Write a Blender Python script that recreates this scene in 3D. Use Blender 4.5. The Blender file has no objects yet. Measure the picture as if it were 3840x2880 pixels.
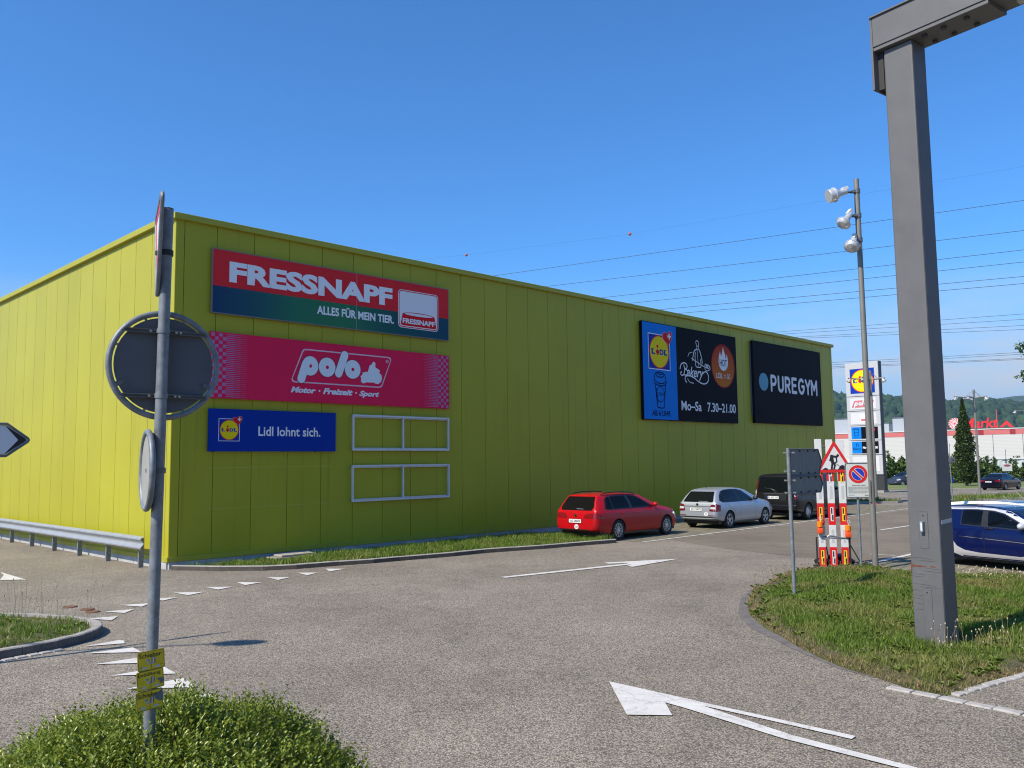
import bpy, bmesh, math, random
import numpy as np
from mathutils import Vector, Matrix
from mathutils.bvhtree import BVHTree

random.seed(7)
rng = np.random.default_rng(11)
sc = bpy.context.scene
col = sc.collection
R = math.radians

# ------------------------------------------------------------------ camera
EYE = Vector((0.0, 0.0, 2.5))
cam_d = bpy.data.cameras.new("camera")
cam = bpy.data.objects.new("camera", cam_d)
col.objects.link(cam)
cam_d.sensor_fit = 'HORIZONTAL'
cam_d.sensor_width = 36.0
cam_d.lens = 29.948
cam_d.clip_start = 0.05
cam_d.clip_end = 8000
PIT, ROL = R(5.2263), R(-0.6935)
_f = Vector((0, math.cos(PIT), math.sin(PIT)))
_u = Vector((0, -math.sin(PIT), math.cos(PIT)))
_r = Vector((1, 0, 0))
_r2 = _r * math.cos(ROL) + _u * math.sin(ROL)
_u2 = _u * math.cos(ROL) - _r * math.sin(ROL)
cam.matrix_world = Matrix(((_r2.x, _u2.x, -_f.x, EYE.x), (_r2.y, _u2.y, -_f.y, EYE.y),
                           (_r2.z, _u2.z, -_f.z, EYE.z), (0, 0, 0, 1)))
sc.camera = cam

# ------------------------------------------------------------------ sky, sun, exposure
SUN_AZ, SUN_EL = R(233.0), R(46.0)      # compass azimuth of the sun (from +Y clockwise), elevation
world = bpy.data.worlds.new("World")
sc.world = world
world.use_nodes = True
nt = world.node_tree
nt.nodes.clear()
w_out = nt.nodes.new('ShaderNodeOutputWorld')
w_bg = nt.nodes.new('ShaderNodeBackground')
w_sky = nt.nodes.new('ShaderNodeTexSky')
w_sky.sky_type = 'NISHITA'
w_sky.sun_disc = False
w_sky.sun_elevation = SUN_EL
w_sky.sun_rotation = SUN_AZ
w_sky.altitude = 300
w_sky.air_density = 1.0
w_sky.dust_density = 0.6
w_sky.ozone_density = 4.0
SKY_STRENGTH = 0.102
w_bg.inputs['Strength'].default_value = SKY_STRENGTH
nt.links.new(w_bg.outputs[0], w_out.inputs[0])
# thin high cloud near the horizon
w_tc = nt.nodes.new('ShaderNodeTexCoord')
w_map = nt.nodes.new('ShaderNodeMapping')
w_map.inputs['Scale'].default_value = (3.0, 3.0, 14.0)
w_map.inputs['Location'].default_value = (1.7, 0.6, 2.3)
w_noise = nt.nodes.new('ShaderNodeTexNoise')
w_noise.inputs['Scale'].default_value = 1.6
w_noise.inputs['Detail'].default_value = 7
w_noise.inputs['Roughness'].default_value = 0.55
w_ramp = nt.nodes.new('ShaderNodeValToRGB')
w_ramp.color_ramp.elements[0].position = 0.40
w_ramp.color_ramp.elements[1].position = 0.62
w_sep = nt.nodes.new('ShaderNodeSeparateXYZ')
w_mr = nt.nodes.new('ShaderNodeMapRange')
w_mr.inputs['From Min'].default_value = 0.09
w_mr.inputs['From Max'].default_value = 0.20
w_mr.inputs['To Min'].default_value = 0.95
w_mr.inputs['To Max'].default_value = 0.0
w_mul = nt.nodes.new('ShaderNodeMath')
w_mul.operation = 'MULTIPLY'
w_mix = nt.nodes.new('ShaderNodeMix')
w_mix.data_type = 'RGBA'
w_mix.inputs['B'].default_value = (4.9, 5.6, 6.7, 1)
nt.links.new(w_tc.outputs['Generated'], w_map.inputs[0])
nt.links.new(w_map.outputs[0], w_noise.inputs['Vector'])
nt.links.new(w_noise.outputs[0], w_ramp.inputs[0])
nt.links.new(w_tc.outputs['Generated'], w_sep.inputs[0])
nt.links.new(w_sep.outputs['Z'], w_mr.inputs['Value'])
nt.links.new(w_ramp.outputs[0], w_mul.inputs[0])
nt.links.new(w_mr.outputs[0], w_mul.inputs[1])
nt.links.new(w_mul.outputs[0], w_mix.inputs['Factor'])
w_tint = nt.nodes.new('ShaderNodeMix')     # the deep, clear blue of a dry summer noon
w_tint.data_type = 'RGBA'
w_tint.blend_type = 'MULTIPLY'
w_tint.inputs['Factor'].default_value = 1.0
w_tint.inputs['B'].default_value = (0.58, 1.13, 1.62, 1)
nt.links.new(w_sky.outputs[0], w_tint.inputs['A'])
w_hz = nt.nodes.new('ShaderNodeMapRange')      # pale air low over the hills
w_hz.interpolation_type = 'SMOOTHSTEP'
w_hz.inputs['From Min'].default_value = 0.0
w_hz.inputs['From Max'].default_value = 0.24
w_hz.inputs['To Min'].default_value = 1.0
w_hz.inputs['To Max'].default_value = 0.0
nt.links.new(w_sep.outputs['Z'], w_hz.inputs['Value'])
w_mix2 = nt.nodes.new('ShaderNodeMix')
w_mix2.data_type = 'RGBA'
w_mix2.inputs['B'].default_value = (3.6, 4.9, 6.6, 1)
nt.links.new(w_hz.outputs[0], w_mix2.inputs['Factor'])
nt.links.new(w_tint.outputs['Result'], w_mix2.inputs['A'])
nt.links.new(w_mix2.outputs['Result'], w_mix.inputs['A'])
nt.links.new(w_mix.outputs['Result'], w_bg.inputs['Color'])

sun_d = bpy.data.lights.new("sun", 'SUN')
sun_d.energy = 5.0
sun_d.angle = R(0.53)
sun_d.color = (1.0, 0.90, 0.755)
sun = bpy.data.objects.new("sun", sun_d)
col.objects.link(sun)
_s = Vector((math.sin(SUN_AZ) * math.cos(SUN_EL), math.cos(SUN_AZ) * math.cos(SUN_EL), math.sin(SUN_EL)))
sun.rotation_euler = _s.to_track_quat('Z', 'Y').to_euler()
sun.location = (-20, -15, 30)

sc.render.engine = 'CYCLES'
sc.view_settings.view_transform = 'Standard'
sc.view_settings.look = 'None'
sc.view_settings.exposure = 0.30
sc.view_settings.gamma = 1.0
sc.view_settings.use_curve_mapping = False
sc.cycles.max_bounces = 8
sc.cycles.transparent_max_bounces = 12
sc.cycles.use_denoising = True
sc.cycles.filter_width = 1.1

# ------------------------------------------------------------------ materials
MATS = {}
def _nodes(name):
    m = bpy.data.materials.new(name)
    m.use_nodes = True
    b = m.node_tree.nodes['Principled BSDF']
    return m, m.node_tree, b

def mat(name, rgb, rough=0.6, metal=0.0, var=0.0, vscale=3.0, bump=0.0, bscale=40.0, spec=0.5, coat=0.0, emit=0.0, stretch=(1, 1, 1)):
    """Principled surface; optional noise variation of the tone and bump, in object metres."""
    if name in MATS:
        return MATS[name]
    m, t, b = _nodes(name)
    b.inputs['Base Color'].default_value = (*rgb, 1)
    b.inputs['Roughness'].default_value = rough
    b.inputs['Metallic'].default_value = metal
    b.inputs['Specular IOR Level'].default_value = spec
    if coat:
        b.inputs['Coat Weight'].default_value = coat
        b.inputs['Coat Roughness'].default_value = 0.04
    if emit:
        b.inputs['Emission Color'].default_value = (*rgb, 1)
        b.inputs['Emission Strength'].default_value = emit
    if var or bump:
        tc = t.nodes.new('ShaderNodeTexCoord')
        mp = t.nodes.new('ShaderNodeMapping')
        mp.inputs['Scale'].default_value = stretch
        t.links.new(tc.outputs['Object'], mp.inputs[0])
    if var:
        n = t.nodes.new('ShaderNodeTexNoise')
        n.inputs['Scale'].default_value = vscale
        n.inputs['Detail'].default_value = 6
        n.inputs['Roughness'].default_value = 0.65
        t.links.new(mp.outputs[0], n.inputs['Vector'])
        r = t.nodes.new('ShaderNodeMapRange')
        r.inputs['From Min'].default_value = 0.3
        r.inputs['From Max'].default_value = 0.7
        r.inputs['To Min'].default_value = 1 - var
        r.inputs['To Max'].default_value = 1 + var
        t.links.new(n.outputs[0], r.inputs[0])
        x = t.nodes.new('ShaderNodeVectorMath')
        x.operation = 'SCALE'
        x.inputs[0].default_value = rgb
        t.links.new(r.outputs[0], x.inputs['Scale'])
        t.links.new(x.outputs[0], b.inputs['Base Color'])
    if bump:
        n2 = t.nodes.new('ShaderNodeTexNoise')
        n2.inputs['Scale'].default_value = bscale
        n2.inputs['Detail'].default_value = 5
        t.links.new(mp.outputs[0], n2.inputs['Vector'])
        bp = t.nodes.new('ShaderNodeBump')
        bp.inputs['Strength'].default_value = bump
        bp.inputs['Distance'].default_value = 0.02
        t.links.new(n2.outputs[0], bp.inputs['Height'])
        t.links.new(bp.outputs[0], b.inputs['Normal'])
    MATS[name] = m
    return m

def leaf_mat(name, c1, c2, trans=0.25, rough=0.45, patch=None, pscale=0.6):
    """Leaves or blades: a tone per leaf, optional dry patches by place, and light through the leaf."""
    if name in MATS:
        return MATS[name]
    m, t, b = _nodes(name)
    g = t.nodes.new('ShaderNodeNewGeometry')
    r = t.nodes.new('ShaderNodeValToRGB')
    r.color_ramp.elements[0].color = (*c1, 1)
    r.color_ramp.elements[1].color = (*c2, 1)
    t.links.new(g.outputs['Random Per Island'], r.inputs[0])
    src = r.outputs[0]
    if patch:
        tc = t.nodes.new('ShaderNodeTexCoord')
        n = t.nodes.new('ShaderNodeTexNoise')
        n.inputs['Scale'].default_value = pscale
        n.inputs['Detail'].default_value = 4
        t.links.new(tc.outputs['Object'], n.inputs['Vector'])
        rr = t.nodes.new('ShaderNodeValToRGB')
        rr.color_ramp.elements[0].position = 0.46
        rr.color_ramp.elements[1].position = 0.66
        t.links.new(n.outputs[0], rr.inputs[0])
        mx = t.nodes.new('ShaderNodeMix')
        mx.data_type = 'RGBA'
        t.links.new(rr.outputs[0], mx.inputs['Factor'])
        t.links.new(src, mx.inputs['A'])
        mx.inputs['B'].default_value = (*patch, 1)
        src = mx.outputs['Result']
    t.links.new(src, b.inputs['Base Color'])
    b.inputs['Roughness'].default_value = rough
    b.inputs['Specular IOR Level'].default_value = 0.35
    tr = t.nodes.new('ShaderNodeBsdfTranslucent')
    t.links.new(src, tr.inputs['Color'])
    ms = t.nodes.new('ShaderNodeMixShader')
    ms.inputs[0].default_value = trans
    out = t.nodes['Material Output']
    t.links.new(b.outputs[0], ms.inputs[1])
    t.links.new(tr.outputs[0], ms.inputs[2])
    t.links.new(ms.outputs[0], out.inputs[0])
    MATS[name] = m
    return m

def glass_mat(name, tint, clear):
    """Thin tinted window: part clear, part glossy."""
    if name in MATS:
        return MATS[name]
    m, t, b = _nodes(name)
    b.inputs['Base Color'].default_value = (0.006, 0.008, 0.009, 1)
    b.inputs['Roughness'].default_value = 0.03
    b.inputs['Specular IOR Level'].default_value = 0.6
    tp = t.nodes.new('ShaderNodeBsdfTransparent')
    tp.inputs[0].default_value = (*tint, 1)
    ms = t.nodes.new('ShaderNodeMixShader')
    ms.inputs[0].default_value = clear
    t.links.new(b.outputs[0], ms.inputs[1])
    t.links.new(tp.outputs[0], ms.inputs[2])
    t.links.new(ms.outputs[0], t.nodes['Material Output'].inputs[0])
    MATS[name] = m
    return m

# ------------------------------------------------------------------ mesh building
class MB:
    def __init__(s):
        s.v, s.f, s.m = [], [], []
    def add(s, vs, fs, mi=0):
        o = len(s.v)
        s.v += [tuple(p) for p in vs]
        s.f += [tuple(i + o for i in f) for f in fs]
        s.m += [mi] * len(fs)
        return s
    def box(s, c, d, M=None, mi=0):
        x, y, z = d[0] / 2, d[1] / 2, d[2] / 2
        vs = [Vector((a * x, b * y, e * z)) for e in (-1, 1) for b in (-1, 1) for a in (-1, 1)]
        if M is not None:
            vs = [M @ p for p in vs]
        c = Vector(c)
        return s.add([p + c for p in vs], [(0, 2, 3, 1), (4, 5, 7, 6), (0, 1, 5, 4), (2, 6, 7, 3), (0, 4, 6, 2), (1, 3, 7, 5)], mi)
    def span(s, a, b, mi=0):
        return s.box([(p + q) / 2 for p, q in zip(a, b)], [abs(q - p) for p, q in zip(a, b)], None, mi)
    def bbox(s, c, d, bev=0.02, M=None, mi=0):
        bm = bmesh.new()
        bmesh.ops.create_cube(bm, size=1.0)
        bmesh.ops.scale(bm, vec=d, verts=bm.verts)
        bmesh.ops.bevel(bm, geom=bm.edges[:], offset=bev, segments=2, affect='EDGES', profile=0.5)
        T = Matrix.Translation(c) @ (M.to_4x4() if M is not None else Matrix.Identity(4))
        bm.verts.ensure_lookup_table()
        s.add([T @ v.co for v in bm.verts], [[v.index for v in f.verts] for f in bm.faces], mi)
        bm.free()
        return s
    def tube(s, pts, r, n=12, mi=0, cap=True, closed=False):
        pts = [Vector(p) for p in pts]
        k = len(pts)
        rs = r if isinstance(r, (list, tuple)) else [r] * k
        prev = None
        rings = []
        for i, p in enumerate(pts):
            if closed:
                t = (pts[(i + 1) % k] - pts[i - 1]).normalized()
            else:
                t = (pts[min(i + 1, k - 1)] - pts[max(i - 1, 0)]).normalized()
            if prev is None:
                a = Vector((0, 0, 1)) if abs(t.z) < 0.9 else Vector((1, 0, 0))
                u = t.cross(a).normalized()
            else:
                u = (prev - t * prev.dot(t)).normalized()
            prev = u
            w = t.cross(u)
            rings.append([p + (u * math.cos(2 * math.pi * j / n) + w * math.sin(2 * math.pi * j / n)) * rs[i] for j in range(n)])
        vs = [q for rg in rings for q in rg]
        fs = []
        for i in range(k if closed else k - 1):
            i2 = (i + 1) % k
            for j in range(n):
                fs.append((i * n + j, i * n + (j + 1) % n, i2 * n + (j + 1) % n, i2 * n + j))
        if cap and not closed:
            fs.append(tuple(range(n - 1, -1, -1)))
            fs.append(tuple((k - 1) * n + j for j in range(n)))
        return s.add(vs, fs, mi)
    def lathe(s, prof, axis0, axis1, n=24, mi=0):
        """Profile of (distance along axis, radius) spun about the line axis0-axis1."""
        a, b = Vector(axis0), Vector(axis1)
        t = (b - a).normalized()
        u = t.cross(Vector((0, 0, 1)) if abs(t.z) < 0.9 else Vector((1, 0, 0))).normalized()
        w = t.cross(u)
        vs = [a + t * h + (u * math.cos(2 * math.pi * j / n) + w * math.sin(2 * math.pi * j / n)) * r for h, r in prof for j in range(n)]
        fs = [(i * n + j, i * n + (j + 1) % n, (i + 1) * n + (j + 1) % n, (i + 1) * n + j) for i in range(len(prof) - 1) for j in range(n)]
        return s.add(vs, fs, mi)
    def ball(s, c, r, M=None, sub=2, mi=0):
        bm = bmesh.new()
        bmesh.ops.create_icosphere(bm, subdivisions=sub, radius=1.0)
        rr = Vector(r) if not isinstance(r, (int, float)) else Vector((r, r, r))
        bm.verts.ensure_lookup_table()
        vs = [Vector((v.co.x * rr.x, v.co.y * rr.y, v.co.z * rr.z)) for v in bm.verts]
        if M is not None:
            vs = [M @ p for p in vs]
        c = Vector(c)
        s.add([p + c for p in vs], [[v.index for v in f.verts] for f in bm.faces], mi)
        bm.free()
        return s
    def prism(s, poly, fr, t0, t1, mi=0, side=True):
        """2D outline (ccw seen from +n) extruded between t0 and t1 along n; fr = (origin, u, v, n)."""
        o, u, v, n = [Vector(q) for q in fr]
        k = len(poly)
        vs = [o + u * a + v * b + n * t1 for a, b in poly] + [o + u * a + v * b + n * t0 for a, b in poly]
        fs = [tuple(range(k)), tuple(range(2 * k - 1, k - 1, -1))]
        if side:
            fs += [(i, i + k, (i + 1) % k + k, (i + 1) % k) for i in range(k)]
        return s.add(vs, fs, mi)
    def ring(s, outer, inner, fr, t0, t1, mi=0):
        """Flat band between two outlines of equal length."""
        o, u, v, n = [Vector(q) for q in fr]
        k = len(outer)
        P = lambda q, t: o + u * q[0] + v * q[1] + n * t
        vs = [P(q, t1) for q in outer] + [P(q, t1) for q in inner] + [P(q, t0) for q in outer] + [P(q, t0) for q in inner]
        fs = []
        for i in range(k):
            j = (i + 1) % k
            fs += [(i, j, k + j, k + i), (2 * k + j, 2 * k + i, 3 * k + i, 3 * k + j), (i, 2 * k + i, 2 * k + j, j), (k + j, 3 * k + j, 3 * k + i, k + i)]
        return s.add(vs, fs, mi)
    def text(s, body, fr, box, bold=0.0, shear=0.0, t=0.0, mi=0, keep=False):
        """Lettering fitted to box = (u0, v0, u1, v1) in the frame, at height t along n."""
        vs, fs = glyphs(body, bold, shear)
        xs = [p[0] for p in vs]
        ys = [p[1] for p in vs]
        x0, x1, y0, y1 = min(xs), max(xs), min(ys), max(ys)
        o, u, v, n = [Vector(q) for q in fr]
        sx = (box[2] - box[0]) / (x1 - x0)
        sy = (box[3] - box[1]) / (y1 - y0)
        if keep:
            sx = sy
        s.add([o + u * (box[0] + (p[0] - x0) * sx) + v * (box[1] + (p[1] - y0) * sy) + n * t for p in vs], fs, mi)
        return s
    def mesh(s, name, mats, smooth=None):
        me = bpy.data.meshes.new(name)
        me.from_pydata(s.v, [], s.f)
        for m in mats if isinstance(mats, (list, tuple)) else [mats]:
            me.materials.append(m)
        if any(s.m):
            me.polygons.foreach_set('material_index', s.m)
        if smooth is not None:
            me.polygons.foreach_set('use_smooth', [True] * len(me.polygons))
            me.set_sharp_from_angle(angle=R(smooth))
        me.update()
        return me
    def build(s, name, mats, parent=None, smooth=None, loc=None, rotz=0.0):
        o = bpy.data.objects.new(name, s.mesh(name, mats, smooth))
        col.objects.link(o)
        if loc is not None:
            o.location = loc
        o.rotation_euler.z = rotz
        if parent is not None:
            o.parent = parent
        return o

_GL = {}
def glyphs(body, bold, shear):
    key = (body, bold, shear)
    if key not in _GL:
        cu = bpy.data.curves.new("lettering", 'FONT')
        cu.body = body
        cu.offset = bold
        cu.shear = shear
        cu.resolution_u = 3
        ob = bpy.data.objects.new("lettering", cu)
        col.objects.link(ob)
        dg = bpy.context.evaluated_depsgraph_get()
        me = bpy.data.meshes.new_from_object(ob.evaluated_get(dg), depsgraph=dg)
        _GL[key] = ([tuple(v.co) for v in me.vertices], [tuple(p.vertices) for p in me.polygons])
        bpy.data.objects.remove(ob)
        bpy.data.curves.remove(cu)
        bpy.data.meshes.remove(me)
    return _GL[key]

def tag(o, label=None, cat=None, group=None, kind=None):
    for k, v in (('label', label), ('category', cat), ('group', group), ('kind', kind)):
        if v:
            o[k] = v
    return o
def thing(name, label, cat, loc=(0, 0, 0), rotz=0.0, group=None):
    o = bpy.data.objects.new(name, None)
    o.empty_display_size = 0.3
    col.objects.link(o)
    o.location = loc
    o.rotation_euler.z = rotz
    return tag(o, label, cat, group)
def copy_tree(o, parent=None):
    c = o.copy()
    col.objects.link(c)
    if parent is not None:
        c.parent = parent
    for ch in list(o.children):
        copy_tree(ch, c)
    return c
def np_mesh(name, V, F, mats, smooth=False):
    """Fast mesh from numpy arrays; F all of one size."""
    me = bpy.data.meshes.new(name)
    k = F.shape[1]
    me.vertices.add(len(V))
    me.vertices.foreach_set('co', V.astype(np.float32).ravel())
    me.loops.add(F.size)
    me.loops.foreach_set('vertex_index', F.astype(np.int32).ravel())
    me.polygons.add(len(F))
    me.polygons.foreach_set('loop_start', np.arange(0, F.size, k, dtype=np.int32))
    me.materials.append(mats)
    me.update(calc_edges=True)
    if smooth:
        me.polygons.foreach_set('use_smooth', [True] * len(F))
    o = bpy.data.objects.new(name, me)
    col.objects.link(o)
    return o
def circle(cx, cy, rx, ry=None, n=32, a0=0.0):
    ry = rx if ry is None else ry
    return [(cx + rx * math.cos(a0 + 2 * math.pi * i / n), cy + ry * math.sin(a0 + 2 * math.pi * i / n)) for i in range(n)]
def rrect(x0, y0, x1, y1, r, n=5):
    out = []
    for cx, cy, a in ((x1 - r, y0 + r, -90), (x1 - r, y1 - r, 0), (x0 + r, y1 - r, 90), (x0 + r, y0 + r, 180)):
        for i in range(n + 1):
            t = R(a + 90 * i / n)
            out.append((cx + r * math.cos(t), cy + r * math.sin(t)))
    return out
def stroke(pts, w):
    """Outline of a polyline of width w (or widths), as one polygon."""
    n = len(pts)
    ws = w if isinstance(w, (list, tuple)) else [w] * n
    L, Rr = [], []
    for i, p in enumerate(pts):
        a, b = pts[max(i - 1, 0)], pts[min(i + 1, n - 1)]
        dx, dy = b[0] - a[0], b[1] - a[1]
        l = math.hypot(dx, dy) or 1
        L.append((p[0] - dy / l * ws[i] / 2, p[1] + dx / l * ws[i] / 2))
        Rr.append((p[0] + dy / l * ws[i] / 2, p[1] - dx / l * ws[i] / 2))
    return L, Rr
def add_stroke(mb, pts, w, fr, t, mi=0):
    L, Rr = stroke(pts, w)
    o, u, v, n = [Vector(q) for q in fr]
    k = len(pts)
    vs = [o + u * a + v * b + n * t for a, b in L + Rr]
    mb.add(vs, [(k + i, k + i + 1, i + 1, i) for i in range(k - 1)], mi)
def curve2(ctrl, n=24):
    """Catmull-Rom through 2D points."""
    P = [ctrl[0]] + list(ctrl) + [ctrl[-1]]
    out = []
    seg = len(ctrl) - 1
    for i in range(seg):
        p0, p1, p2, p3 = [np.array(q, float) for q in P[i:i + 4]]
        m = max(2, n // seg)
        for j in range(m):
            t = j / m
            out.append(tuple(0.5 * (2 * p1 + (p2 - p0) * t + (2 * p0 - 5 * p1 + 4 * p2 - p3) * t * t + (3 * p1 - p0 - 3 * p2 + p3) * t ** 3)))
    out.append(tuple(ctrl[-1]))
    return out
def interp(x, tab):
    return float(np.interp(x, [p[0] for p in tab], [p[1] for p in tab]))
def inside(px, py, poly):
    """Vectorised point-in-polygon."""
    res = np.zeros(len(px), bool)
    n = len(poly)
    for i in range(n):
        x1, y1 = poly[i]
        x2, y2 = poly[(i + 1) % n]
        c = ((y1 > py) != (y2 > py)) & (px < (x2 - x1) * (py - y1) / ((y2 - y1) + 1e-12) + x1)
        res ^= c
    return res
def gz(y):
    """The terrain falls gently beyond the car park."""
    return -0.0135 * max(0.0, min(y, 110.0) - 42.0)

# frame of the big store: s along the long wall, n out of it, z up
WA = R(44.768)
CORN = Vector((-8.406, 20.971, 0))
WD = Vector((math.sin(WA), math.cos(WA), 0))
WN = Vector((math.cos(WA), -math.sin(WA), 0))
UP = Vector((0, 0, 1))
def W(s, n=0.0, z=0.0):
    return CORN + WD * s + WN * n + UP * z
W_ROT = math.pi / 2 - WA       # turns +x along the wall; -y is outward
# ================================================================== ground and roads
def asphalt(name, base, speck, crack=0.0):
    m, t, b = _nodes(name)
    tc = t.nodes.new('ShaderNodeTexCoord')
    def noise(scale, detail=3, rough=0.6):
        n = t.nodes.new('ShaderNodeTexNoise')
        n.inputs['Scale'].default_value = scale
        n.inputs['Detail'].default_value = detail
        n.inputs['Roughness'].default_value = rough
        t.links.new(tc.outputs['Object'], n.inputs['Vector'])
        return n.outputs[0]
    def remap(src, a, bb, lo, hi):
        r = t.nodes.new('ShaderNodeMapRange')
        for k, v in (('From Min', a), ('From Max', bb), ('To Min', lo), ('To Max', hi)):
            r.inputs[k].default_value = v
        t.links.new(src, r.inputs[0])
        return r.outputs[0]
    def mul(a, bb):
        r = t.nodes.new('ShaderNodeMath')
        r.operation = 'MULTIPLY'
        t.links.new(a, r.inputs[0])
        t.links.new(bb, r.inputs[1])
        return r.outputs[0]
    big = remap(noise(0.22, 5, 0.6), 0.3, 0.7, 0.76, 1.18)
    mid = remap(noise(1.7, 6, 0.7), 0.3, 0.7, 0.90, 1.10)
    vo = t.nodes.new('ShaderNodeTexVoronoi')
    vo.inputs['Scale'].default_value = 66.0
    vo.inputs['Randomness'].default_value = 1.0
    t.links.new(tc.outputs['Object'], vo.inputs['Vector'])
    st = remap(vo.outputs['Distance'], 0.15, 0.75, 1 + speck, 1 - speck)
    sep = t.nodes.new('ShaderNodeSeparateColor')
    t.links.new(vo.outputs['Color'], sep.inputs[0])
    tone = remap(sep.outputs[0], 0.0, 1.0, 1 - speck * 0.9, 1 + speck * 0.9)
    fine = remap(noise(150, 2), 0.3, 0.7, 0.86, 1.14)
    f = mul(mul(mul(big, mid), mul(st, tone)), fine)
    # faint tyre lanes and oil stains
    stain = remap(noise(0.75, 8, 0.72), 0.55, 0.70, 1.0, 0.78)
    f = mul(f, stain)
    cr = t.nodes.new('ShaderNodeTexVoronoi')
    cr.feature = 'DISTANCE_TO_EDGE'
    cr.inputs['Scale'].default_value = 0.21
    wv = t.nodes.new('ShaderNodeVectorMath')
    wv.operation = 'MULTIPLY_ADD'
    nz = t.nodes.new('ShaderNodeTexNoise')
    nz.inputs['Scale'].default_value = 1.3
    nz.inputs['Detail'].default_value = 6
    t.links.new(tc.outputs['Object'], nz.inputs['Vector'])
    t.links.new(nz.outputs['Color'], wv.inputs[0])
    wv.inputs[1].default_value = (1.3, 1.3, 0)
    t.links.new(tc.outputs['Object'], wv.inputs[2])
    t.links.new(wv.outputs[0], cr.inputs['Vector'])
    f = mul(f, remap(cr.outputs['Distance'], 0.0, 0.0022, 1 - crack, 1.0))
    hue = t.nodes.new('ShaderNodeMix')
    hue.data_type = 'RGBA'
    hue.inputs['A'].default_value = (*base, 1)
    hue.inputs['B'].default_value = (base[0] * 1.10, base[1] * 1.0, base[2] * 0.84, 1)
    t.links.new(sep.outputs[1], hue.inputs['Factor'])
    x = t.nodes.new('ShaderNodeVectorMath')
    x.operation = 'SCALE'
    t.links.new(hue.outputs['Result'], x.inputs[0])
    t.links.new(f, x.inputs['Scale'])
    t.links.new(x.outputs[0], b.inputs['Base Color'])
    b.inputs['Roughness'].default_value = 0.9
    b.inputs['Specular IOR Level'].default_value = 0.25
    bp = t.nodes.new('ShaderNodeBump')
    bp.inputs['Strength'].default_value = 0.55
    bp.inputs['Distance'].default_value = 0.006
    t.links.new(st, bp.inputs['Height'])
    t.links.new(bp.outputs[0], b.inputs['Normal'])
    MATS[name] = m
    return m
M_ASPH = asphalt('road_asphalt', (0.243, 0.222, 0.192), 0.50, 0.35)
M_ASPH2 = asphalt('darker_asphalt', (0.175, 0.156, 0.130), 0.16, 0.2)
M_FAR = mat('dry_field', (0.15, 0.15, 0.06), 0.95, var=0.25, vscale=0.4)
def worn_paint():
    m, t, b = _nodes('road_paint')
    tc = t.nodes.new('ShaderNodeTexCoord')
    def tex(kind, scale, **k):
        n = t.nodes.new(kind)
        n.inputs['Scale'].default_value = scale
        if kind == 'ShaderNodeTexNoise':
            n.inputs['Detail'].default_value = 8
            n.inputs['Roughness'].default_value = 0.75
        t.links.new(tc.outputs['Object'], n.inputs['Vector'])
        return n
    n1 = tex('ShaderNodeTexNoise', 16.0)
    n2 = tex('ShaderNodeTexNoise', 2.5)
    r1 = t.nodes.new('ShaderNodeValToRGB')
    r1.color_ramp.elements[0].position = 0.60
    r1.color_ramp.elements[1].position = 0.66
    t.links.new(n1.outputs[0], r1.inputs[0])
    vc = t.nodes.new('ShaderNodeTexVoronoi')
    vc.feature = 'DISTANCE_TO_EDGE'
    vc.inputs['Scale'].default_value = 2.6
    ad = t.nodes.new('ShaderNodeVectorMath')
    ad.operation = 'MULTIPLY_ADD'
    t.links.new(n1.outputs['Color'], ad.inputs[0])
    ad.inputs[1].default_value = (0.35, 0.35, 0)
    t.links.new(tc.outputs['Object'], ad.inputs[2])
    t.links.new(ad.outputs[0], vc.inputs['Vector'])
    r2 = t.nodes.new('ShaderNodeMapRange')
    r2.inputs['From Max'].default_value = 0.022
    r2.inputs['To Min'].default_value = 0.85
    r2.inputs['To Max'].default_value = 0.0
    t.links.new(vc.outputs['Distance'], r2.inputs[0])
    mx = t.nodes.new('ShaderNodeMath')
    mx.operation = 'MAXIMUM'
    t.links.new(r1.outputs[0], mx.inputs[0])
    t.links.new(r2.outputs[0], mx.inputs[1])
    mu = t.nodes.new('ShaderNodeMath')
    mu.operation = 'MULTIPLY'
    mu.inputs[1].default_value = 0.75
    t.links.new(mx.outputs[0], mu.inputs[0])
    cr = t.nodes.new('ShaderNodeValToRGB')
    cr.color_ramp.elements[0].position = 0.3
    cr.color_ramp.elements[1].position = 0.7
    cr.color_ramp.elements[0].color = (0.50, 0.48, 0.44, 1)
    cr.color_ramp.elements[1].color = (0.66, 0.64, 0.60, 1)
    t.links.new(n2.outputs[0], cr.inputs[0])
    mi = t.nodes.new('ShaderNodeMix')
    mi.data_type = 'RGBA'
    t.links.new(mu.outputs[0], mi.inputs['Factor'])
    t.links.new(cr.outputs[0], mi.inputs['A'])
    mi.inputs['B'].default_value = (0.19, 0.175, 0.155, 1)
    t.links.new(mi.outputs['Result'], b.inputs['Base Color'])
    b.inputs['Roughness'].default_value = 0.75
    return m
M_WHITE = worn_paint()
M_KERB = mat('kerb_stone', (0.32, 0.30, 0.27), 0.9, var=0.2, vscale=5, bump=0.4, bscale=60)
M_KERBF = mat('kerb_face_shade', (0.085, 0.072, 0.058), 0.9, var=0.3, vscale=6, bump=0.4, bscale=60)  # darkened copy of the stone: shade painted on the front faces
M_SETT = mat('granite_setts', (0.38, 0.36, 0.33), 0.85, var=0.18, vscale=14, bump=0.4, bscale=70)
M_SOIL = mat('soil', (0.085, 0.075, 0.035), 0.95, var=0.35, vscale=4, bump=0.5, bscale=30)

def sheet(name, poly, z, m, kind='structure', res=None):
    mb = MB()
    mb.add([(x, y, z if not callable(z) else z(x, y)) for x, y in poly], [tuple(range(len(poly)))])
    o = mb.build(name, m)
    return tag(o, kind=kind)

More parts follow.
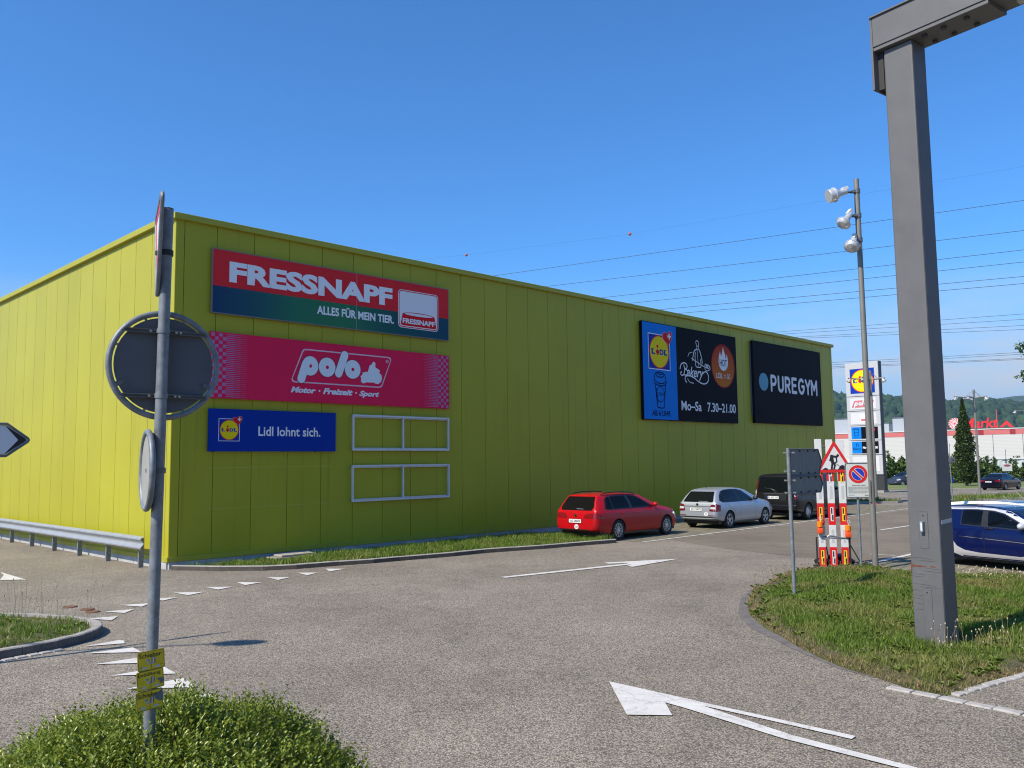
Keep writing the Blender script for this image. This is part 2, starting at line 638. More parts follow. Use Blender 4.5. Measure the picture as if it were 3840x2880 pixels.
# one sheet to the horizon, falling gently with the terrain
mb = MB()
ys = [-300, -60, 0, 42, 60, 80, 110, 200, 500, 1200, 3000]
xs = [-2500, -400, -60, 0, 60, 150, 400, 2500]
mb.add([(x, y, gz(y) - 0.012) for y in ys for x in xs],
       [(j * len(xs) + i, j * len(xs) + i + 1, (j + 1) * len(xs) + i + 1, (j + 1) * len(xs) + i) for j in range(len(ys) - 1) for i in range(len(xs) - 1)])
tag(mb.build('ground', M_FAR), kind='structure')
# asphalt of the junction, the lane along the store and the far car park
mb = MB()
ys = [-30, 0, 42, 60, 88]
mb.add([(x, y, gz(y)) for y in ys for x in (-60, 120)], [(2 * j, 2 * j + 1, 2 * j + 3, 2 * j + 2) for j in range(4)])
tag(mb.build('road', M_ASPH), kind='structure')
# newer, darker asphalt of the parking lane, beginning at a straight seam
tag(MB().add([(4.92, 27.48, .004), (5.4, 25.64, .004), (6.11, 24.02, .004), (7.09, 22.28, .004), (8.3, 20.5, .004), (34.0, 42.0, .004), (25.5, 42.0, .004), (20.2, 42.0, .004)],
            [(0, 1, 2, 3, 4, 5, 6, 7)]).build('lane', M_ASPH2), kind='structure')

# ---- concrete grid pavers of the parking bays
def paver_mat():
    m, t, b = _nodes('paving_blocks')
    tc = t.nodes.new('ShaderNodeTexCoord')
    br = t.nodes.new('ShaderNodeTexBrick')
    br.inputs['Color1'].default_value = (0.25, 0.22, 0.165, 1)
    br.inputs['Color2'].default_value = (0.19, 0.17, 0.125, 1)
    br.inputs['Mortar'].default_value = (0.075, 0.075, 0.03, 1)
    br.inputs['Scale'].default_value = 1.0
    br.inputs['Brick Width'].default_value = 0.30
    br.inputs['Row Height'].default_value = 0.20
    br.inputs['Mortar Size'].default_value = 0.024
    n = t.nodes.new('ShaderNodeTexNoise')
    n.inputs['Scale'].default_value = 2.2
    n.inputs['Detail'].default_value = 6
    t.links.new(tc.outputs['Object'], n.inputs['Vector'])
    t.links.new(tc.outputs['Object'], br.inputs['Vector'])
    r = t.nodes.new('ShaderNodeMapRange')
    r.inputs['From Min'].default_value = 0.3
    r.inputs['From Max'].default_value = 0.7
    r.inputs['To Min'].default_value = 0.75
    r.inputs['To Max'].default_value = 1.2
    t.links.new(n.outputs[0], r.inputs[0])
    x = t.nodes.new('ShaderNodeVectorMath')
    x.operation = 'SCALE'
    t.links.new(br.outputs['Color'], x.inputs[0])
    t.links.new(r.outputs[0], x.inputs['Scale'])
    t.links.new(x.outputs[0], b.inputs['Base Color'])
    b.inputs['Roughness'].default_value = 0.92
    bp = t.nodes.new('ShaderNodeBump')
    bp.inputs['Strength'].default_value = 0.6
    bp.inputs['Distance'].default_value = 0.02
    bp.invert = True
    t.links.new(br.outputs['Fac'], bp.inputs['Height'])
    t.links.new(bp.outputs[0], b.inputs['Normal'])
    return m
M_PAVE = paver_mat()
# bays along the wall: in the store's own axes
mb = MB()
mb.add([(12.6, -4.86, 0.008), (37.0, -4.86, 0.008), (37.0, 0.0, 0.008), (12.6, 0.0, 0.008)], [(0, 1, 2, 3)])
tag(mb.build('pavement', M_PAVE, loc=CORN, rotz=W_ROT), kind='structure')
# bays on the right, behind the planted island
mb = MB()
PB = [(7.95, 20.02), (9.9, 21.95), (20.0, 31.4), (26.0, 24.6), (14.0, 14.5), (10.6, 17.6), (9.3, 18.0), (7.5, 18.9)]
mb.add([(x, y, 0.008) for x, y in PB], [tuple(range(len(PB) - 1, -1, -1))])
tag(mb.build('pavement', M_PAVE), kind='structure')

# ---- painted markings
mk = MB()
ZM = 0.012
def paint(poly, z=ZM):
    mk.add([(x, y, z) for x, y in poly], [tuple(range(len(poly)))])
TRI = [
 [(-4.52, 20.7), (-4.02, 20.62), (-4.31, 20.19)], [(-5.02, 20.01), (-4.54, 19.97), (-4.67, 19.5)], [(-5.52, 19.29), (-4.98, 19.19), (-5.13, 18.79)],
 [(-5.94, 18.52), (-5.39, 18.45), (-5.61, 18.06)], [(-6.36, 17.84), (-5.79, 17.84), (-5.97, 17.47)], [(-6.73, 17.12), (-6.14, 17.16), (-6.31, 16.76)],
 [(-6.96, 16.36), (-6.41, 16.51), (-6.54, 16.14)], [(-7.14, 15.68), (-6.65, 15.85), (-6.65, 15.48)], [(-7.08, 15.0), (-6.67, 15.22), (-6.66, 14.83)],
 [(-7.07, 14.35), (-6.64, 14.53), (-6.56, 14.16)], [(-6.02, 12.15), (-5.71, 12.56), (-5.63, 12.53), (-5.52, 12.33)], [(-5.75, 11.71), (-5.28, 12.05), (-5.03, 11.74)],
 [(-5.34, 11.07), (-4.83, 11.49), (-4.58, 11.12)], [(-4.85, 10.46), (-4.38, 10.89), (-4.08, 10.53)], [(-4.38, 9.85), (-3.91, 10.31), (-3.59, 9.88)],
 [(-3.7, 9.21), (-3.4, 9.65), (-3.1, 9.27)]]
for t_ in TRI:
    paint(t_[::-1])
paint([(-12.39, 20.84), (-11.95, 20.25), (-11.49, 19.34), (-10.9, 19.34)])
for q in ([(-0.3, 18.85), (-0.19, 18.7), (3.35, 21.16), (3.26, 21.35)], [(2.2, 21.21), (2.28, 20.98), (2.74, 21.05), (2.83, 20.8), (2.67, 20.48), (2.79, 20.33), (4.17, 21.85)]):
    paint(q, ZM + 0.002 * (len(q) > 4))
for q in ([(1.06, 9.92), (1.09, 8.64), (1.53, 8.6), (1.54, 9.05), (1.51, 9.4)], [(1.06, 9.92), (1.54, 9.05), (1.67, 8.89), (1.84, 9.13)],
          [(1.84, 9.13), (1.67, 8.89), (2.39, 7.86), (3.11, 7.08), (3.9, 6.25), (4.05, 6.22), (3.24, 7.09), (2.49, 7.96), (1.89, 8.93)], [(1.92, 9.04), (1.84, 9.13), (1.89, 8.93), (2.42, 8.41), (2.98, 7.83), (3.05, 7.91)]):
    paint(q, ZM + 0.001 * random.random())
def line(a, b, w, z=ZM):
    d = Vector((b[0] - a[0], b[1] - a[1]))
    n = Vector((-d.y, d.x)).normalized() * w / 2
    paint([(a[0] - n.x, a[1] - n.y), (b[0] - n.x, b[1] - n.y), (b[0] + n.x, b[1] + n.y), (a[0] + n.x, a[1] + n.y)], z)
def wl(s0, n0, s1, n1, w, z=ZM):
    a, b = W(s0, n0), W(s1, n1)
    line((a.x, a.y), (b.x, b.y), w, z)
wl(12.55, 4.92, 46.0, 4.92, 0.10)
for s_ in (15.7, 21.0, 26.3, 31.6, 36.9):
    wl(s_, 4.99, s_ + 0.25, 5.35, 0.09)
line((8.15, 20.19), (10.07, 22.1), 0.13)
line((10.07, 22.1), (20.1, 31.5), 0.13)
line((12.65, 29.75), (15.5, 32.4), 0.13)
line((19.0, 35.7), (22.0, 38.5), 0.13)
line((9.7, 22.0), (9.2, 22.35), 0.08)
tag(mk.build('road_markings', M_WHITE), kind='structure')

# ---- kerbs
def kerb_run(name, pts, w, z0, z1, m, side=1, seglen=1.0, face=True, face_m=None):
    """Kerb stones along a polyline, each stone its own block in one mesh, with open joints."""
    P = [Vector((x, y, 0)) for x, y in pts]
    mb = MB()
    acc = []
    for a, b in zip(P[:-1], P[1:]):
        n = max(1, round((b - a).length / seglen))
        for i in range(n):
            acc.append((a + (b - a) * (i / n), a + (b - a) * ((i + 1) / n)))
    for a, b in acc:
        d = (b - a).normalized()
        n = Vector((-d.y, d.x, 0)) * side
        g = 0.006
        a2, b2 = a + d * g, b - d * g
        zz = random.uniform(-0.004, 0.004)
        e = 0.015
        vs = [a2 + UP * z0, b2 + UP * z0, b2 + UP * (z1 - e + zz), a2 + UP * (z1 - e + zz), a2 + n * e + UP * (z1 + zz), b2 + n * e + UP * (z1 + zz),
              b2 + n * w + UP * (z1 + zz), a2 + n * w + UP * (z1 + zz), b2 + n * w + UP * z0, a2 + n * w + UP * z0]
        fs = [(0, 1, 2, 3), (3, 2, 5, 4), (4, 5, 6, 7), (7, 6, 8, 9), (0, 3, 4, 7, 9), (1, 8, 6, 5, 2)]
        if side < 0:
            fs = [f[::-1] for f in fs]
        mb.add(vs, fs)
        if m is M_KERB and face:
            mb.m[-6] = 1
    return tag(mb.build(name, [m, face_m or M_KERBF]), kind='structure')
KERB = [(-8.26, 20.82), (-6.99, 20.55), (-5.95, 20.53), (-5.24, 20.77), (-4.32, 21.35), (-3.55, 21.75), (-2.94, 22.22), (-1.61, 23.14), (-0.82, 23.84), (0.85, 24.8), (2.16, 25.7), (3.13, 26.31)]
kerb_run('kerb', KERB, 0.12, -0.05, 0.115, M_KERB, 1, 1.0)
ISL = [(-8.6, 9.05), (-7.6, 10.25), (-6.75, 11.43), (-6.58, 11.65), (-6.44, 11.85), (-6.31, 12.05), (-6.24, 12.27), (-6.17, 12.46), (-6.15, 12.65), (-6.15, 12.81), (-6.21, 13.11), (-6.35, 13.38), (-6.51, 13.57), (-6.84, 13.82), (-7.16, 13.97), (-7.45, 14.06), (-7.9, 14.24), (-8.49, 14.33), (-12.5, 14.9)]
kerb_run('kerb', ISL, 0.12, -0.05, 0.13, M_KERB, 1, 0.5, face_m=mat('island_kerb_face_shade', (0.12, 0.113, 0.104), 0.9, var=0.3, vscale=6, bump=0.4, bscale=60))  # island front faces carry painted shade too, in a greyer tone
# row of setts in front of the island kerb, and the two rows at the right-hand corner
def sett_row(pts, w, m, step=0.16, z=0.018):
    mb = MB()
    P = [Vector((x, y, 0)) for x, y in pts]
    for a, b in zip(P[:-1], P[1:]):
        d = (b - a)
        n = max(1, round(d.length / step))
        ang = math.atan2(d.y, d.x)
        for i in range(n):
            c = a + d * ((i + 0.5) / n)
            M = Matrix.Rotation(ang + random.uniform(-0.03, 0.03), 3, 'Z')
            mb.bbox((c.x, c.y, z - 0.05 + random.uniform(-0.004, 0.004)), (d.length / n - 0.014, w - random.uniform(0.0, 0.02), 0.10), 0.012, M)
    return tag(mb.build('kerb', m), kind='structure')
sett_row([(-8.7, 8.9), (-7.53, 10.17), (-6.68, 11.36), (-6.22, 12.0)], 0.12, M_SETT)
sett_row([(4.05, 9.55), (4.42, 9.15), (4.92, 8.52), (6.2, 6.9)], 0.13, M_SETT, 0.28)
sett_row([(4.60, 9.20), (4.96, 9.46), (5.83, 10.02), (9.0, 12.1)], 0.12, M_SETT, 0.17)

# ---- planted ground
GR = [(4.16, 15.47), (3.78, 13.99), (3.7, 12.87), (3.75, 12.27), (3.76, 11.64), (3.81, 11.07), (3.91, 10.42), (4.12, 9.96), (4.24, 9.54), (4.36, 9.31), (4.5, 9.2), (4.71, 9.29), (4.96, 9.48), (5.35, 9.78), (5.84, 10.06),
      (9.0, 12.15), (14.0, 15.5), (11.9, 16.9), (10.65, 18.0), (9.3, 18.3), (8.42, 18.62), (8.3, 19.6), (7.9, 19.95), (6.82, 19.5), (6.17, 19.1), (5.49, 18.1), (4.58, 16.58)]
def soil(poly, zc, z0, name='soil'):
    c = Vector((sum(p[0] for p in poly) / len(poly), sum(p[1] for p in poly) / len(poly), 0))
    mb = MB()
    k = len(poly)
    r0 = [Vector((x, y, z0)) for x, y in poly]
    r1 = [c + (Vector((x, y, 0)) - c) * 0.93 + UP * zc for x, y in poly]
    mb.add(r0 + r1, [(i, (i + 1) % k, k + (i + 1) % k, k + i) for i in range(k)] + [tuple(range(k, 2 * k))])
    return tag(mb.build(name, M_SOIL), kind='structure')
soil(GR, 0.05, 0.006)
# dark bitumen sealing along the island's edge
E_ = [(5.6, 17.9), (4.62, 16.62), (4.16, 15.5), (3.78, 14.0), (3.70, 12.9), (3.75, 12.27), (3.76, 11.64), (3.81, 11.07), (3.91, 10.42), (4.1, 9.98)]
wd_ = [.04, .08, .13, .18, .20, .17, .12, .08, .06, .02]
mb = MB()
for i, (a, b) in enumerate(E_):
    p0, p1 = E_[max(0, i - 1)], E_[min(len(E_) - 1, i + 1)]
    t_ = Vector((p1[0] - p0[0], p1[1] - p0[1], 0)).normalized()
    n_ = Vector((t_.y, -t_.x, 0))
    if n_.x > 0:
        n_ = -n_
    mb.v += [tuple(Vector((a, b, 0.0045)) - n_ * .15), tuple(Vector((a, b, 0.0045)) + n_ * wd_[i])]
mb.f = [(2 * i, 2 * i + 1, 2 * i + 3, 2 * i + 2) for i in range(len(E_) - 1)]
mb.m = [0] * len(mb.f)
tag(mb.build('road', mat('bitumen_edge', (0.140, 0.128, 0.115), 0.85, var=0.35, vscale=3.5, bump=0.3, bscale=80)), kind='structure')
STRIP = [(-8.1, 20.9), (-6.98, 20.68), (-5.98, 20.66), (-5.3, 20.89), (-4.39, 21.46), (-3.62, 21.86), (-3.01, 22.33), (-1.68, 23.25), (-0.89, 23.95), (0.78, 24.91), (2.09, 25.81), (3.06, 26.42), (2.4, 27.3), (0.6, 29.6), (-8.3, 20.95)]
mb = MB()
mb.add([(x, y, 0.085 if i < 12 else 0.02) for i, (x, y) in enumerate(STRIP)], [tuple(range(len(STRIP)))])
tag(mb.build('soil', M_SOIL), kind='structure')
ISG = [(-8.7, 9.2), (-7.7, 10.4), (-6.85, 11.5), (-6.55, 11.95), (-6.35, 12.3), (-6.28, 12.65), (-6.35, 13.05), (-6.6, 13.4), (-6.9, 13.68), (-7.5, 13.92), (-8.5, 14.2), (-12.5, 14.75), (-13.5, 10.0)]
mb = MB()
mb.add([(x, y, 0.10) for x, y in ISG], [tuple(range(len(ISG)))])
tag(mb.build('soil', M_SOIL), kind='structure')

def blades(name, poly, n, h, w, zf, m, lean=0.55, keep=None, seedheads=0, edge=None):
    """Grass: bent blades, each two faces, strewn over an outline."""
    xs = [p[0] for p in poly]
    ys = [p[1] for p in poly]
    px, py = [], []
    while len(px) < n:
        x = rng.uniform(min(xs), max(xs), n)
        y = rng.uniform(min(ys), max(ys), n)
        k = inside(x, y, poly)
        if keep is not None:
            k &= keep(x, y)
        px += list(x[k])
        py += list(y[k])
    px, py = np.array(px[:n]), np.array(py[:n])
    tuft = 0.55 + 0.9 * (np.sin(px * 3.1 + 1.7 * np.sin(py * 2.3)) * np.sin(py * 2.7 + 1.3 * np.sin(px * 1.9)) * 0.5 + 0.5)
    hh = rng.uniform(h[0], h[1], n) * tuft
    if edge is not None:
        hh *= edge(px, py)
    a = rng.uniform(0, 2 * np.pi, n)
    ln = rng.uniform(0.1, lean, n) * hh * 1.4
    la = rng.uniform(0, 2 * np.pi, n)
    z = zf(px, py)
    ww = rng.uniform(0.6, 1.3, n) * w / 2
    cx, sx = np.cos(a) * ww, np.sin(a) * ww
    V = np.zeros((n, 5, 3))
    V[:, 0] = np.stack([px - cx, py - sx, z], 1)
    V[:, 1] = np.stack([px + cx, py + sx, z], 1)
    mx, my = px + np.cos(la) * ln * 0.35, py + np.sin(la) * ln * 0.35
    V[:, 2] = np.stack([mx + cx * 0.8, my + sx * 0.8, z + hh * 0.6], 1)
    V[:, 3] = np.stack([mx - cx * 0.8, my - sx * 0.8, z + hh * 0.6], 1)
    V[:, 4] = np.stack([px + np.cos(la) * ln, py + np.sin(la) * ln, z + hh * rng.uniform(0.8, 1.0, n)], 1)
    base = np.arange(n)[:, None] * 5
    F = np.concatenate([base + np.array([[0, 1, 2]]), base + np.array([[0, 2, 3]]), base + np.array([[3, 2, 4]])], 0)
    o = np_mesh(name, V.reshape(-1, 3), F, m)
    return tag(o, kind='stuff')
M_GR1 = leaf_mat('island_grass', (0.055, 0.115, 0.008), (0.205, 0.300, 0.040), 0.35, 0.5, patch=(0.26, 0.245, 0.075), pscale=0.75)
M_GR2 = leaf_mat('lush_grass', (0.060, 0.135, 0.010), (0.22, 0.32, 0.040), 0.35, 0.5, patch=(0.22, 0.25, 0.05), pscale=0.9)
M_DRY = leaf_mat('dry_grass', (0.20, 0.145, 0.065), (0.34, 0.26, 0.13), 0.25, 0.6)
def dist_edge(poly):
    P = np.array(poly)
    Q = np.roll(P, -1, 0)
    def f(x, y):
        d = np.full(len(x), 1e9)
        for (ax, ay), (bx, by) in zip(P, Q):
            L = (bx - ax) ** 2 + (by - ay) ** 2 + 1e-9
            t = np.clip(((x - ax) * (bx - ax) + (y - ay) * (by - ay)) / L, 0, 1)
            d = np.minimum(d, np.hypot(x - ax - t * (bx - ax), y - ay - t * (by - ay)))
        return d
    return f
de = dist_edge(GR)
zi = lambda x, y: np.minimum(0.05, 0.006 + 0.12 * de(x, y)) - 0.01
tag(blades('grass', GR, 105000, (0.04, 0.13), 0.010, zi, M_GR1, edge=lambda x, y: np.clip(0.35 + de(x, y) * 1.1, 0.35, 1.0)), 'short green grass with dry patches on the right-hand planted island around the grey pillar', 'grass')
tag(blades('grass', GR, 13000, (0.03, 0.09), 0.008, zi, M_DRY, 0.9, keep=lambda x, y: (de(x, y) < 0.10 + 0.30 * rng.uniform(0, 1, len(x)) ** 2) | ((np.hypot(x - 5.35, y - 11.0) < 0.55) & (rng.uniform(0, 1, len(x)) < 0.3))), 'straw-coloured dry grass fringe along the asphalt edge of the right-hand island', 'grass')
sx_, sy_ = None, None
def zstrip(x, y):
    nn = (x - CORN.x) * WN.x + (y - CORN.y) * WN.y
    return np.clip(0.0 + nn * 0.05, 0.0, 0.085)
tag(blades('grass', STRIP[:-1], 26000, (0.06, 0.17), 0.012, zstrip, M_GR2), 'bright green grass strip between the long green wall and its kerb', 'grass')
tag(blades('grass', ISG, 22000, (0.04, 0.12), 0.011, lambda x, y: np.full(len(x), 0.09), M_GR2), 'grass on the kerbed traffic island at the left edge', 'grass')
# ================================================================== the big green store
def clad_mat(name, rgb, rough=0.38):
    """Painted sheet-metal cladding: soft vertical rain streaks and a slight tone change from sheet to sheet."""
    m, t, b = _nodes(name)
    tc = t.nodes.new('ShaderNodeTexCoord')
    mp = t.nodes.new('ShaderNodeMapping')
    mp.inputs['Scale'].default_value = (5.0, 5.0, 0.16)
    t.links.new(tc.outputs['Object'], mp.inputs[0])
    n = t.nodes.new('ShaderNodeTexNoise')
    n.inputs['Scale'].default_value = 1.0
    n.inputs['Detail'].default_value = 5
    t.links.new(mp.outputs[0], n.inputs['Vector'])
    n2 = t.nodes.new('ShaderNodeTexNoise')
    n2.inputs['Scale'].default_value = 0.35
    n2.inputs['Detail'].default_value = 3
    t.links.new(tc.outputs['Object'], n2.inputs['Vector'])
    g = t.nodes.new('ShaderNodeNewGeometry')
    def rm(src, a, bb, lo, hi):
        r = t.nodes.new('ShaderNodeMapRange')
        for k, v in (('From Min', a), ('From Max', bb), ('To Min', lo), ('To Max', hi)):
            r.inputs[k].default_value = v
        t.links.new(src, r.inputs[0])
        return r.outputs[0]
    def mul(p, q):
        r = t.nodes.new('ShaderNodeMath')
        r.operation = 'MULTIPLY'
        t.links.new(p, r.inputs[0])
        t.links.new(q, r.inputs[1])
        return r.outputs[0]
    f = mul(mul(rm(n.outputs[0], 0.60, 0.80, 1.0, 0.80), rm(n2.outputs[0], 0.3, 0.7, 0.95, 1.05)), rm(g.outputs['Random Per Island'], 0, 1, 0.975, 1.025))
    x = t.nodes.new('ShaderNodeVectorMath')
    x.operation = 'SCALE'
    x.inputs[0].default_value = rgb
    t.links.new(f, x.inputs['Scale'])
    t.links.new(x.outputs[0], b.inputs['Base Color'])
    b.inputs['Roughness'].default_value = rough
    b.inputs['Specular IOR Level'].default_value = 0.20
    MATS[name] = m
    return m
GREEN = (0.385, 0.366, 0.024)
M_CLAD = clad_mat('green_cladding', GREEN)
M_TRIM = mat('green_trim', (0.37, 0.35, 0.02), 0.5, var=0.05, vscale=1.5)
M_JOINT = mat('joint_backing', (0.12, 0.12, 0.02), 0.8)  # dark backing colour that shows in the open joints
M_PLIN = mat('plinth_concrete', (0.40, 0.40, 0.39), 0.85, var=0.15, vscale=2.5, bump=0.3, bscale=40)
M_ROOF = mat('flat_roof', (0.25, 0.25, 0.24), 0.9, var=0.1)
TOP, LONG, SHORT, Z0 = 8.847, 37.477, 42.0, 0.193

store = thing('store_building', 'large windowless green sheet-metal store with billboards on its long wall', 'building', CORN, W_ROT)
def panels(axis, length, first, step, name):
    """Cladding sheets standing a little apart over a dark backing; axis 'x' is the long wall, 'y' the short one."""
    mb = MB()
    edges = [0.0, 0.234]
    e = first
    while e < length - 0.3:
        edges.append(e)
        e += step
    edges += [length - 0.234, length]
    g = 0.007
    for a, b in zip(edges[:-1], edges[1:]):
        p, q = a + g, b - g
        if axis == 'x':
            c, d = ((p + q) / 2, 0.06, (Z0 + TOP - 0.1) / 2), (q - p, 0.12, TOP - 0.1 - Z0)
        else:
            c, d = (0.06, (p + q) / 2, (Z0 + TOP - 0.1) / 2), (0.12, q - p, TOP - 0.1 - Z0)
        mb.bbox(c, d, 0.006)
    return mb.build(name, M_CLAD, store)
panels('x', LONG, 1.099, 1.061, 'wall')
mbk = panels('y', SHORT, 1.43, 1.061, 'wall')
# backing and roof
MB().span((0.05, 0.05, -0.3), (LONG - 0.05, SHORT - 0.05, TOP - 0.15)).build('core', M_JOINT, store)
MB().span((0.2, 0.2, TOP - 0.14), (LONG - 0.2, SHORT - 0.2, TOP - 0.09)).build('roof', M_ROOF, store)
mb = MB()
mb.bbox((LONG / 2, -0.0, TOP - 0.075), (LONG + 0.16, 0.22, 0.16), 0.012)
mb.bbox((-0.0, SHORT / 2 + 0.12, TOP - 0.075), (0.22, SHORT - 0.02, 0.16), 0.012)
mb.bbox((LONG, SHORT / 2 + 0.12, TOP - 0.075), (0.22, SHORT - 0.02, 0.16), 0.012)
mb.build('roof_edge', M_TRIM, store)
mb = MB()
mb.span((-0.03, -0.035, Z0 - 0.02), (LONG + 0.02, 0.02, Z0 + 0.10))
mb.span((-0.035, 0.03, Z0 - 0.02), (0.02, SHORT, Z0 + 0.09))
mb.build('base_trim', M_TRIM, store)
mb = MB()
for k in range(19):
    a = 0.02 + k * 1.98
    mb.bbox((a + 0.985, 0.05, -0.08), (1.965, 0.14, 0.5), 0.01)
for k in range(20):
    a = 0.02 + k * 1.98
    mb.bbox((0.05, a + 0.985 + 0.03, -0.08), (0.14, 1.965, 0.5), 0.01)
mb.build('plinth', M_PLIN, store)
# outline left on the cladding by a removed sign
mb = MB()
for a, b in (((0.93, 2.43), (4.62, 2.455)), ((0.93, 1.40), (4.62, 1.425)), ((0.93, 1.425), (0.95, 2.43)), ((4.60, 1.425), (4.62, 2.43))):
    mb.span((a[0], -0.0022, a[1]), (b[0], -0.0005, b[1]))
mb.build('stain', mat('stained_paint', (0.40, 0.39, 0.04), 0.5), store)

# ---- billboards: frame (origin on the wall at s0,z0; u along the wall, v up, n outward) in each sign's own axes
LF = (Vector((0, 0, 0)), Vector((1, 0, 0)), Vector((0, 0, 1)), Vector((0, -1, 0)))
def sign_thing(name, label, s0, z0, cat='sign', group=None):
    p = W(s0, 0, z0)
    return thing(name, label, cat, p, W_ROT, group)
M_ALU = mat('brushed_aluminium', (0.55, 0.56, 0.57), 0.4, 0.7, var=0.08, vscale=6)
M_FRAME_W = mat('pale_aluminium', (0.62, 0.63, 0.62), 0.5, 0.2, var=0.08, vscale=6)
M_SIGNW = mat('sign_white', (0.80, 0.80, 0.80), 0.5, spec=0.08)
M_SRED = mat('sign_red', (0.74, 0.030, 0.038), 0.55, var=0.04, vscale=0.8, spec=0.06)
M_SBLACK = mat('sign_black', (0.006, 0.007, 0.012), 0.55, spec=0.05)
M_SBLUE = mat('sign_blue', (0.005, 0.036, 0.30), 0.55, var=0.04, vscale=0.8, spec=0.06)
M_SYEL = mat('sign_yellow', (0.85, 0.66, 0.01), 0.5, spec=0.08)
M_DBLUE = mat('emblem_blue', (0.006, 0.040, 0.34), 0.5, spec=0.06)
M_ERED = mat('emblem_red', (0.70, 0.015, 0.022), 0.5, spec=0.06)

def board(root, w, h, t, m, edge=None, name='panel', stand=0.05, gaps=()):
    mb = MB()
    mb.span((0, -t, 0), (w, -stand, h))
    o = mb.build(name, m, root)
    e = MB()
    g = 0.02
    e.ring([(-g, -g), (w + g, -g), (w + g, h + g), (-g, h + g)], [(0.004, 0.004), (w - .004, 0.004), (w - .004, h - .004), (0.004, h - .004)], LF, stand - 0.01, t + 0.006)
    for k in range(int(w // 1.0) + 1):
        e.span((min(k * 1.0 + .1, w - .1), -stand, -0.03), (min(k * 1.0 + .13, w - .07), 0.0, 0.02))
    e.build('frame', edge or mat('board_edge', (0.20, 0.17, 0.15), 0.5), root)
    return o
def fam(dx, dz):
    return (Vector((dx, 0, dz)), LF[1], LF[2], LF[3])

# big red and green billboard
def band_mat():
    m, t, b = _nodes('printed_green_band')
    tc = t.nodes.new('ShaderNodeTexCoord')
    sp = t.nodes.new('ShaderNodeSeparateXYZ')
    t.links.new(tc.outputs['Object'], sp.inputs[0])
    mr = t.nodes.new('ShaderNodeMapRange')
    mr.inputs['From Max'].default_value = 7.99
    t.links.new(sp.outputs['X'], mr.inputs[0])
    r = t.nodes.new('ShaderNodeValToRGB')
    e = r.color_ramp.elements
    e[0].color = (0.018, 0.055, 0.13, 1)
    e[1].color = (0.016, 0.075, 0.12, 1)
    for p, c in ((0.14, (0.02, 0.09, 0.12, 1)), (0.30, (0.03, 0.17, 0.10, 1)), (0.50, (0.035, 0.19, 0.09, 1)), (0.72, (0.018, 0.10, 0.10, 1))):
        k = e.new(p)
        k.color = c
    t.links.new(mr.outputs[0], r.inputs[0])
    t.links.new(r.outputs[0], b.inputs['Base Color'])
    b.inputs['Roughness'].default_value = 0.55
    b.inputs['Specular IOR Level'].default_value = 0.06
    return m
M_BAND = band_mat()
T = 0.10
g1 = sign_thing('billboard', 'wide red and green billboard with white FRESSNAPF lettering, topmost on the wall', 0.948, 6.427)
w_, h_ = 7.992, 1.66
board(g1, w_, h_, T, M_SRED)
MB().prism([(0.003, 0.003), (w_ - .003, 0.003), (w_ - .003, 0.70), (0.003, 0.70)], LF, T, T + 0.003).build('green_band', M_BAND, g1)
mb = MB()
mb.text('FRESSNAPF', LF, (0.45, 0.835, 5.745, 1.395), bold=0.048, t=T + 0.007)
mb.text('ALLES FÜR MEIN TIER.', LF, (3.095, 0.305, 5.80, 0.60), bold=0.032, t=T + 0.007)
mb.build('lettering', mat('billboard_white', (0.84, 0.85, 0.86), 0.5, spec=0.08), g1)
lg = MB().prism(rrect(5.962, 0.228, 7.567, 1.415, 0.13), LF, T + 0.003, T + 0.008).build('emblem', M_SIGNW, g1)
mb = MB()
mb.ring(rrect(5.985, 0.25, 7.545, 1.393, 0.12), rrect(6.012, 0.277, 7.518, 1.366, 0.10), LF, T + 0.009, T + 0.010)
mb.prism([(6.06, 0.34), (6.11, 0.305), (7.43, 0.305), (7.48, 0.34), (7.41, 0.665), (6.13, 0.665)], LF, T + 0.009, T + 0.011)
mb.prism(circle(6.77, 0.665, 0.64, 0.075, 32), LF, T + 0.009, T + 0.0115)
mb.build('emblem_bowl', M_ERED, lg)
mb = MB()
mb.text('FRESSNAPF', LF, (6.13, 0.37, 7.42, 0.535), bold=0.045, t=T + 0.014)
mb.prism(circle(6.77, 0.675, 0.56, 0.042, 32), LF, T + 0.012, T + 0.013)
mb.build('emblem_lettering', M_SIGNW, lg)
# seams between the sheets of the print
mb = MB()
mb.span((4.44, -T - 0.0045, 0.0), (4.447, -T - 0.0035, h_))
mb.build('sheet_seam', M_ALU, g1)

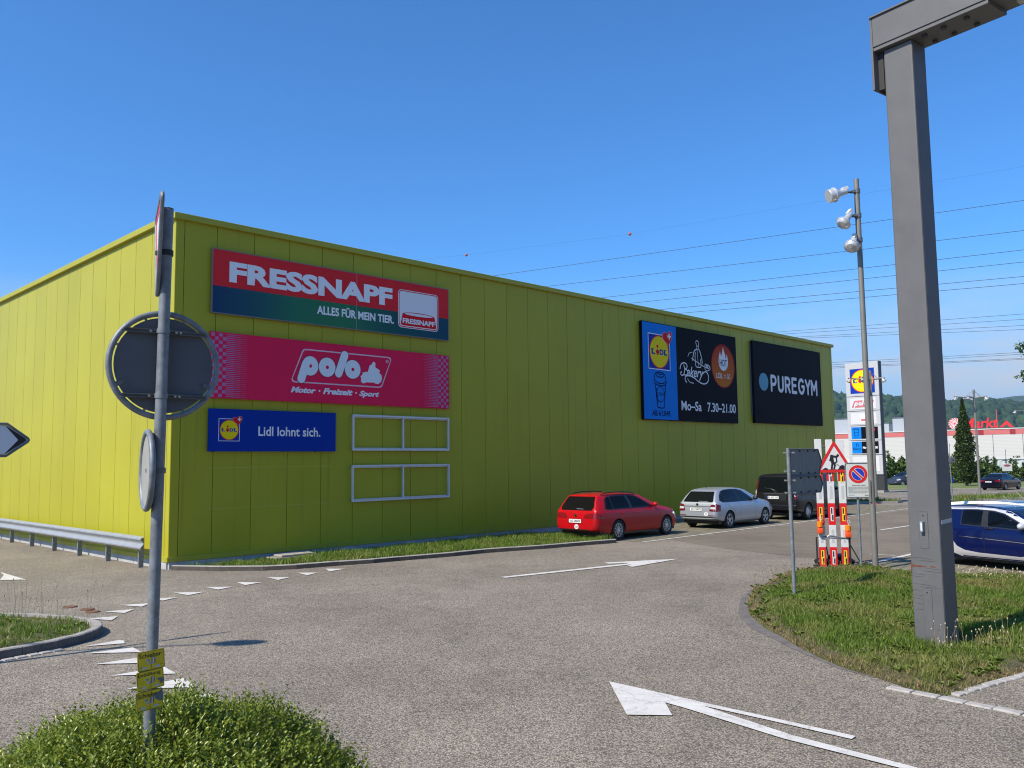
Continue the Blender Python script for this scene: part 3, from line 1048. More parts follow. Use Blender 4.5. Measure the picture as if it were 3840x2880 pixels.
# pink billboard with the bubble lettering
M_PINK = mat('sign_pink', (0.80, 0.020, 0.085), 0.55, var=0.04, vscale=0.7, spec=0.06)
M_PALE = mat('lettering_pale', (0.76, 0.80, 0.83), 0.5, spec=0.08)
M_PINKLINE = mat('lettering_pinkish', (0.70, 0.50, 0.58), 0.4)
g2 = sign_thing('billboard', 'wide pink billboard with puffy pale polo lettering and checked ends', 0.937, 4.238)
h2 = 1.668
board(g2, 8.0, h2, T, M_PINK, edge=M_PINK)
mb = MB()
rows = 17
rh = h2 / rows
for sgn, x0 in ((1, 0.0), (-1, 8.0)):
    mb = MB()
    for r_ in range(rows):
        for c_ in range(4):
            if (r_ + c_) % 2 == 0 and not (c_ == 3 and r_ % 4 == 0):
                a = x0 + sgn * c_ * 0.105
                b_ = x0 + sgn * (c_ + 1) * 0.105
                mb.prism([(min(a, b_) + .005, r_ * rh + .005), (max(a, b_) - .005, r_ * rh + .005), (max(a, b_) - .005, (r_ + 1) * rh - .005), (min(a, b_) + .005, (r_ + 1) * rh - .005)], LF, T + .001, T + 0.003, side=False)
    for k in range(34):
        z_ = (k + 0.5) * h2 / 34
        for st, ln, th in ((0.42, 0.22, 0.020), (0.64, 0.18, 0.012), (0.82, 0.17, 0.005)):
            a, b_ = x0 + sgn * st, x0 + sgn * (st + ln)
            mb.prism([(min(a, b_), z_ - th / 2), (max(a, b_), z_ - th / 2), (max(a, b_), z_ + th / 2), (min(a, b_), z_ + th / 2)], LF, T + .001, T + 0.003, side=False)
    mb.build('checks', mat('check_grey_purple', (0.42, 0.20, 0.38), 0.5, spec=0.06), g2)
def P2(s, z):
    return (s - 0.937, z - 4.238)
mb = MB()
fo = [P2(3.26, 4.836), P2(3.27, 4.79), P2(3.31, 4.757), P2(3.36, 4.747), P2(6.206, 4.747), P2(6.28, 4.765), P2(6.328, 4.82), P2(6.647, 5.599), P2(6.645, 5.66), P2(6.574, 5.703), P2(3.70, 5.705), P2(3.631, 5.69), P2(3.585, 5.64)]
cxy = P2(4.95, 5.225)
fi = [(cxy[0] + (x - cxy[0]) * 0.979, cxy[1] + (z - cxy[1]) * 0.925) for x, z in fo]
mb.ring(fo, fi, LF, T, T + 0.004)
mb.build('outline', M_PINKLINE, g2)
def capsule(a, b, r, n=10):
    ang = math.atan2(b[1] - a[1], b[0] - a[0])
    out = []
    for c, s0 in ((b, ang - math.pi / 2), (a, ang + math.pi / 2)):
        out += [(c[0] + r * math.cos(s0 + math.pi * i / n), c[1] + r * math.sin(s0 + math.pi * i / n)) for i in range(n + 1)]
    return out
lm = MB()
halo = MB()
def puffy(mb, fo_, hh):
    mb.prism(fo_, LF, T + 0.002, T + hh)
for c, rx, ry in ((P2(3.842, 5.237), 0.258, 0.272), (P2(4.39, 5.237), 0.272, 0.274), (P2(5.254, 5.235), 0.272, 0.272)):
    lm.ring(circle(c[0], c[1], rx, ry, 36), circle(c[0] + .008, c[1], 0.055, 0.052, 36), LF, T + 0.002, T + 0.014)
    halo.ring(circle(c[0], c[1], rx + .02, ry + .02, 36), circle(c[0], c[1], rx - .01, ry - .01, 36), LF, T + 0.001, T + 0.006)
for a, b in ((P2(3.560, 4.862), P2(3.700, 5.28)), (P2(4.775, 5.09), P2(4.975, 5.625))):
    lm.prism(capsule(a, b, 0.122), LF, T + 0.002, T + 0.016)
    halo.prism(capsule(a, b, 0.142), LF, T + 0.001, T + 0.0065)
BIKE = [(6.002, 5.516), (6.062, 5.471), (6.053, 5.354), (6.113, 5.325), (6.174, 5.295), (6.221, 5.274), (6.205, 5.181), (6.277, 5.143), (6.303, 5.036), (6.267, 4.934), (6.176, 4.862), (6.085, 4.86), (6.014, 4.894), (5.725, 4.886), (5.696, 4.86), (5.617, 4.85), (5.548, 4.9), (5.557, 5.007), (5.533, 5.039), (5.567, 5.082), (5.615, 5.118), (5.596, 5.166), (5.645, 5.169), (5.724, 5.199), (5.783, 5.186), (5.813, 5.254), (5.842, 5.355), (5.872, 5.407), (5.932, 5.428), (5.952, 5.479)]
lm.prism([P2(*q) for q in BIKE][::-1], LF, T + 0.002, T + 0.012)
lm.build('lettering', M_PALE, g2)
halo.build('lettering_edge', mat('lettering_dark_rim', (0.22, 0.008, 0.04), 0.4), g2)  # dark rim following each letter shape
for body, a, b in (('Motor', (3.239, 4.467), (4.035, 4.632)), ('Freizeit', (4.26, 4.468), (5.268, 4.642)), ('Sport', (5.492, 4.425), (6.207, 4.632))):
    q0, q1 = P2(*a), P2(*b)
    MB().text(body, LF, (q0[0], q0[1], q1[0], q1[1]), bold=0.045, shear=0.30, t=T + 0.004).build('slogan_word', M_PALE, g2)
for x in (4.151, 5.384):
    q = P2(x, 4.553)
    MB().prism(circle(q[0], q[1], 0.028, None, 12), LF, T, T + 0.004).build('slogan_dot', M_PALE, g2)
mb = MB()
q0 = P2(6.50, 5.56)
mb.ring(circle(q0[0], q0[1], 0.05, None, 16), circle(q0[0], q0[1], 0.04, None, 16), LF, T, T + 0.004)
mb.text('R', LF, (q0[0] - .018, q0[1] - .025, q0[0] + .02, q0[1] + .025), t=T + 0.004)
mb.build('registered_mark', M_PALE, g2)
for x in (2.62, 4.45, 6.85):
    MB().span((x, -T - 0.0012, 0.0), (x + .006, -T - 0.0004, h2)).build('sheet_seam', mat('sign_pink_dark', (0.33, 0.01, 0.05), 0.4), g2)

# the round grocery emblem, used on several boards; (u,v) of its blue square in the board's own frame
def emblem(root, x0, z0, x1, z1, t, heart=True, square=True):
    w = x1 - x0
    cx, cz = (x0 + x1) / 2, (z0 + z1) / 2
    em = MB().prism([(x0, z0), (x1, z0), (x1, z1), (x0, z1)], LF, t + 0.001, t + 0.004).build('emblem', M_DBLUE, root)
    if square:
        k = w * 0.012
        MB().ring([(x0 - k, z0 - k), (x1 + k, z0 - k), (x1 + k, z1 + k), (x0 - k, z1 + k)], [(x0 + k, z0 + k), (x1 - k, z0 + k), (x1 - k, z1 - k), (x0 + k, z1 - k)], LF, t + 0.003, t + 0.006).build('emblem_border', M_SIGNW, em)
    r = w * 0.46
    MB().prism(circle(cx, cz, r, None, 40), LF, t + 0.004, t + 0.008).build('emblem_ring', M_ERED, em)
    MB().prism(circle(cx, cz, r * 0.935, None, 40), LF, t + 0.005, t + 0.011).build('emblem_disc', M_SYEL, em)
    mb = MB()
    hh = w * 0.155
    mb.text('L', LF, (cx - w * .37, cz - hh / 2, cx - w * .20, cz + hh / 2), bold=0.05, t=t + .014)
    mb.text('D', LF, (cx + w * .01, cz - hh / 2, cx + w * .19, cz + hh / 2), bold=0.05, t=t + .014)
    mb.text('L', LF, (cx + w * .21, cz - hh / 2, cx + w * .37, cz + hh / 2), bold=0.05, t=t + .014)
    for xx in (cx - w * .385, cx + w * .195):
        mb.prism([(xx, cz + hh * .36), (xx + w * .13, cz + hh * .36), (xx + w * .13, cz + hh * .5), (xx, cz + hh * .5)], LF, t + .012, t + .0135, side=False)
    mb.build('emblem_lettering', M_DBLUE, em)
    mb = MB()
    ix = cx - w * .085
    mb.prism(circle(ix, cz + w * .15, w * .048, None, 14), LF, t + .012, t + .014)
    mb.prism([(ix - w * .09, cz), (ix, cz - w * .11), (ix + w * .09, cz), (ix, cz + w * .085)], LF, t + .012, t + .014)
    mb.build('emblem_letter', M_ERED, em)
    if heart:
        hx, hz, s_ = x1 - w * .10, z1 - w * .06, w * .21
        pts = []
        for i in range(40):
            a = 2 * math.pi * i / 40
            pts.append((hx + s_ * (16 * math.sin(a) ** 3) / 15, hz + s_ * (13 * math.cos(a) - 5 * math.cos(2 * a) - 2 * math.cos(3 * a) - math.cos(4 * a)) / 15))
        pts = [(hx + (x - hx) * math.cos(.18) - (z - hz) * math.sin(.18), hz + (x - hx) * math.sin(.18) + (z - hz) * math.cos(.18)) for x, z in pts][::-1]
        big = [(hx + (x - hx) * 1.08, hz + (z - hz) * 1.08) for x, z in pts]
        MB().prism(big, LF, t + .012, t + .016).build('heart_border', mat('heart_border_pink', (0.62, 0.35, 0.40), 0.4), em)
        ht = MB().prism(pts, LF, t + .013, t + .019).build('heart', M_ERED, em)
        mb = MB()
        cx2, cz2, a_, b_ = hx + w * .08, hz + w * .05, w * .085, w * .027
        mb.prism([(cx2 - a_, cz2 - b_), (cx2 + a_, cz2 - b_), (cx2 + a_, cz2 + b_), (cx2 - a_, cz2 + b_)], LF, t + .02, t + .0215)
        mb.prism([(cx2 - b_, cz2 - a_), (cx2 + b_, cz2 - a_), (cx2 + b_, cz2 + a_), (cx2 - b_, cz2 + a_)], LF, t + .02, t + .0225)
        mb.build('heart_cross', M_SIGNW, em)
    return em

g3 = sign_thing('billboard', 'blue banner reading Lidl lohnt sich. with a round yellow emblem, lowest of the sign column', 0.945, 2.878)
board(g3, 3.728, 1.049, T, M_SBLUE, edge=M_SBLUE)
emblem(g3, 0.243, 0.247, 0.811, 0.815, T)
MB().text('Lidl lohnt sich.', LF, (1.346, 0.385, 3.243, 0.615 + .025), bold=0.02, t=T + .006).build('lettering', M_SIGNW, g3)

# two empty sign frames
for z0, z1, s0, s1, lab in ((2.881, 3.927, 5.257, 8.932, 'empty white aluminium sign frame beside the blue banner, upper of two'), (1.41, 2.464, 5.245, 8.936, 'empty white aluminium sign frame on the green wall, lower of two')):
    fr_ = sign_thing('empty_signboard', lab, s0, z0, 'frame', 'empty sign frames')
    w_, h_ = s1 - s0, z1 - z0
    mb = MB()
    for a, b in (((0, 0), (w_, .05)), ((0, h_ - .05), (w_, h_)), ((0, .05), (.05, h_ - .05)), ((w_ - .05, .05), (w_, h_ - .05))):
        mb.span((a[0], -0.14, a[1]), (b[0], -0.08, b[1]))
    mb.build('frame', M_FRAME_W, fr_)
    MB().span((w_ / 2 - .025, -0.139, .05), (w_ / 2 + .025, -0.08, h_ - .05)).build('mullion', M_FRAME_W, fr_)
    for x in (.03, w_ / 2, w_ - .03):
        for z in (.1, h_ - .1):
            MB().span((x - .02, -0.08, z - .02), (x + .02, 0.0, z + .02)).build('wall_bracket', M_ALU, fr_)
    mb = MB()
    mb.span((.06, -0.10, .052), (w_ / 2 - .03, -0.06, .085))
    mb.span((w_ / 2 + .03, -0.10, .052), (w_ - .06, -0.06, .085))
    mb.span((.06, -0.10, h_ - .085), (w_ / 2 - .03, -0.06, h_ - .052))
    mb.span((w_ / 2 + .03, -0.10, h_ - .085), (w_ - .06, -0.06, h_ - .052))
    mb.build('inner_rail', M_ALU, fr_)

# big black and blue bakery billboard
M_SKYB = mat('sign_light_blue', (0.006, 0.20, 0.66), 0.55, var=0.08, vscale=0.5, spec=0.06)
M_NAVY = mat('sign_navy_line', (0.003, 0.006, 0.050), 0.6, spec=0.05)
g4 = sign_thing('billboard', 'tall black and light blue bakery billboard reading Mo-Sa 7.30-21.00', 19.386, 4.182)
board(g4, 7.374, 4.029, 0.16, M_SBLACK, edge=M_SBLACK)
T4 = 0.16
def P4(s, z):
    return (s - 19.386, z - 4.182)
MB().prism([(0.003, .003), (2.436, .003), (2.436, 4.026), (.003, 4.026)], LF, T4, T4 + .004).build('blue_panel', M_SKYB, g4)
q0, q1 = P4(19.79, 6.28), P4(21.32, 7.75)
emblem(g4, q0[0], q0[1], q1[0], q1[1], T4 + .004)
mb = MB()
def st4(pts, w, n=24, t=T4 + .007, raw=False):
    q = [P4(*p) for p in pts]
    add_stroke(mb, q if raw else curve2(q, n), w, LF, t)
LW = 0.045
st4([(20.15, 5.90), (20.25, 6.10), (20.57, 6.17), (20.88, 6.08), (20.98, 5.86)], LW)
st4([(20.15, 5.90), (20.13, 5.75), (20.30, 5.64), (20.57, 5.60), (20.85, 5.62), (21.0, 5.72), (20.98, 5.86)], LW)
st4([(20.18, 5.84), (20.35, 5.72), (20.60, 5.69), (20.82, 5.72), (20.96, 5.80)], LW)
st4([(20.30, 6.10), (20.33, 6.00), (20.57, 5.95), (20.80, 6.0), (20.84, 6.08)], LW)
st4([(20.38, 6.14), (20.57, 6.06), (20.76, 6.13)], LW)
st4([(20.20, 5.68), (20.33, 4.78), (20.42, 4.69), (20.60, 4.66), (20.76, 4.68), (20.82, 4.76), (20.95, 5.66)], LW, 36)
st4([(20.27, 5.5), (20.38, 4.86)], LW, raw=True)
c_ = P4(20.575, 5.24)
mb.ring(circle(c_[0], c_[1], 0.30, 0.33, 30), circle(c_[0], c_[1], 0.27, 0.30, 30), LF, T4 + .004, T4 + .0075)
q0, q1 = P4(20.30, 5.17), P4(20.85, 5.31)
mb.text('COFFEE', LF, (q0[0], q0[1], q1[0], q1[1]), t=T4 + .008)
q0, q1 = P4(19.935, 4.325), P4(21.28, 4.565)
mb.text('AB 6 UHR', LF, (q0[0], q0[1], q1[0], q1[1]), bold=0.02, t=T4 + .008)
mb.build('cup_drawing', M_NAVY, g4)
mb = MB()
M_CHALK = mat('chalk_white', (0.78, 0.79, 0.80), 0.5, spec=0.08)
q0, q1 = P4(22.30, 6.08), P4(23.92, 6.64)
mb.text('akery', LF, (q0[0] + .28, q0[1] - .10, q1[0], q1[1] - .08), bold=0.012, shear=0.32, t=T4 + .006)
st4([(22.36, 6.62), (22.42, 6.40), (22.33, 6.18), (22.17, 6.14), (22.10, 6.24), (22.20, 6.30)], 0.05)
st4([(22.06, 6.40), (22.16, 6.62), (22.42, 6.70), (22.60, 6.62), (22.58, 6.48), (22.40, 6.43), (22.62, 6.38), (22.64, 6.22), (22.48, 6.16), (22.36, 6.20)], 0.05, 40)
st4([(23.82, 6.30), (24.1, 6.42), (24.31, 6.25), (24.25, 5.98), (23.95, 5.86), (23.55, 5.92), (23.15, 6.08), (22.75, 6.16), (22.48, 6.10), (22.44, 5.95), (22.56, 5.84)], 0.05, 60)
st4([(22.62, 6.02), (22.8, 5.88), (23.1, 5.84)], 0.03)
st4([(22.70, 6.98), (22.78, 7.12), (22.95, 7.2), (23.06, 7.2)], 0.025)
mb.build('lettering', M_CHALK, g4)
mb = MB()
# the baker: hat, head, tunic, arms holding a peel with bread
st4([(23.40, 7.60), (23.36, 7.70), (23.46, 7.76), (23.56, 7.72), (23.60, 7.64), (23.57, 7.58)], 0.035)
st4([(23.40, 7.60), (23.43, 7.52), (23.57, 7.53), (23.58, 7.60)], 0.03)
st4([(23.43, 7.52), (23.43, 7.42), (23.50, 7.37), (23.57, 7.42), (23.57, 7.52)], 0.03)
st4([(23.42, 7.38), (23.22, 7.28), (23.10, 7.00), (23.08, 6.84)], 0.05)
st4([(23.58, 7.38), (23.68, 7.28), (23.80, 6.98), (23.84, 6.76)], 0.05)
st4([(23.30, 7.25), (23.27, 6.95), (23.32, 6.62), (23.55, 6.58), (23.72, 6.62), (23.70, 6.95)], 0.04)
st4([(23.45, 7.36), (23.48, 7.0), (23.52, 6.62)], 0.025)
st4([(22.98, 6.94), (23.30, 6.84), (23.9, 6.66), (24.05, 6.62)], 0.04)
for k in range(3):
    c_ = P4(24.12 + .11 * k, 6.68 - .015 * k)
    mb.ring(circle(c_[0], c_[1], .085, .10, 16), circle(c_[0], c_[1], .05, .065, 16), LF, T4, T4 + .006 + .0004 * k)
st4([(24.02, 6.56), (24.2, 6.46), (24.46, 6.55), (24.44, 6.70)], 0.035)
mb.build('baker_drawing', M_CHALK, g4)
for body, a, b in (('Mo–Sa', (22.095, 4.625), (23.675, 5.045)), ('7.30–21.00', (24.15, 4.625), (26.585, 5.045))):
    q0, q1 = P4(*a), P4(*b)
    MB().text(body, LF, (q0[0], q0[1], q1[0], q1[1]), bold=0.018, t=T4 + .006).build('opening_hours', M_CHALK, g4)
def hot_mat():
    m, t, b = _nodes('printed_orange_disc')
    tc = t.nodes.new('ShaderNodeTexCoord')
    sp = t.nodes.new('ShaderNodeSeparateXYZ')
    t.links.new(tc.outputs['Object'], sp.inputs[0])
    mr = t.nodes.new('ShaderNodeMapRange')
    mr.inputs['From Min'].default_value = 1.6
    mr.inputs['From Max'].default_value = 3.5
    t.links.new(sp.outputs['Z'], mr.inputs[0])
    r = t.nodes.new('ShaderNodeValToRGB')
    r.color_ramp.elements[0].color = (0.55, 0.17, 0.02, 1)
    r.color_ramp.elements[1].color = (0.42, 0.04, 0.02, 1)
    t.links.new(mr.outputs[0], r.inputs[0])
    t.links.new(r.outputs[0], b.inputs['Base Color'])
    b.inputs['Roughness'].default_value = 0.55
    b.inputs['Specular IOR Level'].default_value = 0.06
    return m
c_ = P4(25.60, 6.775)
hd = MB().prism(circle(c_[0], c_[1], 0.965, 0.965, 44), LF, T4, T4 + .006).build('hot_disc', hot_mat(), g4)
MB().ring(circle(c_[0], c_[1], 1.01, None, 44), circle(c_[0], c_[1], 0.99, None, 44), LF, T4, T4 + .006).build('disc_outline', M_ERED, hd)
mb = MB()
fl = [(25.60, 6.56), (25.80, 6.60), (25.97, 6.76), (26.03, 6.97), (26.0, 7.18), (25.94, 7.36), (25.90, 7.20), (25.82, 7.12), (25.80, 7.32), (25.70, 7.48), (25.63, 7.66), (25.55, 7.42), (25.45, 7.20), (25.40, 7.30), (25.36, 7.45), (25.26, 7.22), (25.21, 6.98), (25.26, 6.76), (25.42, 6.60)]
mb.prism([P4(*p) for p in fl], LF, T4 + .006, T4 + .010)
q0, q1 = P4(24.975, 6.20), P4(25.52, 6.44)
mb.text('LIDL', LF, (q0[0], q0[1], q1[0], q1[1]), t=T4 + .011)
q0, q1 = P4(25.62, 6.22), P4(25.80, 6.38)
mb.text('TO', LF, (q0[0], q0[1], q1[0], q1[1]), t=T4 + .011)
q0, q1 = P4(25.90, 6.20), P4(26.18, 6.44)
mb.text('GO', LF, (q0[0], q0[1], q1[0], q1[1]), t=T4 + .011)
mb.build('flame', M_SIGNW, hd)
q0, q1 = P4(25.30, 6.76), P4(25.92, 7.08)
MB().text('HOT', LF, (q0[0], q0[1], q1[0], q1[1]), bold=0.008, t=T4 + .013).build('flame_lettering', M_NAVY, hd)

# gym billboard
g5 = sign_thing('billboard', 'black PUREGYM billboard with a blue dot, nearest the far end of the wall', 28.392, 4.26)
board(g5, 7.226, 3.964, 0.16, M_SBLACK, edge=M_SBLACK)
mb = MB()
mb.span((-0.10, -0.05, 0.35), (7.33, 0.0, 3.75))
mb.build('backing', mat('backing_grey', (0.12, 0.13, 0.14), 0.5), g5)
MB().prism(circle(29.33 - 28.392, 6.27 - 4.26, 0.46, 0.44, 36), LF, 0.16, 0.166).build('blue_dot', mat('gym_blue', (0.03, 0.25, 0.36), 0.4), g5)
# letters drawn as round-ended strokes
mb = MB()
GM = mat('gym_white', (0.76, 0.77, 0.79), 0.5, spec=0.08)
x0, z0, lw, lh = 30.10 - 28.392, 5.90 - 4.26, 0.165, 0.70
def gs(pts):
    for a, b in zip(pts[:-1], pts[1:]):
        mb.prism(capsule(a, b, lw / 2, 5), LF, 0.165, 0.167 + 0.00002 * (len(mb.f) % 97), side=False)
def arc(cx, cz, rx, rz, a0, a1, n=12):
    return [(cx + rx * math.cos(R(a0 + (a1 - a0) * i / n)), cz + rz * math.sin(R(a0 + (a1 - a0) * i / n))) for i in range(n + 1)]
adv = 0.735
X = x0
gs([(X, z0), (X, z0 + lh)])
gs([(X, z0 + lh)] + arc(X + .25, z0 + lh - .2, .2, .2, 90, -90) + [(X, z0 + lh - .40)])
X += adv
gs([(X, z0 + lh), (X, z0 + .22)] + arc(X + .23, z0 + .22, .23, .22, 180, 360) + [(X + .46, z0 + lh)])
X += adv
gs([(X, z0), (X, z0 + lh)])
gs([(X, z0 + lh)] + arc(X + .24, z0 + lh - .19, .2, .19, 90, -90) + [(X, z0 + lh - .38)])
gs([(X + .24, z0 + lh - .38), (X + .44, z0)])
X += adv
gs([(X + .42, z0 + lh), (X, z0 + lh), (X, z0), (X + .42, z0)])
gs([(X, z0 + lh * .52), (X + .36, z0 + lh * .52)])
X += adv - .02
gs(arc(X + .29, z0 + lh / 2, .29, lh / 2, 50, 360, 24) + [(X + .36, z0 + lh / 2)])
X += adv + .05
gs([(X, z0 + lh), (X + .24, z0 + lh * .45)])
gs([(X + .48, z0 + lh), (X + .24, z0 + lh * .45), (X + .24, z0)])
X += adv - .06
gs([(X, z0), (X, z0 + lh), (X + .29, z0 + lh * .35), (X + .58, z0 + lh), (X + .58, z0)])
mb.build('lettering', GM, g5)
# ================================================================== street furniture
M_GALV = mat('galvanised_steel', (0.185, 0.207, 0.225), 0.5, 0.2, var=0.30, vscale=16, bump=0.06, bscale=60)
M_GALVD = mat('dull_zinc', (0.13, 0.14, 0.15), 0.55, 0.3, var=0.18, vscale=10)
M_BACK = mat('sign_back_grey', (0.080, 0.092, 0.105), 0.55, 0.0, var=0.12, vscale=5)
M_RUB = mat('dark_plastic', (0.02, 0.02, 0.02), 0.6)
M_PAINTW = mat('reflective_white', (0.62, 0.62, 0.61), 0.45, var=0.05, vscale=8)
M_PAINTR = mat('reflective_red', (0.58, 0.018, 0.018), 0.42, var=0.10, vscale=8)
M_INK = mat('printed_black', (0.012, 0.012, 0.016), 0.5)
M_STEELG = mat('gantry_grey_paint', (0.112, 0.112, 0.113), 0.55, var=0.12, vscale=2.2, bump=0.03, bscale=25)
M_BOLT = mat('bolt_zinc', (0.45, 0.45, 0.44), 0.4, 0.7)

def fr_at(o, az, tilt=0.0):
    """Upright frame: u horizontal towards compass azimuth az, v up, n to the right of... seen from the front (u x v)."""
    a = R(az)
    u = Vector((math.sin(a), math.cos(a), 0))
    v = Vector((0, 0, 1))
    n = u.cross(v)
    if tilt:
        Mq = Matrix.Rotation(R(tilt), 3, n)
        u, v = Mq @ u, Mq @ v
    return (Vector(o), u, v, n)
def clamp(root, c, r, w=0.03, m=None):
    c = Vector(c)
    mb = MB()
    mb.tube([c - UP * w / 2, c + UP * w / 2], r + 0.006, 16)
    return mb.build('clamp', m or M_GALVD, root, 40)

# ---- the leaning sign post in the foreground
bx, by = -1.932, 4.6
def pl(z):
    return Vector((0.0108 * z, 0, z))
pst = thing('sign_post', 'leaning galvanised post in the bush carrying turned-away traffic signs and yellow plates', 'sign post', (bx, by, 0))
MB().tube([pl(-0.2), pl(1.5), pl(3.914)], 0.030, 20).build('post', M_GALV, pst, 40)
MB().tube([pl(3.910), pl(3.918)], 0.0295, 16).build('post_cap', M_RUB, pst, 40)
f = fr_at(Vector((-1.918 - bx + 0.006, 0.062, 3.052)), 51.5)
ds = MB().prism(circle(0, 0, 0.263, None, 48), f, -0.004, 0.0).build('round_sign', M_BACK, pst)
rim = MB()
o, u, v, n = f
rim.tube([o + u * 0.287 * math.cos(2 * math.pi * i / 56) + v * 0.287 * math.sin(2 * math.pi * i / 56) - n * 0.004 for i in range(56)], 0.0165, 10, closed=True)
for k in range(8):
    a = 2 * math.pi * k / 8 + 0.4
    p = o + (u * math.cos(a) + v * math.sin(a)) * 0.263
    q = o + (u * math.cos(a) + v * math.sin(a)) * 0.28
    rim.tube([p - n * .003, q - n * .003], 0.007, 6)
rim.build('rim', M_GALV, ds, 40)
for dz in (0.182, -0.172):
    ch = math.sqrt(0.285 ** 2 - dz ** 2)
    bb = MB()
    for e in (-1, 1):
        bb.add([o + u * (-ch) + v * (dz + e * 0.010) + n * t for t in (0.003, 0.024)] + [o + u * ch + v * (dz + e * 0.010) + n * t for t in (0.003, 0.024)], [(0, 2, 3, 1)])
        bb.tube([o + u * (-ch) + v * (dz + e * 0.0085) + n * 0.02, o + u * ch + v * (dz + e * 0.0085) + n * 0.02], 0.0035, 6)
    bb.add([o + u * a + v * (dz + b) + n * 0.012 for a, b in ((-ch, -.010), (ch, -.010), (ch, .010), (-ch, .010))], [(0, 1, 2, 3)])
    bb.build('bracket', M_GALVD, ds)
    MB().tube([pl(3.052 + dz - 0.014), pl(3.052 + dz + 0.014)], 0.034, 18).build('clamp', M_GALV, pst, 40)
    bo = MB()
    for x in (-0.085, -0.05, 0.052, 0.075):
        bo.tube([o + u * x + v * dz + n * 0.02, o + u * x + v * dz + n * 0.031], 0.007, 6)
    bo.build('bolt', M_BOLT, ds)
for a in (205, 335):
    tabs = MB()
    p = o + (u * math.cos(R(a)) + v * math.sin(R(a))) * 0.232
    q = o + (u * math.cos(R(a)) + v * math.sin(R(a))) * 0.278
    w_ = (q - p).normalized().cross(n) * 0.012
    tabs.add([p - w_ + n * .006, q - w_ + n * .006, q + w_ + n * .006, p + w_ + n * .006], [(0, 1, 2, 3)])
    tabs.tube([p + n * .005, p + n * .012], 0.006, 8)
    tabs.build('tab', M_GALVD, ds)
# give-way triangle, point down and nearly edge-on
f = fr_at(Vector((-1.937 - bx, 0.0, 3.755)), 180 - 25.4)
o, u, v, n = f
n = -n if n.x > 0 else n
v = -v
f = (o, u, v, n)
def tri_pts(side, r, n_=6):
    hh = side * math.sqrt(3) / 2
    c = [(-side / 2, -hh / 3), (side / 2, -hh / 3), (0, 2 * hh / 3)]
    out = []
    for i, (x, y) in enumerate(c):
        l = math.hypot(x, y)
        k = (l - 2 * r) / l
        a0 = [150, 270, 30][i]
        a0 = [-150 - 0, -90, 30][i] if False else [210 - 60, -90, 30][i]
        out += [(x * k + r * math.cos(R(a0 + 120 * j / n_)), y * k + r * math.sin(R(a0 + 120 * j / n_))) for j in range(n_ + 1)]
    return out
td = MB().prism(tri_pts(0.60, 0.03), f, -0.002, 0.002).build('triangle_sign', M_PAINTW, pst)
MB().ring(tri_pts(0.595, 0.03), tri_pts(0.44, 0.02), f, 0.002, 0.004).build('red_border', M_PAINTR, td)
rm = MB()
rm.tube([o + u * a + v * b for a, b in tri_pts(0.612, 0.032)], 0.011, 8, closed=True)
rm.build('rim', M_GALV, td, 40)
MB().tube([pl(3.652), pl(3.682)], 0.036, 16).box((0.012, -0.002, 3.667), (0.06, 0.02, 0.024)).build('clamp', M_RUB, pst, 40)
# small round sign, turned away to the left
f = fr_at(Vector((-1.968 - bx, 0.0, 2.479)), 180 - 30.5)
o, u, v, n = f
n = -n if n.x > 0 else n
f = (o, u, v, n)
d2 = MB().prism(circle(0, 0, 0.20, None, 36), f, -0.003, 0.003).build('round_sign', mat('chalky_grey_face', (0.30, 0.30, 0.27), 0.7, var=0.1, vscale=6), pst)
MB().tube([o + u * 0.206 * math.cos(2 * math.pi * i / 44) + v * 0.206 * math.sin(2 * math.pi * i / 44) for i in range(44)], 0.016, 10, closed=True).build('rim', M_GALV, d2, 40)
MB().box((o + u * 0.0 - n * 0.02), (0.018, 0.018, 0.40)).build('bracket', M_RUB, d2)
MB().tube([pl(2.462), pl(2.492)], 0.036, 16).box((-0.015, 0.0, 2.477), (0.05, 0.018, 0.022)).build('clamp', M_GALVD, pst, 40)
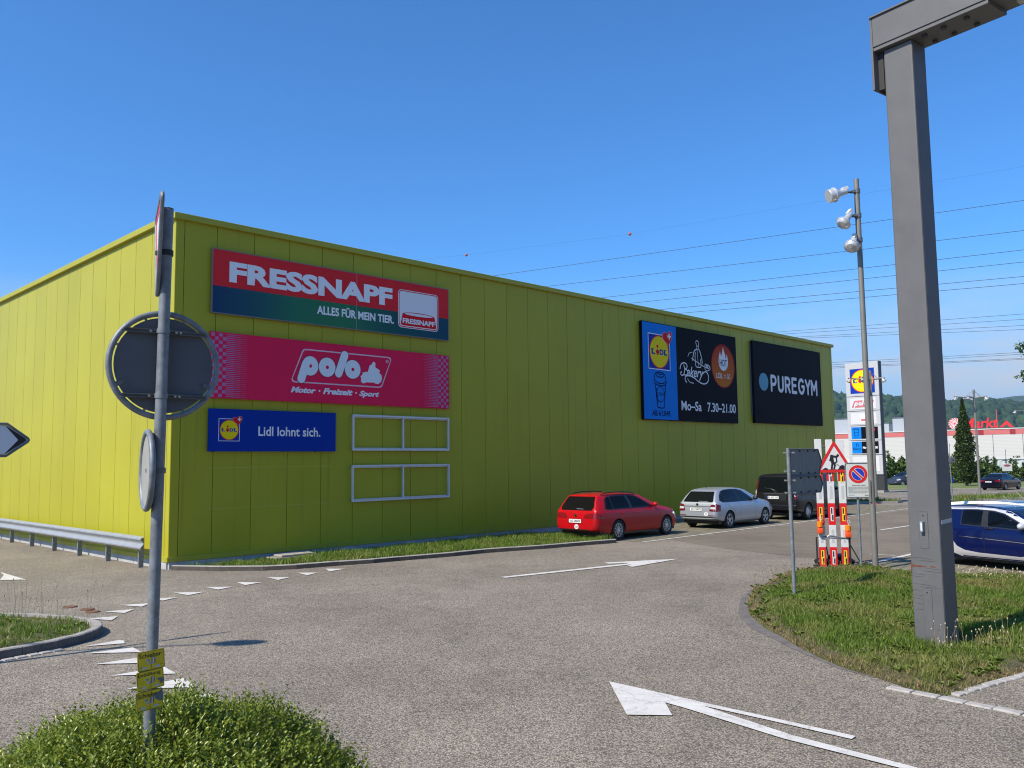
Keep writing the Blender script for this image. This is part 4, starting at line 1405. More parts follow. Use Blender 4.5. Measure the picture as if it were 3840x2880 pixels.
# three yellow plates
M_PLY = mat('plate_yellow', (0.66, 0.50, 0.010), 0.55, var=0.15, vscale=18)
M_PLG = mat('plate_grey_field', (0.46, 0.48, 0.48), 0.5)
M_LICH = mat('plate_dirt', (0.12, 0.15, 0.16), 0.8, var=0.2, vscale=30)
for i, (zc, txt, nums, tl) in enumerate(((1.492, 'Schieber', ('140', '200', '7.60'), 3.5), (1.393, 'Entlüftung', ('80', '1', '3.80'), 5.0), (1.290, 'Schieber', ('80', '100', '6.53'), 4.6))):
    f = fr_at(pl(zc) + Vector((0.014, -0.040, 0)), 51, tl)
    o, u, v, n = f
    hw, hh = 0.067, 0.049
    pp = MB().prism(rrect(-hw, -hh, hw, hh, 0.008), f, -0.006, 0.0).build('plate', M_PLY, pst)
    MB().ring(rrect(-hw, -hh, hw, hh, 0.008), rrect(-hw + .003, -hh + .003, hw - .003, hh - .003, 0.006), f, -0.007, 0.002).build('plate_rim', mat('plate_edge', (0.20, 0.17, 0.03), 0.6), pp)
    mb = MB()
    for a, b, c_, d_ in ((-0.028, -0.002, -0.008, 0.008), (0.006, -0.002, 0.026, 0.008), (-0.018, -0.019, 0.016, -0.008), (-0.046, -0.040, -0.022, -0.029), (0.018, -0.040, 0.042, -0.029)):
        mb.prism([(a, b), (c_, b), (c_, d_), (a, d_)], f, 0.0005, 0.0012)
    mb.build('number_field', M_PLG, pp)
    mb = MB()
    mb.text(txt, f, (-0.060, 0.016, 0.052, 0.040), bold=0.015, t=0.001)
    mb.text(nums[0], f, (-0.022, -0.001, -0.007, 0.007), t=0.0018)
    mb.text(nums[1], f, (0.010, -0.001, 0.020, 0.007), t=0.0018)
    mb.text(nums[2], f, (-0.012, -0.017, 0.010, -0.008), t=0.0018)
    add_stroke(mb, [(0.0, -0.020), (0.0, -0.042)], 0.002, f, 0.001)
    add_stroke(mb, [(-0.042, -0.030), (-0.056, -0.030)], 0.002, f, 0.001)
    add_stroke(mb, [(0.042, -0.030), (0.056, -0.030)], 0.002, f, 0.001)
    mb.build('lettering', M_INK, pp)
    if i:
        pts = [(0.065, 0.045), (0.066, -0.02), (0.045, -0.012), (0.03, 0.0), (0.018, 0.010 + .01 * i), (0.03, 0.018), (0.045, 0.03)]
        if i == 1:
            pts = [(0.066, -0.005), (0.066, -0.018), (0.05, -0.03), (0.042, -0.012), (0.03, -0.004), (0.045, 0.0)]
        MB().prism([pts[j] for j in range(len(pts))][::-1], f, 0.001, 0.0022).build('dirt_patch', M_LICH, pp)
    MB().box(o - n * 0.014, (0.05, 0.02, 0.03)).build('plate_bracket', M_GALVD, pp)

# ---- cantilevered direction sign at the left edge
ar = thing('direction_sign', 'white direction arrow sign with a black point, cut by the left edge', 'sign', (-8.03, 10.21, 0.09))
MB().tube([(0, 0, -0.3), (0, 0, 3.2)], 0.045, 16).build('post', M_GALV, ar, 40)
f = fr_at(Vector((-6.497 + 8.03, 11.5 - 10.21, 2.872 - 0.09)), 50)
o, u, v, n = f
hh = 0.214
def arrow(k, L=0.88):
    h_ = hh - k
    return [(-L + k, -h_), (-0.285 - k * 0.3, -h_), (-0.035 - k * 1.1, -0.022), (-0.022 - k * 1.1, 0.0), (-0.035 - k * 1.1, 0.022), (-0.285 - k * 0.3, h_), (-L + k, h_)]
ap = MB().prism(arrow(0.018), f, -0.004, 0.0).build('panel', M_INK, ar)
MB().prism([(-0.84, -hh + .03), (-0.305, -hh + .03), (-0.15, 0.0), (-0.305, hh - .03), (-0.84, hh - .03)], f, 0.0, 0.003).build('white_field', mat('shaded_field_white', (0.62, 0.64, 0.66), 0.5), ap)
MB().ring(arrow(0.024), arrow(0.029), f, 0.002, 0.0045).build('white_line', M_PAINTW, ap)
mb = MB()
pts = arrow(0.0)
mb.tube([o + u * a + v * b for a, b in pts], 0.0165, 8, closed=True)
mb.build('rim', M_GALVD, ap, 40)
MB().text('st', f, (-0.475, 0.02, -0.365, 0.135), bold=0.01, t=0.0045).build('lettering', M_INK, ap)
mb = MB()
for z in (0.12, -0.12):
    mb.tube([Vector((0, 0, 2.872 - 0.09 + z)), o - n * 0.03 + u * -0.4 + v * z], 0.018, 10)
mb.build('arm', M_GALV, ar, 40)

# ---- guard rail along the short wall
SD = Vector((-WD.y, WD.x, 0))                # along the short wall, away from the corner
gr = thing('guard_rail', 'galvanised W-beam guard rail in front of the sunlit short green wall', 'guard rail', CORN - WD * 0.26 + SD * 0.6, math.atan2(SD.y, SD.x))
# local x along the rail; local y = SD rotated 90 deg: outward is +y when it points away from the store
LO = -1 if (Matrix.Rotation(math.atan2(SD.y, SD.x), 3, 'Z') @ Vector((0, 1, 0))).dot(-WD) < 0 else 1
prof = [(0.0, 0.785), (0.035, 0.770), (0.075, 0.735), (0.078, 0.705), (0.03, 0.655), (0.005, 0.625), (0.005, 0.595), (0.03, 0.565), (0.078, 0.515), (0.075, 0.485), (0.035, 0.450), (0.0, 0.435)]
mb = MB()
xs = [0.0] + [i * 2.15 for i in range(1, 12)]
vs = [(x, LO * (0.09 + a), b) for x in xs for a, b in prof]
k = len(prof)
fs = [(i * k + j, (i + 1) * k + j, (i + 1) * k + j + 1, i * k + j + 1) for i in range(len(xs) - 1) for j in range(k - 1)]
mb.add(vs, fs)
mb.build('rail', mat('bright_galvanised', (0.38, 0.40, 0.41), 0.42, 0.4, var=0.10, vscale=5), gr, 35)
mb = MB()
for x in xs[1:]:
    for dx in (-0.12, -0.06, 0.06, 0.12):
        for z in (0.72, 0.50):
            mb.ball((x + dx, LO * 0.168, z), 0.011, sub=1)
mb.build('bolt', M_BOLT, gr)
for i in range(11):
    x = 0.35 + i * 2.15
    pm = MB()
    pm.box((x, LO * 0.0, 0.26), (0.012, 0.11, 0.92))
    pm.box((x + .03, LO * 0.055, 0.26), (0.07, 0.008, 0.92))
    pm.box((x + .03, LO * -0.055, 0.26), (0.07, 0.008, 0.92))
    pm.box((x + .02, LO * 0.075, 0.61), (0.08, 0.03, 0.12))
    pm.build('post', M_GALV, gr)

# ---- rusty covers in the road and the slab beside the kerb
M_RUST = mat('rusty_iron', (0.16, 0.075, 0.045), 0.85, var=0.25, vscale=18, bump=0.4, bscale=50)
for (x, y), lab in zip(((-7.98, 15.58), (-7.52, 15.28), (-7.30, 15.02)), ('rusty round valve cover left of the road, farthest from the kerb triangles', 'rusty round valve cover between two others near the traffic island', 'rusty round valve cover touching a white give-way triangle')):
    cv = thing('valve_cover', lab, 'cover', (x, y, 0), 0, 'rusty covers in the road')
    MB().lathe([(0, 0.0), (0, 0.095), (-0.004, 0.10), (-0.004, 0.112), (0, 0.116), (-0.012, 0.125)], (0, 0, 0.016), (0, 0, 1.0), 24).build('lid', M_RUST, cv)
sl = thing('manhole_cover', 'flat concrete manhole slab lying in the grass strip under the green wall', 'cover', W(3.05, 0.62, 0.03), W_ROT)
MB().bbox((0, 0, 0.03), (1.25, 0.55, 0.12), 0.015).build('slab', M_KERB, sl)
MB().bbox((0.05, -0.02, 0.12), (1.0, 0.42, 0.05), 0.012).build('slab_lid', mat('weathered_concrete', (0.33, 0.30, 0.25), 0.9, var=0.25, vscale=7), sl)

# ---- sign post on the right-hand island, boards seen from behind
sp = thing('sign_post', 'grey post on the island with two blank arrow boards seen from behind', 'sign post', (5.07, 15.71, 0))
MB().tube([(0, 0, -0.2), (-0.012, 0, 2.692)], 0.034, 18).build('post', M_GALV, sp, 40)
M_BACKW = mat('weathered_sign_back', (0.19, 0.188, 0.175), 0.55, 0.0, var=0.18, vscale=4, stretch=(3, 3, 0.5))
for z0, z1 in ((2.195, 2.672), (1.845, 2.165)):
    f = fr_at(Vector((0.0, -0.01, 0)), 40)
    o, u, v, n = f
    zc, hh = (z0 + z1) / 2, (z1 - z0) / 2
    def ab(k, L=1.62):
        h_ = hh - k
        return [(0.045 + k, zc - h_), (L - hh * 0.75, zc - h_), (L - k * 1.5, zc), (L - hh * 0.75, zc + h_), (0.045 + k, zc + h_)]
    bd = MB().prism(ab(0.01), f, -0.006, -0.002).build('arrow_board', M_BACKW, sp)
    mb = MB()
    mb.tube([o + u * a + v * b for a, b in ab(0.0)], 0.014, 8, closed=True)
    mb.build('rim', M_GALVD, bd, 40)
    for a in (0.5, 0.9, 1.25):
        for s_ in (-1, 1):
            MB().box(o + u * a + v * (zc + s_ * (hh - .03)) + n * .004, (0.025, 0.025, 0.03)).build('tab', M_RUB, bd)
for z in (2.607, 2.27, 2.101, 1.877):
    cl = MB().tube([(0, 0, z - .018), (0, 0, z + .018)], 0.042, 16).build('clamp', M_GALVD, sp, 40)
    mb = MB()
    for a in (-0.085, 0.085):
        mb.tube([Vector((a, -0.02, z)), Vector((a, 0.02, z))], 0.017, 8)
    mb.box((0, 0.0, z), (0.16, 0.012, 0.022))
    mb.build('bolt', M_BOLT, cl)

# ---- stored barrier planks with road-works sign
f0 = fr_at((0, 0, 0), 100)
M_REFG = mat('reflector_grey', (0.46, 0.48, 0.50), 0.35)
M_STY = mat('sticker_yellow', (0.75, 0.58, 0.02), 0.5)
bars = [(7.105, 2.945, 'leftmost of three upright red and white barrier planks, yellow stickers'), (7.345, 2.93, 'middle of three upright barrier planks, bright red with white stickers'), (7.595, 2.925, 'rightmost upright barrier plank, beside the no-parking sign')]
M_RED2 = mat('fresh_red', (0.66, 0.010, 0.014), 0.4)
for i, (x, ht, lab) in enumerate(bars):
    y = 19.9 + (x - 7.105) * -0.17
    bt = thing('barrier_plank', lab, 'barrier', (x, y, 0), 0, 'stored barrier planks')
    hw = 0.076
    zs_ = [0.0, 0.46, 0.965, 1.46, 1.965, 2.235, ht]
    for j in range(6):
        red = j in (0, 2, 4)
        m_ = (M_RED2 if i == 1 else M_PAINTR) if red else M_PAINTW
        seg = MB().bbox(Vector((0, 0, (zs_[j] + zs_[j + 1]) / 2)), (2 * hw, 0.05, zs_[j + 1] - zs_[j] - 0.0005), 0.004, Matrix.Rotation(R(-10), 3, 'Z')).build('red_band' if red else 'white_band', m_, bt)
        g_ = (Vector((0, 0, 0)), f0[1], f0[2], f0[3])
        zc = (zs_[j] + zs_[j + 1]) / 2
        if red:
            a = 0.16
            MB().prism([(-.035, zc - a), (.035, zc - a), (.035, zc + a), (-.035, zc + a)], g_, 0.0255, 0.0275).build('sticker', M_PAINTW if i == 1 else M_STY, seg)
            mb = MB()
            mb.prism([(-.004, zc - a + .02), (.028, zc - a + .02), (.028, zc - .02), (-.004, zc - .02)], g_, 0.028, 0.0285)
            mb.prism([(-.02, zc + .01), (.01, zc + .01), (.01, zc + a - .02), (-.02, zc + a - .02)], g_, 0.028, 0.0285)
            mb.build('sticker_print', M_INK, seg)
        elif j < 5:
            MB().prism([(-.028, zc - .15), (.028, zc - .15), (.028, zc + .15), (-.028, zc + .15)], g_, 0.0255, 0.0275).build('reflector', M_REFG, seg)
stn = thing('barrier_stand', 'dark steel stand strapped round the upright barrier planks', 'stand', (7.35, 19.9, 0))
mb = MB()
mb.box((-0.37, 0.0, 0.36), (0.03, 0.06, 0.66), Matrix.Rotation(R(-10), 3, 'Z'))
mb.box((0.36, -0.08, 0.36), (0.03, 0.06, 0.72), Matrix.Rotation(R(-10), 3, 'Z'))
mb.box((0.0, 0.05, 0.03), (0.86, 0.04, 0.04), Matrix.Rotation(R(-10), 3, 'Z'))
mb.tube([(0.36, -0.05, 0.55), (0.62, -0.12, 0.02)], 0.014, 8)
mb.tube([(-0.12, 0.08, 0.45), (0.05, 0.4, 0.02)], 0.014, 8)
mb.build('leg', M_RUB, stn)
mb = MB()
mb.tube([Vector((-0.38, 0.02, 0.69)), Vector((-0.1, -0.05, 0.70)), Vector((0.10, -0.09, 0.675)), Vector((0.38, -0.12, 0.66))], 0.017, 8)
mb.build('strap', M_GALVD, stn)
mb = MB()
mb.tube([Vector((-0.14, -0.055, 0.70)), Vector((-0.1, -0.07, 0.735)), Vector((0.0, -0.09, 0.725)), Vector((0.12, -0.11, 0.705)), Vector((0.14, -0.10, 0.67)), Vector((0.0, -0.08, 0.68)), Vector((-0.14, -0.055, 0.69))], 0.010, 6)
mb.build('turnbuckle', M_ALU, stn)
tb = MB()
tb.tube([f0[1] * -0.32 + UP * 2.775 + Vector((0, 0.0, 0)) - f0[3] * -0.035, f0[1] * 0.34 + UP * 2.765 - f0[3] * -0.035], 0.02, 8)
tb.build('top_rail', M_GALVD, stn)
sb = thing('sandbag', 'black plastic sandbags slumped behind the foot of the barrier planks', 'bag', (7.55, 20.2, 0))
for (x, y, z, rx, ry, rz) in ((-0.28, 0.02, 0.09, 0.24, 0.16, 0.10), (0.12, 0.05, 0.10, 0.30, 0.18, 0.11), (0.02, 0.0, 0.20, 0.22, 0.15, 0.07)):
    q = MB().ball((x, y, z), (rx, ry, rz), sub=3)
    q.v = [(a + 0.02 * math.sin(b * 40 + a * 23), b, c + 0.018 * math.sin(a * 31) * math.cos(b * 27)) for a, b, c in q.v]
    q.build('bag', mat('black_plastic', (0.012, 0.012, 0.014), 0.32), sb, 180)
# triangle
tz = 2.415
rw = thing('warning_sign', 'triangular road-works sign with a digging man, on the barrier planks', 'sign', (7.44, 19.83, 0))
f = fr_at(Vector((0, -0.03, tz)), 98)
td = MB().prism(tri_pts(0.86, 0.03), f, -0.004, 0.0).build('panel', M_PAINTW, rw)
MB().ring(tri_pts(0.86, 0.03), tri_pts(0.635, 0.006), f, 0.0005, 0.004).build('red_border', M_PAINTR, td)
pm = MB()
hx = 0.0
pm.prism(circle(0.075, 0.145, 0.030, None, 12), f, 0.001, 0.004)
for a, b, w1 in (((0.05, 0.11), (-0.06, 0.13), 0.05), ((-0.06, 0.13), (-0.045, -0.02), 0.07), ((-0.045, 0.0), (-0.07, -0.17), 0.042), ((-0.03, 0.0), (0.005, -0.085), 0.045), ((0.005, -0.085), (-0.02, -0.17), 0.036), ((0.04, 0.10), (0.05, 0.0), 0.03), ((0.05, 0.0), (0.0, -0.03), 0.026), ((-0.08, 0.10), (-0.105, 0.03), 0.028), ((-0.105, 0.03), (-0.03, 0.0), 0.024)):
    pm.prism(capsule(a, b, w1 / 2, 5), f, 0.001, 0.0035 + 0.0001 * len(pm.f) / 20)
pm.prism(capsule((-0.09, 0.04), (0.13, -0.12), 0.006, 3), f, 0.001, 0.003)
pm.prism([(0.06, -0.185), (0.30, -0.185), (0.27, -0.16), (0.24, -0.115), (0.20, -0.085), (0.16, -0.075), (0.12, -0.10), (0.09, -0.15)], f, 0.001, 0.003)
pm.prism([(-0.29, -0.185), (-0.13, -0.185), (-0.17, -0.15), (-0.21, -0.135), (-0.25, -0.16)], f, 0.001, 0.003)
pm.prism([(-0.13, -0.185), (0.06, -0.185), (0.06, -0.175), (-0.13, -0.175)], f, 0.001, 0.0028)
pm.build('digging_man', M_INK, td)
# lamps
M_ORA = mat('amber_lens', (0.80, 0.22, 0.006), 0.25, spec=0.5)
M_ORB = mat('orange_plastic', (0.78, 0.085, 0.012), 0.4)
for (x, y, zt, zb, lab) in ((7.045, 19.82, 1.035, 0.92, 'orange warning lamp hung on the left barrier plank'), (7.655, 19.74, 0.955, 0.835, 'orange warning lamp hung on the right barrier plank')):
    lp = thing('warning_lamp', lab, 'lamp', (x, y, 0), R(-12), 'orange warning lamps')
    MB().lathe([(0, 0.0), (0, 0.055), (0.01, 0.066), (0.115, 0.066), (0.13, 0.05), (0.13, 0.0)], (0, 0, zb + 0.0), (0, 0, 3), 18).build('lens', M_ORA, lp, 40)
    MB().bbox((0, 0, zb - 0.075), (0.125, 0.10, 0.14), 0.016).build('battery_box', M_ORB, lp, 40)
    MB().tube([Vector((0.02 + 0.034 * math.cos(t), 0, zt + 0.09 + 0.034 * math.sin(t))) for t in [2 * math.pi * i / 14 for i in range(14)]], 0.005, 6, closed=True).tube([(0.02, 0, zb + .12), (0.02, 0, zt + .06)], 0.005, 6).build('ring', M_PAINTW, lp)

# ---- no-parking sign
npk = thing('no_parking_sign', 'white court-order no-parking sign with a red and blue disc on a thin post', 'sign', (7.90, 19.7, 0))
MB().tube([(0, 0, -0.2), (0, 0, 1.62)], 0.028, 16).build('post', M_GALV, npk, 40)
f = fr_at(Vector((0.015, -0.045, 1.99)), 97)
o, u, v, n = f
pn = MB().prism(rrect(-.275, -.385, .275, .385, 0.03), f, -0.006, 0.0).build('panel', mat('enamel_grey_white', (0.56, 0.58, 0.55), 0.4, var=0.04, vscale=3), npk)
MB().tube([o + u * a + v * b for a, b in rrect(-.28, -.39, .28, .39, 0.04)], 0.012, 8, closed=True).build('rim', M_GALV, pn, 40)
MB().prism(circle(-0.005, 0.135, 0.205, None, 40), f, 0.001, 0.003).build('red_disc', M_PAINTR, pn)
mb = MB()
MB().prism(circle(-0.005, 0.135, 0.142, None, 40), f, 0.002, 0.0045).build('white_ring', M_PAINTW, pn)
for e in (0, 1):
    a0 = -45 + 180 * e
    half = [(-0.005 + 0.134 * math.cos(R(a0 + t)) , 0.135 + 0.134 * math.sin(R(a0 + t))) for t in [14 + 152 * i / 18 for i in range(19)]]
    MB().prism(half, f, 0.003, 0.0062).build('blue_field', mat('sign_royal_blue', (0.02, 0.04, 0.42), 0.4), pn)
c45 = math.sqrt(.5)
sl_ = [(-0.005 + a * c45 + b * c45, 0.135 - a * c45 + b * c45) for a, b in ((-.15, -.018), (.15, -.018), (.15, .018), (-.15, .018))]
MB().prism(sl_, f, 0.004, 0.0075).build('red_slash', M_PAINTR, pn)
mb = MB()
mb.text('Richterliches Verbot', f, (-0.15, -0.135, 0.15, -0.105), bold=0.015, t=0.002)
for k, (a, b) in enumerate(((-.23, .23), (-.23, .22), (-.23, .23), (-.23, -.12), (-.23, .23), (-.23, .21), (-.23, .17))):
    z = -0.16 - 0.022 * k
    x = a
    while x < b:
        w_ = random.uniform(0.02, 0.06)
        mb.prism([(x, z - .0045), (min(x + w_, b), z - .0045), (min(x + w_, b), z + .0045), (x, z + .0045)], f, 0.001, 0.002, side=False)
        x += w_ + 0.008
mb.prism([(-.23, -.345), (-.10, -.345), (-.10, -.338), (-.23, -.338)], f, 0.001, 0.002, side=False)
mb.prism([(.12, -.352), (.23, -.352), (.23, -.338), (.12, -.338)], f, 0.001, 0.002, side=False)
mb.build('lettering', mat('faded_black', (0.10, 0.10, 0.11), 0.6), pn)

# ---- floodlight mast
fl_ = thing('floodlight_mast', 'tall grey mast on the island with three silver floodlights near its top', 'lamp post', (8.11, 19.42, 0))
M_MAST = mat('mast_grey', (0.20, 0.195, 0.175), 0.5, 0.2, var=0.10, vscale=3)
M_LAMPW = mat('lamp_aluminium', (0.62, 0.63, 0.63), 0.3, 0.45, var=0.05)
MB().tube([(0, 0, -0.2), (0, 0, 4), (0, 0, 8.99)], [0.066, 0.063, 0.058], 20).build('pole', M_MAST, fl_, 40)
MB().bbox((-0.06, -0.05, 1.75), (0.03, 0.06, 0.5), 0.005).build('cable_cover', M_MAST, fl_)
mb = MB()
mb.tube([(-0.065, -0.02, 8.55), (-0.075, -0.03, 8.3), (-0.07, -0.03, 8.1), (-0.07, -0.02, 7.6)], 0.009, 6)
mb.build('cable', M_RUB, fl_)
for zc, ax, hz, kind in ((8.70, Vector((-1, -0.12, -0.30)), 0.30, 0), (8.12, Vector((-0.62, -0.25, -0.72)), 0.24, 1), (7.54, Vector((-0.45, -0.55, -0.70)), 0.16, 2)):
    fd = MB().tube([(0, 0, zc - .05), (0, 0, zc + .05)], 0.074, 16).build('floodlight', M_GALVD, fl_, 40)
    ax = ax.normalized()
    sd = Vector((-1, -0.15 - 0.2 * kind, -0.06)).normalized()
    a0 = Vector((0, 0, zc - .01))
    hub = a0 + sd * (hz + 0.02)
    am = MB()
    for e in (-.035, .035):
        am.tube([a0 + Vector((0, e, 0)), hub + Vector((0, e, -0.01))], 0.014, 8)
    am.box(a0 + sd * 0.1, (0.10, 0.10, 0.05))
    am.build('arm', M_GALVD, fd)
    b0 = hub
    MB().lathe([(-0.06, 0.0), (-0.06, 0.065), (0.10, 0.075), (0.12, 0.08), (0.24, 0.155), (0.25, 0.175), (0.275, 0.175), (0.28, 0.16), (0.40, 0.158) if kind == 0 else (0.30, 0.150), (0.41, 0.15) if kind == 0 else (0.34, 0.11), (0.41, 0.0) if kind == 0 else (0.36, 0.0)], b0, b0 + ax, 24).build('lamp_head', M_LAMPW, fd, 30)
    MB().bbox(b0 - ax * 0.02 + Vector((0, 0, 0.07)), (0.16, 0.09, 0.08), 0.01, ax.to_track_quat('X', 'Z').to_matrix()).build('ballast_box', M_PAINTW, fd)

# ---- the grey height gantry at the right
BAZ = 144.0
PF = Vector((5.53, 11.2, 0))
gb = Vector((math.sin(R(BAZ)), math.cos(R(BAZ)), 0))      # along the beam, towards the viewer's right
gn = Vector((-gb.y, gb.x, 0))                             # to the back
if gn.y < 0:
    gn = -gn
ga = thing('height_gantry', 'massive dark grey steel gantry of a square pillar and overhead beam', 'gantry', PF, math.atan2(gb.y, gb.x))
# local: x along the beam, y to the back (or front)
YS = 1 if (Matrix.Rotation(math.atan2(gb.y, gb.x), 3, 'Z') @ Vector((0, 1, 0))).dot(gn) > 0 else -1
PW, PD, PH = 0.415, 0.36, 8.21
def lb(x0, x1, y0, y1, z0, z1, bev=0.0, mb=None):
    mb = mb or MB()
    c = ((x0 + x1) / 2, YS * (y0 + y1) / 2, (z0 + z1) / 2)
    d = (abs(x1 - x0), abs(y1 - y0), abs(z1 - z0))
    return mb.bbox(c, d, bev) if bev else mb.box(c, d)
lb(-PW, 0, 0, PD, -0.3, PH, 0.022).build('pillar', M_STEELG, ga)
BL = 8.6
bz0, bz1 = 8.27, 8.70
lb(-0.51, BL, -0.09, 0.45, bz0, bz1, 0.006).build('beam', M_STEELG, ga)
lb(-0.545, BL + .04, -0.115, 0.48, bz1, bz1 + 0.02).build('beam_cap', M_STEELG, ga)
lb(-0.515, 1.05, -0.075, 0.435, bz0 - 0.055, bz0 - 0.001, 0.004).build('base_plate', M_STEELG, ga)
lb(-0.545, -0.513, -0.09, 0.45, bz0 - 0.62, bz1 - 0.005, 0.003).build('end_plate', M_STEELG, ga)
lb(-0.512, -PW - 0.02, 0.03, 0.33, bz0 - 0.60, bz0 - 0.06).build('end_gap_fill', M_GALVD if False else mat('gantry_gap_shade', (0.03, 0.03, 0.03), 0.7), ga)  # dark block filling the gap to the pillar in place of its shade
for x, y in ((0.16, 0.02), (0.16, 0.30), (0.42, 0.02), (0.42, 0.30), (0.72, 0.02), (0.72, 0.30)):
    MB().tube([Vector((x, YS * (y + .03), bz0 - 0.09)), Vector((x, YS * (y + .03), bz0 - 0.05))], 0.035, 6).build('bolt', mat('painted_bolt', (0.05, 0.05, 0.05), 0.6), ga)
for x0, x1 in ((1.25, 1.65), (2.1, 3.6), (4.2, 5.7), (6.3, 7.8)):
    lw = lb(x0, x1, 0.02, 0.32, bz0 - 0.012, bz0 - 0.002).build('slot_shade', mat('gantry_gap_shade', (0.03, 0.03, 0.03), 0.7), ga)  # flat dark plate painting in the shade of an open slot
    lb(x0 + 0.02, x1 - 0.02, 0.20, 0.30, bz0 - 0.06, bz0 - 0.013).build('slot_lit_face', mat('lit_face_grey', (0.45, 0.45, 0.43), 0.5), lw)  # pale plate standing in for the slot's lit inner face
# inspection doors and small things on the pillar
def pdoor(z0, z1, nm):
    fy = (Vector((-0.5 * PW, 0, 0)), Vector((1, 0, 0)), UP, Vector((0, -YS, 0)))
    d_ = MB()
    d_.prism(rrect(-.058, z0, .058, z1, 0.02), fy, 0.0, 0.0035)
    o_ = d_.build(nm, M_STEELG, ga)
    MB().ring(rrect(-.061, z0 - .003, .061, z1 + .003, 0.022), rrect(-.058, z0, .058, z1, 0.02), fy, 0.0, 0.0012).build('door_gap', M_RUB, o_)
    MB().prism(circle(0, z1 - .05, .010, None, 12), fy, 0.0035, 0.006).build('lock', M_RUB, o_)
    return o_
d1 = pdoor(1.30, 1.78, 'inspection_door')
d2_ = pdoor(0.12, 0.78, 'inspection_door')
fy = (Vector((-0.5 * PW, 0, 0)), Vector((1, 0, 0)), UP, Vector((0, -YS, 0)))
MB().bbox((-0.5 * PW - .005, -YS * 0.03, 1.585), (0.045, 0.06, 0.14), 0.006).build('key_box', mat('key_box_grey', (0.20, 0.26, 0.30), 0.4, 0.3), d1)
MB().prism([(-.012, 1.535), (.012, 1.535), (.012, 1.64), (-.012, 1.64)], fy, 0.0605, 0.062).build('key_box_buttons', M_PAINTW, d1)
mb = MB()
mb.prism([(-.206, 1.045), (-.10, 1.05), (.00, 1.058), (.02, 1.066), (-.04, 1.074), (-.17, 1.078), (-.19, 1.105), (-.206, 1.10)], fy, 0.0, 0.001)
mb.prism([(.06, 1.062), (.13, 1.06), (.12, 1.078), (.06, 1.08)], fy, 0.0, 0.001)
mb.prism([(-.207, 0.95), (-.198, 0.96), (-.190, 1.05), (-.206, 1.05)], fy, 0.0, 0.0012)
mb.build('rust_scrape', mat('scrape_rust', (0.135, 0.050, 0.028), 0.9, var=0.4, vscale=40), ga)
mb = MB()
for z, a, b in ((1.17, -.2, .1), (1.14, -.1, .15), (1.045, .0, .2), (0.96, -.18, .0), (0.93, -.2, -.02), (0.83, -.19, .12), (0.80, -.1, .18), (0.75, -.2, -.06), (0.68, -.2, .0), (0.64, -.2, -.08), (0.58, -.18, -.05), (0.5, -.17, -.02), (1.01, -.05, .205)):
    add_stroke(mb, [(a, z), ((a + b) / 2, z + random.uniform(-.006, .006)), (b, z + random.uniform(-.01, .01))], [0.002, 0.006, 0.002], fy, 0.0013)
mb.build('scratch', mat('scratch_dark', (0.05, 0.05, 0.05), 0.8), ga)
MB().prism([(.06, 1.62), (.32, 1.64), (.325, 1.69), (.06, 1.67)] if YS > 0 else [(-.325, 1.64), (-.06, 1.62), (-.06, 1.67), (-.32, 1.69)], (Vector((0, 0, 0)), Vector((0, YS if YS > 0 else 1, 0)), UP, Vector((1, 0, 0))), 0.0, 0.002).build('sticker', mat('faded_sticker', (0.40, 0.45, 0.47), 0.6), ga)
# far leg, outside the picture
lb(BL - PW, BL, 0, PD, -0.3, PH, 0.022).build('pillar', M_STEELG, ga)

# street lamp outside the left edge, whose arm and head throw a shadow across the junction
lx, ly = -12.65, 7.26
sl2 = thing('street_lamp', 'street lamp standing beyond the left edge whose shadow crosses the road', 'lamp post', (lx, ly, 0))
MB().tube([(0, 0, -.2), (0, 0, 8.0)], [.075, .05], 14).build('pole', M_MAST, sl2, 40)
hd_ = Vector((-10.37 - lx, 7.62 - ly, 8.0))
MB().tube([Vector((0, 0, 7.9)), hd_ * .5 + UP * 4.0, hd_], .028, 10).build('arm', M_MAST, sl2, 40)
MB().ball(hd_ + Vector((.3, .05, 0)), (.40, .20, .08), Matrix.Rotation(R(9), 3, 'Z')).build('lamp_head', M_LAMPW, sl2, 180)
# ================================================================== vehicles
M_TYRE = mat('tyre_rubber', (0.015, 0.015, 0.016), 0.8)
M_RIM = mat('alloy_silver', (0.55, 0.56, 0.57), 0.32, 0.75)
M_CABIN = mat('cabin_dark', (0.014, 0.014, 0.016), 0.8)
M_SEAT = mat('seat_cloth', (0.020, 0.021, 0.026), 0.9)
M_GLASS = glass_mat('car_glass', (0.55, 0.62, 0.60), 0.62)
M_GLASSD = glass_mat('dark_car_glass', (0.25, 0.28, 0.28), 0.30)
M_BLKP = mat('black_trim', (0.012, 0.012, 0.013), 0.35)
M_CHROME = mat('chrome', (0.75, 0.76, 0.77), 0.12, 1.0)
M_TAIL = mat('tail_lens_red', (0.20, 0.004, 0.008), 0.12, coat=0.6)
M_TAILD = mat('tail_lens_dark', (0.13, 0.006, 0.012), 0.12, coat=0.6)
M_LENS = mat('lens_clear', (0.70, 0.72, 0.74), 0.10, 0.3, coat=0.5)
M_PLATE = mat('plate_white', (0.72, 0.73, 0.73), 0.45)
def paint_mat(name, rgb, metal=0.0, rough=0.3):
    return mat(name, rgb, rough, metal, coat=0.25, spec=0.25)

